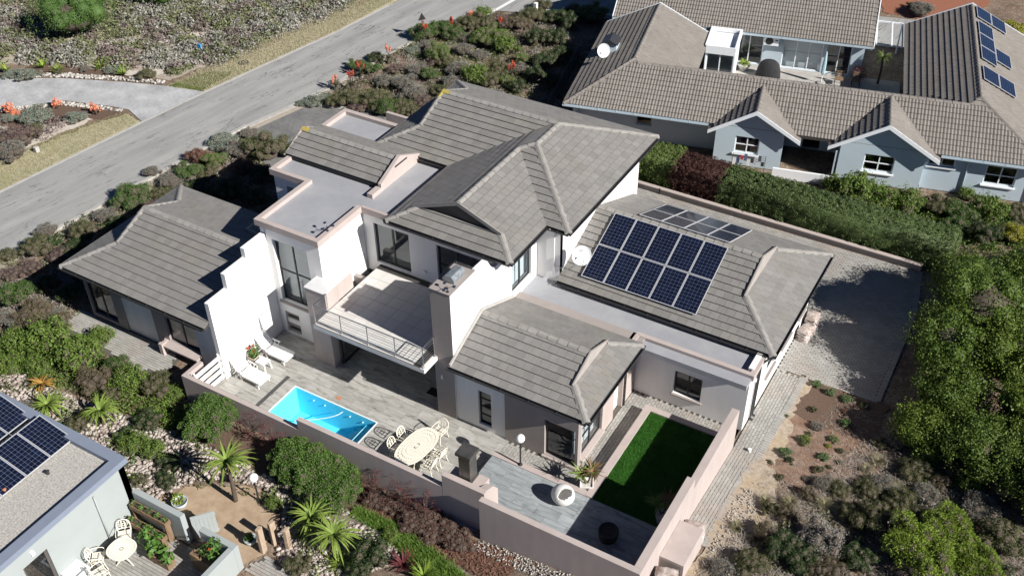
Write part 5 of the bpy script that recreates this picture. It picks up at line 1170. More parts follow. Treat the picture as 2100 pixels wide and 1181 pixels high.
for sx in (-1,1):
    for sy in (-1,1): MB().tube(smooth_path([(sx*.30,sy*.55,.70),(sx*.36,sy*.62,.5),(sx*.30,sy*.6,.25),(sx*.40,sy*.72,.0)]), .022, 8).build('leg', castiron, t)
def cast_chair(loc, rz, label, group='cream cast metal dining chairs', armed=True):
    t = thing('dining_chair', label, 'chair', loc, rz, group, local=True)   # faces +x, back at -x
    mb = MB()
    for i in range(7): mb.box(-.21+i*.062,-.21,.43,-.21+i*.062+.046,.21,.448)
    for b in ((-.22,-.23,.23,-.21),(-.22,.21,.23,.23)): mb.box(b[0],b[1],.425,b[2],b[3],.45)
    mb.bar((0,-.2,.44),(0,.2,.44),.03,.016); mb.build('seat', castiron, t)
    mb = MB(); P = lambda y, z: (-.21-.12*(z-.44)/.42, y, z)
    top = [P(-.22,.44),P(-.23,.62),P(-.20,.78),P(-.11,.86),P(0,.885),P(.11,.86),P(.20,.78),P(.23,.62),P(.22,.44)]
    mb.tube(smooth_path(top,4), .016, 6); mb.bar(P(-.22,.54),P(.22,.54),.02)
    for k in range(6):
        y = -.16+.064*k; mb.tube(smooth_path([P(y,.54),P(y+.05*(1 if k%2 else -1),.66),P(y*.7,.84-.1*abs(y))],4), .011, 5)
    for y in (-.1,0,.1): mb.tube([P(y+.05*math.cos(a*math.pi/4),.68+.05*math.sin(a*math.pi/4)) for a in range(9)], .010, 5, cap=False)
    mb.build('backrest', castiron, t)
    for sx in (-1,1):
        for sy in (-1,1): MB().tube(smooth_path([(sx*.20,sy*.20,.44),(sx*.22,sy*.20,.25),(sx*.25+(.02 if sx>0 else -.03),sy*.22,.0)],3), .016, 6).build('leg', castiron, t)
    if armed:
        for sy in (-1,1): MB().tube(smooth_path([P(sy*.23,.64),(-.05,sy*.25,.66),(.16,sy*.25,.64),(.20,sy*.24,.54),(.20,sy*.22,.44)],3), .014, 6).build('armrest', castiron, t)
    return t
for (x,y,rz,l) in ((8.72,.05,0,'cream lattice chair on the pool side of the oval table, nearer the garden wall'),(8.72,.68,0,'cream lattice chair on the pool side of the oval table, nearer the house'),(9.62,1.62,-95,'cream lattice chair at the house end of the oval table'),(10.22,.62,176,'cream lattice chair on the deck side of the oval table, nearer the house'),(10.20,-.02,184,'cream lattice chair on the deck side of the oval table, nearer the garden wall'),(9.35,-.95,88,'cream lattice chair at the wall end of the oval table, mostly hidden')):
    cast_chair((x,y,0), rad(rz), l)
# garden lamps with globe
def lamp(P, h, label, r=.175):
    t = thing('garden_lamp', label, 'lamp', P, 0, 'globe garden lamps', local=True)
    MB().lathe([(.0,0),(.085,0),(.085,.03),(.05,.05),(.035,.08),(.03,h-.22),(.05,h-.18),(.06,h-.12),(.0,h-.12)], 14).build('post', darkmetal, t, smooth=False)
    MB().lathe([(r*math.sin(a*math.pi/14), h-r*math.cos(a*math.pi/14)) for a in range(15)], 22).build('globe', material('opal_globe', (.80,.80,.80), var=.01, rough=.25, spec=.5), t, smooth=True)
lamp((13.2,1.72,.425), 1.42, 'black garden lamp with white globe standing on the deck kerb'); lamp((5.5,-4.29,-.02), 1.28, 'black garden lamp with white globe beside the sandy path')
# egg sculpture seat and round planter on the deck
t = thing('egg_planter', 'white hollow egg-shaped garden seat on the sunlit deck', 'egg seat', (15.42,.95,.40), 0, local=True)
whitec = material('white_glassfibre', (.72,.71,.69), var=.04, rough=.45, scale=6, fine=.05)
n1, n2 = 28, 40; mb = MB(); cdir = Vector((.34,-.38,.86)).normalized(); ca = Vector((.45,.85,.2)); ca = (ca-cdir*ca.dot(cdir)).normalized(); cb = cdir.cross(ca)
def egg_pt(a, b, s): return Vector((.44*s*math.sin(a)*math.cos(b), .40*s*math.sin(a)*math.sin(b), .40+.40*s*math.cos(a)*(-1)))
def inside_hole(a, b):
    d = egg_pt(a, b, 1)-Vector((0,0,.40)); d.normalize()
    if d.dot(cdir) < .35: return False
    u, v = d.dot(ca), d.dot(cb); return (u/.74)**2+((v+.10)/.46)**2 < 1
for i in range(n1):
    for j in range(n2):
        a0, a1, b0, b1 = math.pi*i/n1, math.pi*(i+1)/n1, 2*math.pi*j/n2, 2*math.pi*(j+1)/n2
        if inside_hole((a0+a1)/2, (b0+b1)/2): continue
        mb.poly([egg_pt(a0,b0,1),egg_pt(a0,b1,1),egg_pt(a1,b1,1),egg_pt(a1,b0,1)][::-1]); mb.poly([egg_pt(a0,b0,.86),egg_pt(a0,b1,.86),egg_pt(a1,b1,.86),egg_pt(a1,b0,.86)])
        for (di, dj, e) in ((-1,0,((a0,b0),(a0,b1))),(1,0,((a1,b0),(a1,b1))),(0,-1,((a0,b0),(a1,b0))),(0,1,((a0,b1),(a1,b1)))):
            ni, nj = i+di, (j+dj) % n2
            if 0 <= ni < n1 and inside_hole(math.pi*(ni+.5)/n1, 2*math.pi*(nj+.5)/n2): mb.poly([egg_pt(*e[0],1),egg_pt(*e[1],1),egg_pt(*e[1],.86),egg_pt(*e[0],.86)])
o = mb.build('shell', whitec, t, smooth=True)
t = thing('round_planter', 'large dark round bowl planter in the shaded corner of the deck', 'planter', (17.55,.33,.40), local=True)
MB().lathe([(.0,0),(.26,0),(.33,.05),(.36,.20),(.37,.40),(.36,.43),(.32,.43),(.31,.36),(.0,.34)], 28).build('bowl', material('dark_clay', (.05,.045,.042), var=.15, rough=.7), t, smooth=True)
MB().lathe([(.0,.36),(.30,.355)], 20).build('soil', soil, t); mb = MB(); [mb.tube([(RND.uniform(-.1,.1),RND.uniform(-.1,.1),.36),(RND.uniform(-.25,.25),RND.uniform(-.25,.25),.62)], .006, 4) for i in range(6)]; mb.build('stem', bark, t)
def square_pot(mb, s0, s1, h, m=0):
    mb.v += [(sx*s0,sy*s0,0) for sx,sy in ((-1,-1),(1,-1),(1,1),(-1,1))]; n = len(mb.v)-4
    for zz, s in ((h,s1),(h,s1*.86),(h-.06,s1*.84)): mb.v += [(sx*s,sy*s,zz) for sx,sy in ((-1,-1),(1,-1),(1,1),(-1,1))]
    for k in range(3):
        for i in range(4): mb.f.append((n+k*4+i, n+k*4+(i+1)%4, n+k*4+4+(i+1)%4, n+k*4+4+i)); mb.m.append(m)
    mb.f.append((n+12,n+13,n+14,n+15)); mb.m.append(1)
pebw = material('white_pebbles', (.25,.22,.20), (.75,.73,.70), rough=.6, scale=30, bump=.02, bscale=30)
def potaloe(P, label, sc=1.0):
    t = thing('potted_aloe', label, 'potted plant', P, rad(25), local=True); mb = MB(); square_pot(mb, .16*sc, .25*sc, .48*sc); mb.build('pot', [whitec, pebw], t)
    for k, (x, y, h) in enumerate(((-.10,.0,.80),(.10,.05,.95))):
        MB().tube(smooth_path([(x*.4,y,.42*sc),(x,y,.42*sc+h*.25),(x*1.8,y*1.5,.42*sc+h*.5)]), .035, 8).build('stem', bark, t)
        mb = MB(); blades(mb, (x*1.8,y*1.5,.42*sc+h*.5), 34, .72*sc, .042, droop=.5, up=.6); mb.build('leaf_rosette', [aloe_m, aloer_m][k] if k == 0 else aloer_m, t)
potaloe((15.78,2.15,.0), 'white tapered pot with bronze aloe beside the lawn kerb'); potaloe((18.85,1.95,.40), 'white tapered pot with spiky plant in the shadow of the boundary wall', .9)
# rooftop spinners that scare birds
for P, l in (((2.79,4.35,5.90),'small silver bird-scaring spinner on the flat roof parapet'), ((9.45,2.98,6.37),'small silver bird-scaring spinner on the chimney top')):
    t = thing('bird_spinner', l, 'spinner', P, local=True); MB().lathe([(.0,0),(.05,0),(.05,.03),(.012,.04),(.012,.22),(.0,.22)], 10).build('base', darkmetal, t)
    mb = MB()
    for k in range(3):
        a = 2*math.pi*k/3+.5; e = Vector((math.cos(a)*.24,math.sin(a)*.24,.24)); mb.bar((0,0,.21), e, .012); mb.lathe([(.0,-.04),(.06,-.01),(.07,.03),(.0,.05)], 10, tuple(e))
    mb.build('mirror_arms', steel, t)
# wrapped bags of pebbles outside
bagm = material('bag_plastic', (.22,.15,.12), (.52,.47,.44), rough=.35, scale=5, bump=.02, bscale=9, spec=.5)
def bags(P, rz, n, label, sx=.38, sy=.26):
    t = thing('bag_stack', label, 'bags', P, rz, local=True)
    for k in range(n):
        mb = MB(); L_, M_ = 12, 8; z0 = k*.15
        for i in range(L_+1):
            for j in range(M_+1):
                u, v = i/L_*2-1, j/M_*2-1; h = (1-abs(u)**4)*(1-abs(v)**4); mb.v.append((u*sx*(1-.05*v*v)+RND.uniform(-.015,.015), v*sy+RND.uniform(-.015,.015), z0+.02+.15*h+RND.uniform(-.012,.012)))
        for i in range(L_):
            for j in range(M_): q = i*(M_+1)+j; mb.f.append((q,q+M_+1,q+M_+2,q+1)); mb.m.append(0)
        b0 = len(mb.v); mb.v += [(v[0],v[1],z0) for v in mb.v[:b0]]
        mb.f += [(b0+q,b0+q+1,b0+q+M_+2,b0+q+M_+1) for i in range(L_) for q in range(i*(M_+1), i*(M_+1)+M_)]; mb.m += [0]*(L_*M_)
        o = mb.build('bag', bagm, t, smooth=True); o.rotation_euler.z = RND.uniform(-.12,.12)
bags((20.08,14.55,0), rad(80), 4, 'stack of pebble bags against the right wing wall, end nearer the garden'); bags((20.06,15.55,0), rad(95), 4, 'stack of reddish pebble bags against the right wing wall, end nearer the hedge')
bags((20.15,1.75,terr(19.7,1.7)), rad(10), 4, 'plastic wrapped pebble bags beside the pink enclosure, on the paved path'); bags((20.2,-.85,terr(20,-.9)), rad(15), 5, 'torn pile of pale plastic bags in front of the pink enclosure')
t = thing('pipe_cap', 'white round inspection cap standing on the brick path', 'cap', (20.33,7.04,0), local=True); MB().lathe([(.0,0),(.055,0),(.055,.10),(.07,.10),(.07,.13),(.0,.14)], 16).build('cap', whitep, t)
# lower left house patio
t = thing('patio_table', 'round cream lattice table on the lower left patio', 'table', (3.30,-8.70,0), local=True); mb = MB(); lattice_disc(mb, .48, .48, .70, .025, 36); mb.build('table_top', castiron, t)
for k in range(3): a = 2*math.pi*k/3; MB().tube(smooth_path([(.1*math.cos(a),.1*math.sin(a),.70),(.16*math.cos(a),.16*math.sin(a),.4),(.10*math.cos(a),.10*math.sin(a),.25),(.36*math.cos(a),.36*math.sin(a),0)]), .02, 6).build('leg', castiron, t)
for (x,y,rz,l) in ((2.72,-8.10,-45,'cream lattice chair behind the round patio table'),(2.65,-9.25,40,'cream lattice chair beside the wall at the round patio table'),(3.20,-9.65,75,'cream lattice chair in front of the round patio table')): cast_chair((x,y,0), rad(rz), l, 'cream chairs on the lower left patio')
t = thing('wall_basin', 'white rectangular basin against the lower left house wall', 'basin', (2.55,-10.1,0), local=True); mb = MB(); mb.box(-.3,-.3,.0,.3,.3,.55); mb.box(-.34,-.36,.55,.34,-.28,.66); mb.box(-.34,.28,.55,.34,.36,.66); mb.box(-.34,-.28,.55,-.26,.28,.66); mb.box(.26,-.28,.55,.34,.28,.66); mb.build('bowl', whitep, t, bevel=.01)
def trough(P, L_, label, h=.22, wd=.26, lvl=0):
    t = thing('wooden_trough', label, 'planter', P, 0, 'wooden planters on the lower left patio', local=True)
    for b in ((0,0,0,L_,.03,h),(0,wd-.03,0,L_,wd,h),(0,.03,0,.03,wd-.03,h),(L_-.03,.03,0,L_,wd-.03,h),(.03,.03,0,L_-.03,wd-.03,.03)): MB().box(*b).build('plank', wood, t)
    MB().box(.03,.03,.03,L_-.03,wd-.03,h-.04).build('soil', soil, t); mb = MB()
    for k in range(max(3,int(L_*3))): leafball(mb, (.12+(L_-.24)*k/max(1,int(L_*3)-1), wd/2, h+.05), .11, 22, .05, rs=NR)
    mb.build('leaves', green_m, t)
    if P[2] > .1:
        mb = MB(); mb.box(.05,.02,-P[2],.11,wd-.02,0); mb.box(L_-.11,.02,-P[2],L_-.05,wd-.02,0); mb.build('stand', wood, t)
trough((2.35,-7.36,.85), 1.75, 'upper wooden herb trough mounted along the pale garden wall'); trough((2.45,-7.72,.45), 1.75, 'lower wooden herb trough mounted along the pale garden wall')
t = thing('vegetable_box', 'wooden planter box overflowing with big green leaves on the lower left patio', 'planter', (3.9,-8.25,0), local=True); MB().box(0,0,0,1.0,.35,.38).build('box', wood, t, bevel=.01); mb = MB(); [leafball(mb, (x,.17+y,.52), .24, 45, .12) for x,y in ((.0,.1),(.3,.0),(.6,.1),(.9,.0),(-.4,.2),(-.5,.4),(.1,.4))]; mb.build('leaves', green_m, t)
t = thing('raised_bed', 'wooden raised bed with a red-flowered bush behind the pale garden wall corner', 'planter', (5.5,-7.7,0), local=True); MB().box(0,0,0,.35,.6,.75).build('box', wood, t, bevel=.01); MB().box(.36,0,0,1.3,.6,.7).build('bed', wood, t)
mb = MB(); [leafball(mb, c, .28, 90, .07) for c in ((.6,.3,.95),(.95,.3,1.05),(.8,.45,1.25))]; mb.build('leaves', green_m, t); mb = MB(); [leafball(mb, c, .05, 12, .035) for c in ((.55,.4,1.2),(.9,.2,1.35))]; mb.build('flowers', red_m, t)
for P, r, l, mm in (((3.16,-5.91,-.02),.30,'pale grey bowl pot with lime green plant on the sandy path',lime_m), ((6.53,-5.88,-.02),.24,'grey round pot beside the upright timber posts',green_m)):
    t = thing('plant_pot', l, 'pot', P, local=True); MB().lathe([(.0,0),(r*.55,0),(r*.8,r*.3),(r,r*.95),(r*.93,r*.98),(r*.88,r*.85),(.0,r*.8)], 22).build('pot', material('pale_pot', (.42,.46,.48), var=.06, rough=.6), t, smooth=True)
    MB().lathe([(.0,r*.84),(r*.88,r*.82)], 18).build('soil', soil, t); mb = MB(); leafball(mb, (-r*.2,0,r*1.25), r*.75, 150, .055); mb.build('leaves', mm, t)
for (x,y,h,a) in ((7.18,-5.95,1.30,.1),(7.30,-5.47,1.18,-.15),(7.88,-5.40,1.08,.2)):
    t = thing('timber_post', 'upright weathered sleeper post, %s from the grey pot' % ORD[[1.30,1.18,1.08].index(h)], 'post', (x,y,-.04), a, 'sleeper posts in the cobbles', local=True); MB().box(-.07,-.12,0,.07,.12,h).build('post', material('pale_sleeper', (.30,.22,.15), (.46,.36,.27), rough=.85, scale=5, stretch=(3,3,.5), bump=.01, bscale=20), t, bevel=.012)
# bungalow courtyard items
def nthing(name, label, cat, u, v, rz=0): return thing(name, label, cat, wp(u,v,.03), rad(13.5)+rz, local=True)
t = nthing('air_conditioner', 'white air conditioning unit on the courtyard wall of the bungalow', 'air conditioner', 10.15, 12.02); mb = MB(); mb.box(-.45,-.16,1.5,.45,.17,2.1); mb.build('casing', ntrim, t, bevel=.015); MB().tube([(-.12,-.165,1.8),(-.12,-.175,1.8)], .24, 22).build('fan_grille', gutter, t); MB().box(.24,-.168,1.85,.38,-.161,1.93).build('badge', gutter, t)
for k in range(2): MB().box(-.3+k*.55,-.1,1.38,-.25+k*.55,.17,1.499).build('bracket', steel, t)
t = nthing('covered_barbecue', 'barbecue under a dark fabric cover in the bungalow courtyard', 'barbecue', 10.3, 10.7); mb = MB(); mb.lathe([(.0,1.12),(.30,1.10),(.42,1.0),(.52,.85),(.60,.55),(.64,.25),(.66,.0)][::-1], 24, sx=1.15, sy=.65); mb.build('cover', material('black_fabric', (.03,.03,.032), var=.2, rough=.85, scale=6, bump=.02, bscale=8), t, smooth=True)
t = nthing('closed_parasol', 'closed blue and white parasol in the bungalow courtyard', 'parasol', 13.5, 10.7); MB().tube([(0,0,0),(0,0,2.1)], .025, 8).build('pole', whitep, t); MB().lathe([(.03,.55),(.13,.7),(.11,1.4),(.05,2.0),(.0,2.12)], 10).build('canopy', material('teal_fabric', (.10,.32,.40), (.62,.68,.70), rough=.8, scale=3, stretch=(6,6,.2)), t); MB().lathe([(.0,0),(.25,0),(.25,.08),(.0,.1)], 14).build('base', concrete, t)
t = nthing('plant_pot', 'grey bowl pot with yellow-green plant in the bungalow courtyard', 'pot', 8.75, 11.2); MB().lathe([(.0,0),(.2,0),(.42,.4),(.38,.42),(.0,.36)], 18).build('pot', concrete, t); mb = MB(); blades(mb, (0,0,.4), 40, .55, .05, droop=.5, up=.6); mb.build('leaves', lime_m, t)
for k, (u, v) in enumerate(((14.5,10.8),(15.5,10.9))):
    t = nthing('slat_chair', 'dark slatted outdoor chair in the bungalow courtyard, %s the parasol' % ('beside','farther from')[k], 'chair', u, v); [MB().box(-.25,-.25+i*.1,.4,.25,-.17+i*.1,.43).build('seat_slat', wood, t) for i in range(5)]
    for z in (.5,.62,.74): MB().box(-.25,.24,z,.25,.27,z+.07).build('back_slat', wood, t)
    for sx in (-1,1):
        for sy in (-1,1): MB().box(sx*.23-.02,sy*.23-.02,0,sx*.23+.02,sy*.23+.02,.85 if sy > 0 else .40).build('leg', gutter, t)
t = nthing('rosette_palm', 'single tall spiky-headed palm plant in the bungalow courtyard', 'palm', 16.8, 11.6); MB().tube(smooth_path([(0,0,0),(.03,.02,.8),(-.02,.0,1.7)]), [.07]*12+[.05], 8).build('trunk', bark, t); mb = MB(); blades(mb, (0,0,1.7), 70, .95, .035, droop=.75, up=.35, spread=1.2); mb.build('leaf_rosette', leafmat('palm', (.06,.09,.03), (.16,.20,.06)), t)
t = nthing('bougainvillea', 'small dark red flowering bush against the courtyard wall', 'bush', 15.6, 11.7); mb = MB(); leafball(mb, (0,0,.5), .5, 260, .06); mb.build('foliage', redleaf_m, t)
# laundry rack between gable and hedge
t = nthing('clothes_rack', 'metal drying rack hung with laundry beneath the gable window', 'rack', 10.4, -.75); mb = MB()
for y in (-.3,-.1,.1,.3): mb.bar((-.9,y,.95),(.9,y,.95),.015)
for x in (-.85,.85): mb.bar((x,-.3,0),(x,.3,.95),.025); mb.bar((x,.3,0),(x,-.3,.95),.025)
mb.build('frame', steel, t); cols = [(.75,.75,.75),(.05,.06,.12),(.45,.04,.06),(.10,.13,.22),(.70,.68,.66),(.03,.03,.04),(.5,.5,.55),(.06,.07,.10),(.03,.03,.03)]
for k, c in enumerate(cols): x = -.82+k*.185; y = (-.3,-.1,.1,.3)[k % 4]; MB().ext([(x,y-.01,.55+.08*(k%3)),(x+.16,y-.01,.55+.08*(k%3)),(x+.16,y-.01,.96),(x,y-.01,.96)], (0,.02,0)).build('garment', material('cloth_%d' % k, c, rough=.9), t)
t = nthing('white_wall', 'low white wall between the two gables of the bungalow', 'wall', 13.4, -.75); MB().box(-1.7,-.06,-.03,1.5,.06,.55).build('wall_body', ntrim, t)
t = nthing('carport_frame', 'white steel pergola frame beside the bungalow back roof', 'pergola', 16.9, 13.6)
for a, b in (((-.6,-.8,2.0),(-.6,2.6,2.0)),((.9,-.8,2.0),(.9,2.6,2.0)),((-.6,2.6,2.0),(.9,2.6,2.0)),((.3,-.8,2.0),(.3,2.6,2.0))): MB().bar(a,b,.08).build('beam', ntrim, t)
for x in (-.6,.9): MB().bar((x,2.6,-.03),(x,2.6,2.0),.09).build('post', ntrim, t)
# street things
t = thing('road_sign', 'small triangular road sign at the kerb near the red aloes', 'sign', (-11.2,31.1,0), rad(60), local=True); MB().tube([(0,0,0),(0,0,1.6)], .03, 8).build('pole', steel, t); MB().ext([(-.28,-.05,1.35),(.28,-.05,1.35),(0,-.05,1.85)], (0,.02,0)).build('sign_plate', steel, t)
t = thing('manhole_cover', 'dark oval manhole cover in the dry grass verge', 'manhole', (-19.3,22.6,-.012), local=True); MB().lathe([(.0,0),(.36,0),(.36,.03),(.0,.035)], 22).build('cover', gutter, t)
t = thing('marker_stone', 'small white marker block in the sandy scrub edge', 'marker', (-21.9,8.6,0), local=True); MB().box(-.12,-.12,0,.12,.12,.32).build('block', concrete, t, bevel=.02)
t = thing('blue_marker', 'small bright blue marker in the scrub beside the road', 'marker', (-22.5,22.2,.55), local=True); MB().box(-.14,-.05,-.15,.14,.05,.15).build('plate', material('blue_paint', (.08,.32,.65), rough=.5), t); MB().box(-.02,-.02,-.6,.02,.02,-.151).build('stake', wood, t)
t = thing('gate_post', 'pale square post at the road junction', 'post', (-6.3,37.6,0), local=True); MB().box(-.12,-.12,0,.12,.12,1.1).build('post', white, t, bevel=.02)

# ------------------------------------------------------------------ vegetation
KIND = { # colours, leaf length (of unit radius), leaf width ratio, leaves, mode, words
 'glossy': ((.04,.078,.02),(.09,.15,.038), .075,.5, 2600,'leaf','glossy dark green shrub'),
 'olive': ((.055,.07,.025),(.11,.12,.045), .06,.4, 2600,'leaf','olive green shrub'),
 'heath': ((.085,.06,.055),(.18,.12,.115), .06,.3, 2400,'needle','purplish heath bush'),
 'grey': ((.15,.15,.125),(.32,.315,.275), .07,.3, 2400,'needle','silvery grey bush'),
 'dark': ((.018,.038,.012),(.05,.085,.025), .07,.5, 2400,'leaf','dark green bush'),
 'brown': ((.085,.075,.04),(.15,.125,.07), .055,.35, 2600,'needle','brownish green heath shrub'),
 'loose': ((.06,.11,.022),(.145,.20,.04), .10,.55, 1700,'loose','leafy light green shrub'),
 'bright': ((.075,.14,.022),(.14,.225,.04), .055,.4, 2800,'leaf','bright green dome-shaped bush'),
 'pale': ((.17,.215,.165),(.30,.345,.28), .08,.5, 2000,'leaf','pale silver-green cushion plant'),
 'redbrown': ((.10,.035,.025),(.19,.08,.05), .07,.4, 2000,'leaf','reddish brown bush'),
 'yellow': ((.20,.22,.02),(.36,.34,.03), .08,.5, 2200,'leaf','yellow-leaved bush'),
 'lime': ((.085,.15,.015),(.18,.26,.032), .085,.26, 5200,'needle','lime green feathery shrub'),
 'flower': ((.12,.12,.09),(.50,.48,.44), .055,.5, 2400,'leaf','shrub covered in white flower heads'),
 'green': ((.05,.13,.03),(.11,.22,.06), .16,.45, 420,'leaf','fresh green seedling'),
 'round': ((.05,.105,.022),(.125,.205,.045), .056,.42, 17000,'round','dense clipped round bush'),
 'red': ((.085,.045,.038),(.25,.15,.12), .07,.45, 1500,'needle','red-leaved groundcover shrub'),
 'fgrey': ((.19,.185,.155),(.40,.39,.345), .07,.4, 600,'needle','silvery scrub'), 'folive': ((.09,.105,.045),(.19,.20,.105), .07,.4, 600,'leaf','olive scrub'), 'fheath': ((.12,.095,.085),(.23,.18,.17), .07,.4, 600,'needle','heath scrub'),
 'redtwig': ((.07,.018,.02),(.16,.05,.05), .06,.5, 800,'twig','sparse red-leaved young tree') }
KM = {k: leafmat(k, *[tuple(min(.8, c*(1.22 if k not in ('grey','pale','flower','yellow','fgrey','red') else 1.0)) for c in q) for q in v[:2]]) for k, v in KIND.items()}
def kites(P, Nn, ls, asp, rs, along=0.0, tilt=.6):
    """numpy arrays of leaf quads: P points, Nn outward normals"""
    n = len(P); A = rs.normal(size=(n,3)); A -= (A*Nn).sum(1)[:,None]*Nn*(1-tilt*.5); A = A/np.linalg.norm(A,axis=1)[:,None]
    A = A*(1-along)+Nn*along; A /= np.linalg.norm(A,axis=1)[:,None]
    Q = Nn+rs.normal(size=(n,3))*tilt; B = np.cross(Q, A); B /= (np.linalg.norm(B,axis=1)[:,None]+1e-9)
    s = (ls*rs.uniform(.6,1.35,n))[:,None]
    V = np.stack([P-A*s*.4, P-B*s*asp*.5+A*s*.15, P+A*s*.6, P+B*s*asp*.5+A*s*.15], 1)
    return V.reshape(-1,3)
def quads_mesh(name, V, mats, extra=None):
    """V: (4n,3) leaf corners; extra: MB of core/stems whose material indices are kept"""
    n = len(V)//4; ev = np.array(extra.v) if extra and extra.v else np.zeros((0,3)); allv = np.concatenate([V, ev]) if len(ev) else V
    loops = np.arange(4*n, dtype=np.int32); starts = list(range(0,4*n,4)); tot = [4]*n; mi = [0]*n; lp = [loops]
    if extra:
        pos = 4*n
        for f, m in zip(extra.f, extra.m): starts.append(pos); tot.append(len(f)); lp.append(np.array(f, dtype=np.int32)+4*n); pos += len(f); mi.append(m)
    lp = np.concatenate(lp); me = bpy.data.meshes.new(name)
    me.vertices.add(len(allv)); me.vertices.foreach_set('co', allv.astype(np.float32).ravel())
    me.loops.add(len(lp)); me.loops.foreach_set('vertex_index', lp)
    me.polygons.add(len(tot)); me.polygons.foreach_set('loop_start', np.array(starts, dtype=np.int32)); me.polygons.foreach_set('loop_total', np.array(tot, dtype=np.int32)); me.polygons.foreach_set('material_index', np.array(mi, dtype=np.int32))
    for m in mats: me.materials.append(m)
    me.update(calc_edges=True); return me
def sph(rs, n):
    v = rs.normal(size=(n,3)); return v/np.linalg.norm(v,axis=1)[:,None]
def lump_points(C, Rr, n, rs, squash=1.0, keep=.82, full=False):
    """points on the union surface of spheres"""
    w_ = Rr**2; pick = rs.choice(len(C), size=int(n*1.9), p=w_/w_.sum()); d = sph(rs, len(pick))
    if not full: d[:,2] = np.abs(d[:,2])*.9+d[:,2]*.1
    P = C[pick]+d*Rr[pick][:,None]*np.array([1,1,squash])*rs.uniform(.74,1.12,len(pick))[:,None]
    dist = np.linalg.norm((P[:,None,:]-C[None])/np.array([1,1,squash]), axis=2)/Rr[None]; dist[np.arange(len(P)),pick] = 9
    ok = (dist.min(1) > keep) & (P[:,2] > .0); return P[ok][:n], d[ok][:n]
def core(mb, C, Rr, f=.78, m=1, squash=1.0):  # inner lumps added against light leaks; default bark colour darkens the crown's inside
    for c, r in zip(C, Rr): mb.lathe([(r*f*math.sin(a*math.pi/5), -r*f*math.cos(a*math.pi/5)*squash) for a in range(6)], 8, tuple(c), m)
PROTO = {}
def proto(kind, var):
    if (kind, var) in PROTO: return PROTO[kind, var]
    c1, c2, ls, asp, n, mode, words = KIND[kind]; ls *= .92; rs = np.random.RandomState(hash_(kind)+var*17)
    ex = MB()
    if mode == 'round':
        g = np.arange(60); q = np.sqrt((g+.5)/60)*.86; a = g*2.39996; C = np.concatenate([np.array([[0,0,.5]]), np.stack([q*np.cos(a), q*np.sin(a), .22+.72*np.sqrt(np.maximum(0,1-(q/.95)**2))], 1)+rs.normal(size=(60,3))*.07]); Rr = np.concatenate([[.74], rs.uniform(.10,.27,60)]); P, Nn = lump_points(C, Rr, n, rs, 1.0, .6); core(ex, C, Rr, .68)
        V = kites(P, Nn, ls, asp, rs, .5, .9)
    elif mode == 'twig':
        C = rs.uniform(-1,1,(26,3))*np.array([.55,.55,.6])+np.array([0,0,1.25]); Rr = rs.uniform(.10,.2,26); P, Nn = lump_points(C, Rr, n, rs, 1, .3); V = kites(P, Nn, ls, asp, rs, 0, .8)
        ex.tube([(0,0,0),(.02,.02,.9),(0,0,1.7)], [.035,.025,.01], 5, 1)
        for c in C: ex.tube([(0,0,.5+.5*rs.uniform()), tuple(c)], [.014,.006], 4, 1)
    else:
        k = 26; g = np.arange(k); q = np.sqrt((g+.5)/k)*.74; a = g*2.39996+rs.uniform(0,.5,k); C = np.stack([q*np.cos(a), q*np.sin(a), .24+.52*np.sqrt(np.maximum(0,1-(q/.86)**2))], 1)+rs.normal(size=(k,3))*.10; Rr = rs.uniform(.16,.36,k)
        P, Nn = lump_points(C, Rr, int(n*1.45), rs, 1.0, .72 if mode != 'loose' else .45)
        V = kites(P, Nn, ls, asp, rs, {'needle':.6,'leaf':.3,'loose':.15}[mode], .85)
        core(ex, C, Rr, {'needle':.62,'leaf':.66,'loose':.45}[mode]); core(ex, np.array([[0,0,.28]]), np.array([.62]), .8, 1, .75)
        if mode == 'loose':   # shoots that stick out
            S = sph(rs, 60); S[:,2] = np.abs(S[:,2]); tip = S*np.array([.95,.95,1.15])+np.array([0,0,.25]); PP = np.repeat(tip, 9, 0)*rs.uniform(.82,1.08,(540,1))+rs.normal(size=(540,3))*.05; V = np.concatenate([V, kites(PP, np.repeat(S,9,0), ls, asp, rs, .2, .8)])
        for c in C[:6]: ex.tube([(0,0,-.05), (c[0]*.5,c[1]*.5,c[2]*.5), tuple(c)], [.04,.03,.015], 5, 1)
    PROTO[kind, var] = quads_mesh('shrub', V, [KM[kind], bark], ex); return PROTO[kind, var]
def hash_(s): return sum(ord(c)*(i+3) for i, c in enumerate(s))
ZONE = {'kerbside': ('up the kerbside bed beside the left wing', 'shrubs in the kerbside bed'), 'bank': ('from the left on the bank between front houses', 'shrubs on the planted bank'), 'drivebed': ('up the bed between driveway and left wing', 'shrubs in the driveway bed'), 'corner': ('up the triangular bed at the road bend', 'shrubs in the road bend bed'), 'entrance': ('up the road beside the pale curved driveway', 'plants along the pale driveway'), 'hedgeside': ('from the left in the bungalow garden', 'shrubs in the bungalow garden'), 'lowerright': ('from the left in the lower right scrub', 'shrubs in the lower right scrub'), 'seedling': ('from the left in the soil beside the path', 'small plants in the bare soil')}
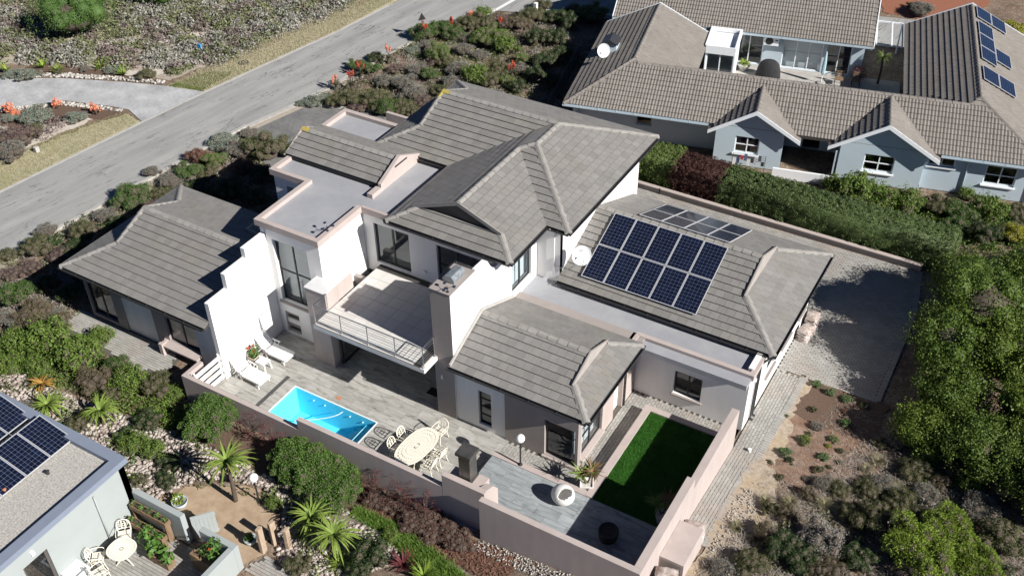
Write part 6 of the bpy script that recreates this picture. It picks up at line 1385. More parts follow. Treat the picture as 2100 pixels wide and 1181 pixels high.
def shrub(kind, x, y, r, label, group, sz=None, var=None, name='shrub'):
    o = bpy.data.objects.new(name, proto(kind, (RND.randint(0,1) if var is None else var))); COL.objects.link(o)
    hf = {'dark':.95,'olive':1.0,'grey':.85,'heath':.75,'pale':.62,'bright':.95}.get(kind, 1.0)
    o.location = (x, y, terr(x, y)-.06); o.rotation_euler = (RND.uniform(-.05,.05), RND.uniform(-.05,.05), RND.uniform(0,6.28)); s = r*1.02; o.scale = (s*RND.uniform(.92,1.1), s*RND.uniform(.92,1.1), (sz or s*hf)*RND.uniform(.92,1.08)); tag(o, label, 'plant' if kind in ('green','pale') else 'shrub', group); return o
SHRUBS = {
 'kerbside': [(-13.37,7.52,1.02,'glossy'),(-14.21,2.15,0.83,'olive'),(-12.7,2.41,0.7,'heath'),(-11.76,-0.94,0.95,'glossy'),(-14.97,3.46,0.61,'grey'),(-13.19,4.24,0.73,'olive'),(-13.36,5.77,0.68,'grey'),(-12.53,3.03,0.71,'dark'),(-11.3,3.28,0.71,'dark'),(-13.28,1.01,0.64,'heath'),(-15.01,1.08,0.53,'olive'),(-11.07,-2.13,0.65,'grey'),(-10.19,-1.08,0.77,'brown'),(-9.92,0.44,0.67,'dark'),(-9.42,-0.72,0.55,'grey'),(-12.32,5.61,0.61,'dark'),(-12.32,7.55,0.56,'heath'),(-10.16,-2.07,0.76,'grey'),(-10.27,1.9,0.69,'dark'),(-11.42,0.46,0.62,'dark'),(-13.66,0.19,0.57,'heath')],
 'bank': [(-7.88,-2.4,1.17,'loose'),(-6.15,-2.47,1.15,'loose'),(-8.89,-3.15,0.95,'loose'),(-4.43,-3.03,0.86,'brown'),(-3.08,-2.32,0.81,'loose'),(-1.96,-1.94,0.76,'olive'),(-6.39,-0.89,0.64,'loose'),(-9.61,-1.91,0.98,'brown'),(-8.75,-1.12,0.65,'brown'),(-1.18,-1.81,0.5,'loose'),(0.05,-2.66,0.44,'loose'),(-3.17,-4.99,0.58,'olive'),(-0.36,-4.7,0.62,'loose'),(0.55,-4.58,0.56,'loose'),(1.43,-4.72,0.51,'dark'),(2.01,-5.44,0.41,'dark'),(1.01,-5.83,0.32,'olive'),(-4.33,-1.85,0.62,'glossy'),(-3.37,-3.05,0.5,'olive'),(-8.28,-4.2,0.72,'loose'),(-7.21,-3.59,0.72,'loose'),(-5.91,-5.38,0.44,'grey'),(7.67,-3.36,0.8,'dark'),(7.34,-4.12,0.44,'dark'),(10.82,-4.47,0.8,'dark'),(8.75,-5.95,0.5,'olive'),(10.79,-5.15,0.5,'dark'),(10.83,-3.37,0.34,'loose'),(-0.89,-3.57,0.58,'dark'),(-1.1,-4.54,0.43,'glossy'),(6.18,-4.24,0.36,'loose')],
 'drivebed': [(-10.3,14.57,1.29,'olive'),(-11.64,13.83,0.94,'grey'),(-12.18,12.47,0.73,'bright'),(-13.35,14.3,0.96,'pale'),(-13.34,12.39,0.67,'redbrown'),(-12.46,10.74,0.78,'glossy'),(-9.27,10.48,1.02,'dark'),(-12.87,9.88,0.78,'grey'),(-12.31,8.61,0.63,'olive'),(-9.42,15.28,0.67,'dark'),(-11.69,11.38,0.65,'olive'),(-10.34,12.74,0.59,'redbrown'),(-8.84,12.61,0.78,'dark'),(-9.81,9.93,0.76,'dark'),(-11.06,9.81,0.7,'dark'),(-11.43,9.08,0.57,'heath'),(-7.89,10.75,0.76,'dark'),(-14.5,10.04,0.52,'grey'),(-12.66,15.73,0.62,'grey')],
 'corner': [(-6.85,32.53,1.16,'bright'),(-5.43,31.99,0.95,'loose'),(-8.6,29.12,0.97,'bright'),(-3.77,31.3,0.62,'bright'),(-3.17,29.96,0.68,'grey'),(-11.94,20.5,0.72,'pale'),(-11.57,21.17,0.58,'pale'),(-12.41,20.14,0.43,'pale'),(-10.52,21.03,0.65,'olive'),(-9.77,21.49,0.87,'olive'),(-8.95,21.33,0.79,'heath'),(-8.4,22.07,1.02,'olive'),(-7.33,21.8,0.86,'glossy'),(-6.8,22.26,0.79,'olive'),(-6.94,23.97,0.88,'grey'),(-8.15,24.69,0.89,'grey'),(-9.46,24.49,0.75,'grey'),(-8.69,26.77,0.76,'grey'),(-7.6,26.52,0.68,'glossy'),(-6.34,27.9,0.91,'grey'),(-5.74,26.4,0.89,'grey'),(-4.84,27.49,1.06,'loose'),(-4.0,27.54,0.9,'olive'),(-4.14,28.92,0.91,'olive'),(-6.4,30.56,0.62,'grey'),(-7.67,30.54,0.71,'grey'),(-11.15,31.25,0.98,'glossy'),(-10.52,32.03,0.98,'glossy'),(-9.4,32.08,0.81,'glossy'),(-9.27,33.67,0.99,'olive'),(-8.75,34.39,0.99,'olive'),(-9.38,35.72,0.75,'loose'),(-7.47,35.1,0.99,'heath'),(-6.39,35.2,0.99,'brown'),(-6.14,36.73,1.0,'olive'),(-6.59,38.9,0.76,'olive'),(-4.74,37.6,1.0,'dark'),(-3.52,37.4,0.99,'dark'),(-2.71,39.05,1.09,'bright'),(-4.03,39.09,0.84,'olive'),(-4.24,34.03,0.96,'dark'),(-3.13,34.65,0.96,'dark'),(-2.18,31.6,0.93,'dark'),(-1.79,32.82,0.78,'dark'),(-1.8,29.67,0.83,'dark'),(-3.02,28.2,0.6,'bright'),(-11.99,26.93,0.62,'dark'),(-11.14,25.27,0.69,'glossy'),(-12.4,25.44,0.61,'glossy'),(-10.57,29.22,0.63,'pale'),(-10.31,29.97,0.63,'grey'),(-5.71,25.01,0.73,'olive'),(-5.9,23.45,0.72,'heath'),(-6.07,22.2,0.64,'olive'),(-8.26,32.05,0.56,'grey'),(-0.64,29.44,0.67,'dark'),(-2.14,27.88,0.67,'dark'),(-10.03,26.3,0.61,'heath'),(-8.46,28.33,0.62,'heath'),(-7.67,28.53,0.62,'olive')],
 'entrance': [(-29.58,14.38,0.91,'pale'),(-25.64,17.63,0.61,'pale'),(-30.76,14.0,0.61,'pale'),(-24.78,10.95,1.07,'pale'),(-22.77,12.18,0.71,'pale'),(-26.27,10.2,0.57,'pale'),(-23.52,8.92,1.11,'heath'),(-22.58,7.65,0.95,'grey'),(-23.52,9.87,0.56,'olive'),(-28.34,15.74,0.38,'olive'),(-27.2,16.85,0.38,'grey'),(-23.02,18.02,0.61,'olive')],
 'hedgeside': [(18.97,26.15,1.2,'loose'),(20.1,26.17,1.06,'loose'),(21.35,26.56,0.99,'loose'),(17.78,26.52,0.76,'loose'),(22.89,27.27,0.87,'olive'),(23.99,27.04,0.92,'glossy'),(25.1,27.84,0.98,'loose'),(26.29,28.6,0.73,'olive'),(23.9,25.99,0.72,'glossy'),(25.26,25.9,0.96,'dark'),(23.85,29.22,0.5,'loose'),(26.63,26.47,0.83,'yellow'),(22.18,49.62,1.12,'yellow'),(23.03,48.48,0.94,'bright'),(21.09,51.16,0.65,'olive'),(16.39,50.77,0.92,'grey'),(15.74,51.64,0.5,'dark')],
 'lowerright': [(27.0,4.58,1.26,'lime'),(27.88,6.5,1.04,'lime'),(28.83,5.34,0.92,'lime'),(24.13,3.67,0.85,'flower'),(25.52,5.54,0.87,'olive'),(24.67,5.59,0.61,'olive'),(28.78,9.93,1.18,'brown'),(29.61,9.49,0.8,'olive'),(29.51,7.09,0.94,'olive'),(25.37,3.54,0.75,'dark'),(23.11,2.6,0.75,'dark'),(23.87,2.37,0.66,'dark'),(22.31,2.94,0.59,'brown'),(22.33,1.36,0.66,'olive'),(21.58,0.66,0.49,'grey'),(22.73,4.38,0.52,'brown'),(26.06,6.99,0.71,'olive'),(26.71,8.05,0.54,'grey'),(23.87,6.65,0.45,'olive'),(23.33,6.66,0.45,'grey'),(25.36,7.75,0.63,'grey'),(24.8,7.16,0.54,'olive'),(27.97,9.3,0.63,'loose'),(27.38,9.7,0.55,'brown'),(26.12,8.94,0.64,'olive'),(26.26,9.9,0.56,'loose'),(29.08,11.72,0.74,'dark'),(28.53,8.18,0.79,'grey'),(25.11,10.18,0.56,'grey'),(25.47,10.9,0.57,'loose'),(24.65,9.84,0.38,'olive'),(29.52,5.14,0.82,'dark'),(27.98,4.29,0.65,'grey'),(24.7,2.36,0.65,'brown'),(22.04,4.35,0.35,'olive'),(23.02,5.82,0.4,'brown'),(27.04,8.89,0.45,'brown')],
 'seedling': [(21.44,11.86,0.22,'green'),(22.08,11.67,0.22,'green'),(22.78,11.63,0.24,'green'),(23.45,11.65,0.2,'dark'),(21.78,10.4,0.19,'olive'),(22.88,10.96,0.16,'redbrown'),(23.08,10.27,0.23,'green'),(22.91,8.1,0.22,'green'),(21.99,8.54,0.28,'bright'),(22.05,8.68,0.19,'yellow'),(21.58,7.57,0.26,'green'),(21.82,7.34,0.18,'dark'),(22.89,8.79,0.13,'yellow'),(22.96,9.2,0.21,'bright'),(23.38,8.76,0.17,'olive'),(22.94,7.39,0.22,'olive'),(22.69,6.71,0.18,'grey'),(22.18,9.51,0.29,'grey'),(22.04,9.04,0.15,'olive'),(20.95,9.59,0.1,'bright'),(21.8,6.26,0.18,'olive'),(21.22,6.88,0.13,'olive'),(23.21,7.76,0.11,'olive'),(23.46,8.17,0.13,'olive')],
}
ALOES = [(4.75, -4.72, 0.0, 2.0, 0.85, 'tree'), (8.2, -4.39, 0.0, 0.75, 0.75, 'tree'), (9.5, -4.78, 0.06, 0.95, 0.85, 'tree'), (-6.22, -4.2, -0.0, 0.25, 0.55, 'gold'), (-2.45, -4.42, 0.0, 0.75, 0.7, 'tree'), (-4.99, -4.96, 0.0, 0.3, 0.75, 'tree')]
REDALOES = [(-11.8, 22.61, 0.0, 0.9), (-10.97, 23.08, 0.0, 1.2), (-11.42, 24.66, 0.0, 1.0), (-11.13, 27.11, 0.0, 1.3), (-10.76, 30.72, 0.0, 1.5), (-9.92, 32.72, 0.0, 1.1), (-9.45, 34.29, 0.0, 1.0), (-3.28, 29.23, 0.0, 1.0), (-7.47, 34.78, 0.0, 0.8)]
ORANGE = [(-26.94, 10.83, 0.0, 0.9), (-24.93, 12.63, 0.0, 0.8), (-22.32, 13.23, 0.0, 1.0), (-26.4, 10.73, 0.0, 0.5)]
SMALLALOE = [(-29.88, 15.82, 0.0), (-28.53, 15.81, -0.0), (-24.63, 17.62, -0.0), (-31.37, 14.22, 0.0), (-26.59, 17.51, 0.0)]
TUSSOCKS = [(26.82, 8.26, 0.0, 0.5), (25.7, 7.75, 0.0, 0.6), (24.47, 8.27, 0.0, 0.4), (24.77, 8.87, 0.0, 0.5), (26.11, 7.19, -0.0, 0.5), (24.06, 6.49, 0.05, 0.4), (27.64, 8.07, 0.0, 0.5), (22.57, 5.08, 0.21, 0.5), (21.32, 2.86, 0.47, 0.4), (21.77, 4.71, 0.26, 0.4), (26.74, 11.01, 0.0, 0.5), (24.5, 7.19, 0.0, 0.4), (23.67, 5.65, 0.15, 0.5), (28.19, 9.18, 0.0, 0.4)]

for z, lst in SHRUBS.items():
    where, grp = ZONE[z]; cnt = {}
    for x, y, r, k in sorted(lst, key=lambda q: q[1] if z in ('kerbside','corner','entrance','drivebed') else q[0]):
        if 1.5 < x < 19.6 and -1.7 < y < 9: continue
        i = cnt.get(k, 0); cnt[k] = i+1
        d = 'going up the road' if z in ('kerbside','corner','entrance','drivebed') else 'from the left'
        shrub(k, x, y, r, '%s %s %s' % (ordn(i), KIND[k][6], where), grp)
# clipped round bushes against the pool wall, red-leaved hedge
for x, y, r, h, l in ((1.62,-2.45,1.18,1.25,'dense round clipped bush at the left end of the pool wall'), (5.75,-2.45,.95,1.15,'clipped green bush against the pool wall, highest part of the long hedge'), (6.85,-2.55,1.12,1.2,'clipped green bush in the middle of the long hedge by the pool wall'), (8.0,-2.65,1.05,1.0,'clipped green bush at the right end of the long hedge by the pool wall')):
    shrub('round', x, y, r, l, 'clipped bushes along the pool wall', sz=h, var=0)
for i, (x, y) in enumerate(((9.3,-2.1),(10.1,-2.1),(10.9,-2.15),(11.7,-2.2),(12.5,-2.3),(13.2,-2.55),(12.1,-2.7),(11.2,-2.55))):
    shrub('red', x, y, .58, '%s red-leaved plant from the clipped hedge along the taupe wall' % ordn(i), 'red-leaved plants along the taupe wall', sz=.38)
for x, y, s, l in ((3.35,-2.0,.75,'sparse red young tree between the two clipped bushes, left one'),(4.35,-2.05,.75,'sparse red young tree between the two clipped bushes, right one'),(8.95,-1.95,.72,'sparse red young tree in front of the dining table wall'),(10.35,-2.0,.75,'sparse red young tree in the middle of the taupe wall'),(11.4,-2.05,.65,'sparse red young tree near the barbecue wall')): shrub('redtwig', x, y, s, l, 'red-leaved young trees by the terrace wall', sz=s)
# trees on the right
trm = leafmat('tree', (.036,.072,.012), (.145,.205,.034)); trm2 = leafmat('tree_light', (.052,.095,.014), (.18,.24,.038))
def tree(x, y, r, h, label, seed, m=None, n=19000, group='trees beside the paved yard'):
    z0 = terr(x, y)-.1; t = thing('tree', label, 'tree', (x, y, z0), group=group, local=True); rs = np.random.RandomState(seed)
    k = 34; d = sph(rs, k); d[:,2] = np.abs(d[:,2])*1.1-.25; C = d*np.array([r*.72,r*.72,h*.38])*rs.uniform(.55,1.0,(k,1))+np.array([0,0,h*.56]); Rr = rs.uniform(.22,.40,k)*r*.8
    P, Nn = lump_points(C, Rr, n, rs, .85, .72, True); S = sph(rs, 170); S[:,2] = np.abs(S[:,2]); tip = S*np.array([r*.95,r*.95,h*.46])+np.array([0,0,h*.55]); PP = np.repeat(tip,14,0)+rs.normal(size=(170*14,3))*.13; V = np.concatenate([kites(P, Nn, .095, .55, rs, .2, .9), kites(PP, np.repeat(S,14,0), .09, .55, rs, .2, .9)])
    ex = MB(); core(ex, C, Rr, .76, 0); core(ex, np.array([[0,0,h*.55]]), np.array([r*.66]), .85, 1, h*.36/(r*.66))
    crown = bpy.data.objects.new('crown', quads_mesh('crown', V, [m or trm, bark], ex)); COL.objects.link(crown); crown.parent = t
    mb = MB(); mb.tube([(0,0,0),(.05,.03,h*.25),(.0,.08,h*.5)], [.14,.11,.07], 8)
    for c in C[:14]: mb.tube(smooth_path([(0,.02,h*.22),(c[0]*.4,c[1]*.4,h*.4),tuple(c)],3), [.06,.055,.05,.045,.035,.028,.02], 6)
    mb.build('trunk', bark, t, smooth=True)
for i, (x, y, r, h, l, m) in enumerate(((25.45,19.5,1.6,3.0,'leafy green tree nearest the end of the long hedge',trm),(26.4,17.4,2.5,4.3,'broad dark green tree casting its shadow over the paved yard',trm),(25.7,14.9,1.9,3.4,'leafy green tree beside the paved yard edge',trm),(28.4,20.6,2.3,3.8,'tall green tree at the right edge behind the yard trees',trm2),(28.2,15.3,2.3,3.5,'broad light green tree at the right edge',trm2),(26.4,12.6,1.5,2.5,'low green tree in front of the yard trees',trm),(30.2,18,2.2,3.9,'green tree cut off by the right edge of the picture',trm),(29.4,12.6,1.9,2.9,'low bushy tree above the scrub at the right edge',trm2),(28.2,23.4,1.4,2.3,'green tree between the hedge end and the bungalow garden',trm2),(28.0,10.4,1.7,2.2,'low spreading dark bushy tree running down into the scrub',trm),(30.4,9.6,1.9,2.4,'low bushy tree at the right edge beside the scrub',trm),(25.9,10.6,1.2,1.7,'low leafy bush tree at the foot of the yard trees',trm2))): tree(x, y, r, h, l, 100+i, m)
tree(-31.5,20.0,3.0,3.2,'dense green tree at the upper left edge beside the scrub', 130, KM['glossy'], 9000, 'trees in the upper left scrub'); tree(-35,25,3.0,2.8,'low green thicket tree at the top left corner', 131, KM['glossy'], 8000, 'trees in the upper left scrub'); tree(-31,27.5,2.6,2.2,'low green thicket tree at the top edge left of the scrub', 132, KM['glossy'], 7000, 'trees in the upper left scrub')
# long hedge in three colours
def hedge(x0, x1, y0, y1, h0, h1, label, mat, seed):
    """clipped hedge: knobbly faces of many small leaf clumps round a twiggy core"""
    rs = np.random.RandomState(seed); t = thing('hedge', label, 'hedge', ((x0+x1)/2, (y0+y1)/2, 0), group='long hedge'); L_ = x1-x0; Dp = y1-y0; V = []; H = lambda x: h0+(h1-h0)*(x-x0)/L_+.035*np.sin(x*2.3+seed)
    def clumps(C, Nf, R, k):
        m = len(C); d = sph(rs, m*k); Nn = np.tile(Nf, (m*k,1)); d = np.where(((d*Nn).sum(1) < 0)[:,None], d-2*(d*Nn).sum(1)[:,None]*Nn, d); P = np.repeat(C, k, 0)+d*np.repeat(R, k)[:,None]*rs.uniform(.75,1.08,(m*k,1)); V.append(kites(P, d, .06, .5, rs, .2, .7))
    def grid(a0, a1, b0, b1, st):
        a, b = np.meshgrid(np.arange(a0, a1, st), np.arange(b0, b1, st)); a = a.ravel()+rs.normal(size=a.size)*.06; b = b.ravel()+rs.normal(size=b.size)*.06; return a, b
    x, z = grid(x0+.1, x1-.05, .12, max(h0,h1)-.12, .25); ok = z < H(x)-.1; x, z = x[ok], z[ok]; clumps(np.stack([x, np.full(len(x), y0+.12)+rs.normal(size=len(x))*.05, z], 1), np.array([0,-1.,0]), rs.uniform(.14,.24,len(x)), 95)
    x, y = grid(x0+.1, x1-.05, y0+.12, y1-.1, .22); clumps(np.stack([x, y, H(x)-.12+rs.normal(size=len(x))*.012], 1), np.array([0,0,1.]), rs.uniform(.11,.145,len(x)), 70)
    for xx, s in ((x0+.1,-1.),(x1-.1,1.)): y, z = grid(y0+.12, y1-.1, .12, h1-.12, .25); clumps(np.stack([np.full(len(y), xx), y, z], 1), np.array([s,0,0]), rs.uniform(.14,.2,len(y)), 95)
    ex = MB(); ex.ext([(x0+.12,y0+.16,0),(x1-.12,y0+.16,0),(x1-.12,y0+.16,h1-.16),(x0+.12,y0+.16,h0-.16)], (0,Dp-.3,0), 0)
    o = bpy.data.objects.new('foliage', quads_mesh('foliage', np.concatenate(V), [mat, bark], ex)); COL.objects.link(o); o.parent = t; o.location = -t.location
hm = leafmat('hedge', (.07,.108,.036), (.165,.215,.082)); hm2 = leafmat('hedge_green', (.075,.115,.028), (.175,.235,.07))
hedge(7.6,10.4,22.15,24.2,1.75,1.75,'fresh green left end of the long clipped hedge', hm2, 3); hedge(10.3,13.0,22.1,24.0,1.8,1.75,'dark reddish brown stretch of the long clipped hedge', leafmat('hedge_red', (.045,.022,.018), (.12,.055,.045)), 5); hedge(12.9,24.45,22.1,24.0,1.75,1.65,'long grey-green stretch of the clipped hedge along the boundary', hm, 7)
# tree aloes and rosettes on the bank
for i, (x, y, z, h, r, k) in enumerate(ALOES):
    lab = ['tall tree aloe on the sandy path beside the globe lamp','spiky yellow-green aloe among the cobbles, left of a pair','large yellow-green aloe among the cobbles, right of a pair','small golden orange aloe on the left of the planted bank','spiky green aloe with a short trunk in the cobbles','wide spiky green aloe beside the gravel roof edge'][i]
    t = thing('aloe', lab, 'aloe', (x, y, z-.03), group='aloes on the planted bank', local=True)
    MB().tube(smooth_path([(0,0,0),(.04,.02,h*.5),(-.03*h,.05*h,h)]), [.09]*6+[.07]*6+[.06], 9).build('trunk', bark, t, smooth=True)
    mb = MB(); blades(mb, (-.03*h,.05*h,h), 62 if k != 'gold' else 26, r*1.4, .06, droop=.75, up=.45, spread=1.3, seg=5); mb.build('leaf_rosette', aloe_m if k != 'gold' else leafmat('gold_aloe', (.30,.16,.04), (.45,.28,.07)), t)
    if k != 'gold': mb = MB(); blades(mb, (-.03*h,.05*h,h-.05), 16, r*.8, .04, droop=.9, up=-.4, spread=.6, seg=4); mb.build('dead_leaves', leafmat('dry_leaf', (.14,.09,.05), (.26,.18,.10)), t)
for i, (x, y, z, h) in enumerate(REDALOES):
    t = thing('flowering_aloe', '%s red-flowering aloe along the road bend bed, going up the road' % ordn(i), 'aloe', (x, y, z-.02), group='red-flowering aloes', local=True)
    mb = MB(); blades(mb, (0,0,.35), 30, .6, .05, droop=.5, up=.6); mb.build('leaf_rosette', leafmat('aloe_grey', (.08,.10,.06), (.17,.15,.09)), t); MB().tube([(0,0,0),(0,0,.38)], .09, 7).build('trunk', bark, t)
    for k in range(RND.randint(4,7)):
        a = RND.uniform(0,6.28); q = RND.uniform(.05,.28); b = (q*math.cos(a), q*math.sin(a), h*RND.uniform(.75,1.05)); mb = MB(); mb.tube([(0,0,.4),b], .012, 5, 1)
        leafball(mb, b, .05, 34, .05, 0, 3.2); mb.build('flower_spike', [red_m if i % 3 else orange_m, bark], t)
for i, (x, y, z, h) in enumerate(ORANGE):
    t = thing('coral_plant', '%s bright coral-orange plant beside the curved pale driveway, from the left' % ORD[i], 'plant', (x, y, z-.02), group='coral plants by the pale driveway', local=True); mb = MB()
    h *= .8
    for k in range(22): a = RND.uniform(0,6.28); q = RND.uniform(0,.32); p = (q*math.cos(a), q*math.sin(a), h*RND.uniform(.3,1)*(1-.5*q)); mb.tube([(p[0]*.3,p[1]*.3,0), p], .012, 4, 1); leafball(mb, p, .09, 14, .06)
    mb.build('foliage', [orange_m, bark], t)
for i, (x, y, z) in enumerate(SMALLALOE):
    o = MB(); blades(o, (0,0,.05), 26, .75, .06, droop=.35, up=.85, spread=.8); o = o.build('yucca', lime_m, None, loc=(x,y,z)); tag(o, '%s small green yucca along the far edge of the pale driveway, from the left' % ORD[i], 'yucca', 'yuccas by the pale driveway')
for i, (x, y, z, r) in enumerate(TUSSOCKS):
    o = MB(); blades(o, (0,0,.0), 130, r*1.2, .012, droop=.7, up=.9, spread=1.3, seg=3); o = o.build('grass_tussock', leafmat('tussock', (.16,.15,.08), (.30,.27,.16)), None, loc=(x,y,z-.04)); tag(o, '%s dry grass tussock in the lower right scrub, from the left' % ordn(sorted(TUSSOCKS).index((x,y,z,r))), 'grass', 'grass tussocks in the scrub')
for x, y, l, m in ((12.0,-4.2,'burgundy red flax plant at the bottom edge beside the grass',redleaf_m),(12.95,-4.35,'yellow-green strap-leaved plant at the bottom edge of the picture',lime_m),(9.9,-5.1,'small lime green strap plant in the cobbles at the bottom edge',lime_m)):
    o = MB(); blades(o, (0,0,0), 60, .75, .035, droop=.4, up=.8, spread=1.1); o = o.build('flax', m, None, loc=(x,y,terr(x,y)-.04)); tag(o, l, 'flax')
# ------------------------------------------------------------------ stuff: grass, scrub, litter
def scatter(poly, n, rs):
    x0, x1 = min(p[0] for p in poly), max(p[0] for p in poly); y0, y1 = min(p[1] for p in poly), max(p[1] for p in poly); P = []
    while len(P) < n:
        c = (rs.uniform(x0,x1), rs.uniform(y0,y1))
        if all_in(poly, c): P.append(c)
    return np.array(P)
def grass(name, poly, n, h, wd, mat, label, cat='grass', z=None, seed=1, lean=.5):
    rs = np.random.RandomState(seed); P = scatter(poly, n, rs); zz = np.array([terr(*p)-.03 for p in P]) if z is None else np.full(n, z)
    a = rs.uniform(0,6.28,n); hh = h*rs.uniform(.6,1.2,n); d = np.stack([np.cos(a),np.sin(a)],1)*(wd*rs.uniform(.6,1.3,n))[:,None]; ln = rs.normal(size=(n,2))*(hh*lean)[:,None]
    B = np.concatenate([P, zz[:,None]], 1); V = np.zeros((n,4,3)); V[:,0] = B; V[:,0,:2] -= d; V[:,1] = B; V[:,1,:2] += d; V[:,2] = B; V[:,2,:2] += ln+d*.3; V[:,2,2] += hh; V[:,3] = B; V[:,3,:2] += ln-d*.3; V[:,3,2] += hh
    o = bpy.data.objects.new(name, quads_mesh(name, V.reshape(-1,3), [mat])); COL.objects.link(o); return tag(o, label, cat, kind='stuff')
turf = material('leaf_turf', (.02,.085,.010), (.065,.20,.028), rough=.6, island=.45, scale=1.6, spec=.2, leafy=True)
MB().poly([(16.275,1.63,.366),(19.39,1.63,.366),(19.39,6.725,.366),(16.275,6.725,.366)]).build('lawn_backing', turf, kt)
grass('lawn', [(16.28,1.64),(19.39,1.64),(19.39,6.72),(16.28,6.72)], 30000, .05, .008, turf, 'bright green lawn inside the pink kerb', 'lawn', .365, 3)
grass('grass_strip', [(8.9,-2.75),(10.4,-2.8),(12.2,-3.1),(14.2,-3.7),(14.9,-4.8),(13.2,-4.9),(12.0,-3.9),(10.3,-3.35),(8.9,-3.2)], 14000, .2, .012, KM['bright'], 'bright green grass strip below the red-leaved hedge', seed=4)
drym = leafmat('dry_grass', (.32,.285,.18), (.50,.46,.32))
grass('verge_grass', [(-18.75,18.7),(-21.2,18.4),(-20.9,21.8),(-19.5,30.5),(-18.1,37),(-16.5,37),(-17.0,29.4)], 26000, .13, .012, drym, 'dry straw-coloured grass on the verge beyond the road', seed=5)
grass('verge_grass', [(-20.4,4.8),(-22.9,6.2),(-22.5,10.5),(-21.1,14.2),(-19.5,13.7)], 12000, .08, .012, leafmat('verge_green', (.25,.235,.13), (.40,.37,.22)), 'short dry grass on the verge below the pale driveway', seed=6)
grass('verge_grass', [(-18.9,18.5),(-21.2,17.9),(-20.3,20.6),(-18.9,21.3)], 5000, .09, .02, leafmat('verge_green2', (.10,.14,.035), (.22,.25,.08)), 'green tinged grass on the verge corner above the pale driveway', seed=7)
def scrubfield(name, poly, n, rr, kinds, seed, label, leaves=70, ls=.11, avoid=None):
    rs = np.random.RandomState(seed); P = scatter(poly, n, rs); Vs = {k: [] for k in kinds}
    ph = rs.uniform(0,6,4)
    for (x, y) in P:
        if avoid and any(all_in(a, (x, y)) for a in avoid): continue
        f = .5+.25*math.sin(x*.55+ph[0])+.25*math.sin(y*.5+ph[1])+rs.normal()*.22; k = kinds[int(min(max(f,0),.999)*len(kinds))]
        r = rr*rs.uniform(.55,1.4); d = sph(rs, leaves); d[:,2] = np.abs(d[:,2]); Pp = np.array([x,y,terr(x,y)-.05])+d*r*np.array([1,1,rs.uniform(.6,1.0)])*rs.uniform(.75,1.05,(leaves,1)); Vs[k].append(kites(Pp, d, ls*(.7+.6*r), KIND[k][3]*1.4, rs, .3 if KIND[k][5] == 'needle' else .2, .9))
    ks = [k for k in dict.fromkeys(kinds) if Vs[k]]; V = np.concatenate([np.concatenate(Vs[k]) for k in ks]); cnts = [sum(len(v) for v in Vs[k])//4 for k in ks]
    me = quads_mesh(name, V, [KM[k] for k in ks]); me.polygons.foreach_set('material_index', np.repeat(np.arange(len(ks)), cnts).astype(np.int32))
    o = bpy.data.objects.new(name, me); COL.objects.link(o); return tag(o, label, 'scrub', kind='stuff')
FIELD = [(-23.2,6.4),(-22.8,13.0),(-25,9.6),(-29,8.4),(-33,9.5),(-33,4),(-26,-3)]
FIELD2 = [(-34,14.6),(-30,16.6),(-26.8,17.8),(-22.2,19.2),(-20.6,21.6),(-19.2,30),(-18.0,37.5),(-17.5,48),(-30,48),(-44,30),(-42,18)]
av = [[(-31,20.5),(-29,21.2),(-26.5,22.9),(-25,23),(-26.6,21.6),(-29.2,20)], [(-26.5,17.6),(-24.5,18.6),(-22.8,19.6),(-22,19.3),(-24,18),(-26,17.1)], [(-26,24),(-24,25.5),(-23.2,25.2),(-25,23.6)]]
scrubfield('scrub', FIELD2, 2100, .62, ['fgrey','folive','fheath','folive','fgrey','folive','fgrey'], 21, 'mixed grey, green and purple scrub covering the plot beyond the road', 125, .155, av)
scrubfield('scrub', FIELD, 240, .55, ['fheath','fgrey','heath'], 22, 'dark heath scrub at the left edge below the pale driveway', 150, .11)
BEDS = [([(-15.0,1.0),(-14.1,9.4),(-13.7,13.4),(-13.2,16.2),(-10.5,14.2),(-8,12.3),(-2.6,11.2),(-2.5,7.2),(-8.4,7.0),(-8.9,-.2),(-12,-3.6)], 520, ['dark','folive','fheath','fgrey'], 'low ground cover between the road kerb and the house'), ([(-12.3,20.4),(-11.8,27.6),(-11.3,31.3),(-10.8,34),(-9.2,37),(-3,38),(2.2,34),(1.4,27),(2.6,23.8),(1.8,21),(-6.5,21.7),(-10,20.9)], 900, ['fgrey','folive','fheath','olive','fgrey','folive'], 'low grey and olive ground cover at the road bend'), ([(-9.2,-2.2),(-6,-1.8),(-1,-2.0),(2,-3.2),(-1,-3.5),(-5,-3.7),(-10,-4.0)], 160, ['dark','olive','loose'], 'low green ground cover on the planted bank'), ([(21.6,2.2),(23.2,5.0),(24.8,7.2),(25.6,9.5),(25.5,11.8),(31,12),(33,4),(28,-4),(22,-3),(20.9,-.5)], 480, ['folive','brown','fgrey','olive'], 'low scrub ground cover in the lower right corner'), ([(20,24.4),(24.5,24.5),(28,25.5),(28,29),(20.5,27.6)], 150, ['olive','loose','glossy'], 'low planting behind the hedge end'), ([(-8.9,-4.0),(-6,-4.2),(1,-3.4),(6,-3.2),(9,-3.0),(11,-3.6),(10,-5.8),(8.2,-5.4),(6.6,-3.9),(2.4,-5.0),(1.5,-6.4),(-8,-6.4)], 70, ['olive','loose','dark'], 'small plants scattered among the cobbles')]
for i, (poly, n, kinds, lab) in enumerate(BEDS): scrubfield('ground_cover', poly, int(n*1.7), .34, kinds, 40+i, lab, 60, .095)
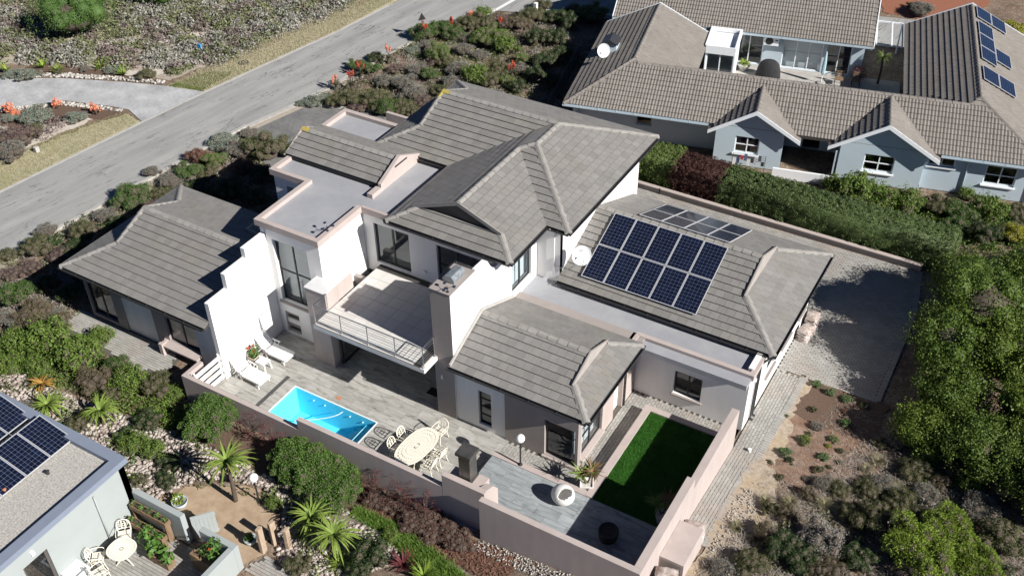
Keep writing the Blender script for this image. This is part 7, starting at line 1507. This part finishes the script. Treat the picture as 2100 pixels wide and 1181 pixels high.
def litter(poly, n, seed, ln, mat, label, wd=.008, h=.05):
    rs = np.random.RandomState(seed); P = scatter(poly, n, rs); V = []
    for x, y in P:
        a = rs.uniform(0,6.28); l = ln*rs.uniform(.3,1.2); d = np.array([math.cos(a),math.sin(a),rs.uniform(-.1,.45)])*l; s = np.array([-math.sin(a),math.cos(a),0])*wd*rs.uniform(.5,1.8); b = np.array([x,y,terr(x,y)-.03+rs.uniform(0,h)]); V += [b-s,b+s,b+d+s*.5,b+d-s*.5]
    o = bpy.data.objects.new('twig_litter', quads_mesh('twig_litter', np.array(V), [mat])); COL.objects.link(o); tag(o, label, 'twigs', kind='stuff')
dry = leafmat('dry_twig', (.22,.185,.155), (.46,.41,.36))
litter([(21.2,1.8),(22.5,5),(24,9.5),(25.3,11.8),(29,12),(31,7),(29,-2),(22,-3),(20.9,0)], 24000, 61, .30, dry, 'dry grey twigs and straw over the lower right scrub', .007, .18)
litter([(20.9,5),(22.5,11.8),(24.8,11.6),(24.5,8),(23,5)], 3500, 62, .12, dry, 'fine dry litter on the bare soil beside the path', .008, .03)
litter([(9,-1.75),(13.6,-2.2),(15.5,-2.2),(15.5,-3.6),(13,-3.3),(9,-2.6)], 5000, 63, .10, leafmat('brown_litter', (.12,.06,.045), (.28,.16,.11)), 'fallen brown leaves below the taupe wall', .02, .05)
# ------------------------------------------------------------------ cobbles
def rockmesh(seed, mat):
    rs = np.random.RandomState(seed); mb = MB(); n1, n2 = 4, 7; ph = rs.uniform(.75,1.2,(n1+1,n2)); sq = rs.uniform(.5,.75)
    for i in range(n1+1):
        for j in range(n2):
            a = math.pi*i/n1; b = 2*math.pi*j/n2; f = ph[i,j] if 0 < i < n1 else 1; mb.v.append((math.sin(a)*math.cos(b)*f, math.sin(a)*math.sin(b)*f*.8, -math.cos(a)*sq))
    for i in range(n1):
        for j in range(n2): q = i*n2; mb.f.append((q+j, q+(j+1)%n2, q+n2+(j+1)%n2, q+n2+j)); mb.m.append(0)
    return mb
cob = material('river_cobble', (.23,.185,.158), (.48,.43,.39), rough=.85, scale=3, island=.8, bump=.006, bscale=30, fine=.12)
cob_w = material('white_rock', (.26,.235,.21), (.50,.475,.44), rough=.9, scale=3, island=.8, bump=.01, bscale=20, fine=.12)
cobsoil = material('stony_soil', (.13,.105,.088), (.24,.20,.17), rough=.95, scale=14, bump=.03, bscale=25, fine=.3)
RM = [rockmesh(i, cob) for i in range(5)]
def cobbles(name, poly, n, s0, s1, mat, label, seed, nobj, avoid=(), kidname='cobble'):
    rs = np.random.RandomState(seed); mes = [m.mesh(kidname, mat, smooth=True) for m in RM]; P = scatter(poly, n, rs); P = P[np.argsort([((Vector((*p,0))-CPOS).length) for p in P])]
    base = MB(); base.poly([(x, y, terr(x,y)-.012) for x, y in poly]); root = tag(base.build(name, cobsoil), kind='structure'); st = MB(); c = 0
    for x, y in P:
        if any(a[0] < x < a[2] and a[1] < y < a[3] for a in avoid): continue
        s = rs.uniform(s0, s1); k = rs.randint(5); a = rs.uniform(0,6.28); z = terr(x,y)+s*.18+rs.uniform(0,.03)
        if c < nobj: inst(kidname, mes[k], root, (x,y,z), (rs.uniform(-.3,.3),rs.uniform(-.3,.3),a), (s,s,s)); c += 1
        else:
            ca, sa = math.cos(a)*s, math.sin(a)*s; b = len(st.v); st.v += [(x+v[0]*ca-v[1]*sa, y+v[0]*sa+v[1]*ca, z+v[2]*s) for v in RM[k].v]; st.f += [tuple(b+i for i in f) for f in RM[k].f]; st.m += RM[k].m
    if st.f: tag(st.build(kidname+'s', mat, root, smooth=True), kind='stuff')
COB = [(-8.9,-4.1),(-5,-3.95),(-2,-3.6),(1,-3.2),(3.5,-3.25),(6.3,-3.2),(8.6,-3.05),(10.6,-3.3),(11.6,-3.9),(11.4,-4.6),(10.5,-5.4),(9.6,-6.2),(7.9,-6.1),(7.2,-5.2),(6.6,-4.1),(5.3,-3.75),(3.8,-4.05),(2.6,-5.0),(2.0,-6.5),(-1,-6.2),(-4,-6.3),(-8.9,-6.4)]
cobbles('cobble_bed', COB, 4200, .055, .115, cob, 'cobbles', 71, 300, [(2.9,-6.3,3.5,-5.5)])
cobbles('rubble_strip', [(13.8,-2.06),(17.5,-2.06),(17.5,-2.7),(15.5,-2.7),(13.6,-2.5)], 420, .015, .045, cob_w, 'rubble', 72, 60, kidname='stone'); cobbles('rubble_strip', [(20.9,.5),(20.8,3.5),(20.75,5),(21.3,5),(22.0,3),(21.8,.5)], 500, .015, .045, cob_w, 'rubble', 73, 0, kidname='stone')
cobbles('rock_edging', [(-31,13.7),(-27.7,15.6),(-23.9,17.15),(-21.6,17.95),(-21.75,18.25),(-24.1,17.5),(-27.9,16.0),(-31,14.2)], 330, .06, .14, cob_w, 'rock edging', 74, 300, kidname='rock'); cobbles('rock_edging', [(-28.4,10.6),(-26.9,11.7),(-25.2,13.35),(-22.6,14.1),(-21.2,14.4),(-21.3,14.15),(-22.7,13.75),(-25.1,12.95),(-26.6,11.4),(-28,10.2)], 190, .06, .13, cob_w, 'rock edging', 75, 190, kidname='rock')
for o in bpy.data.objects:
    if 'w' in o: del o['w']
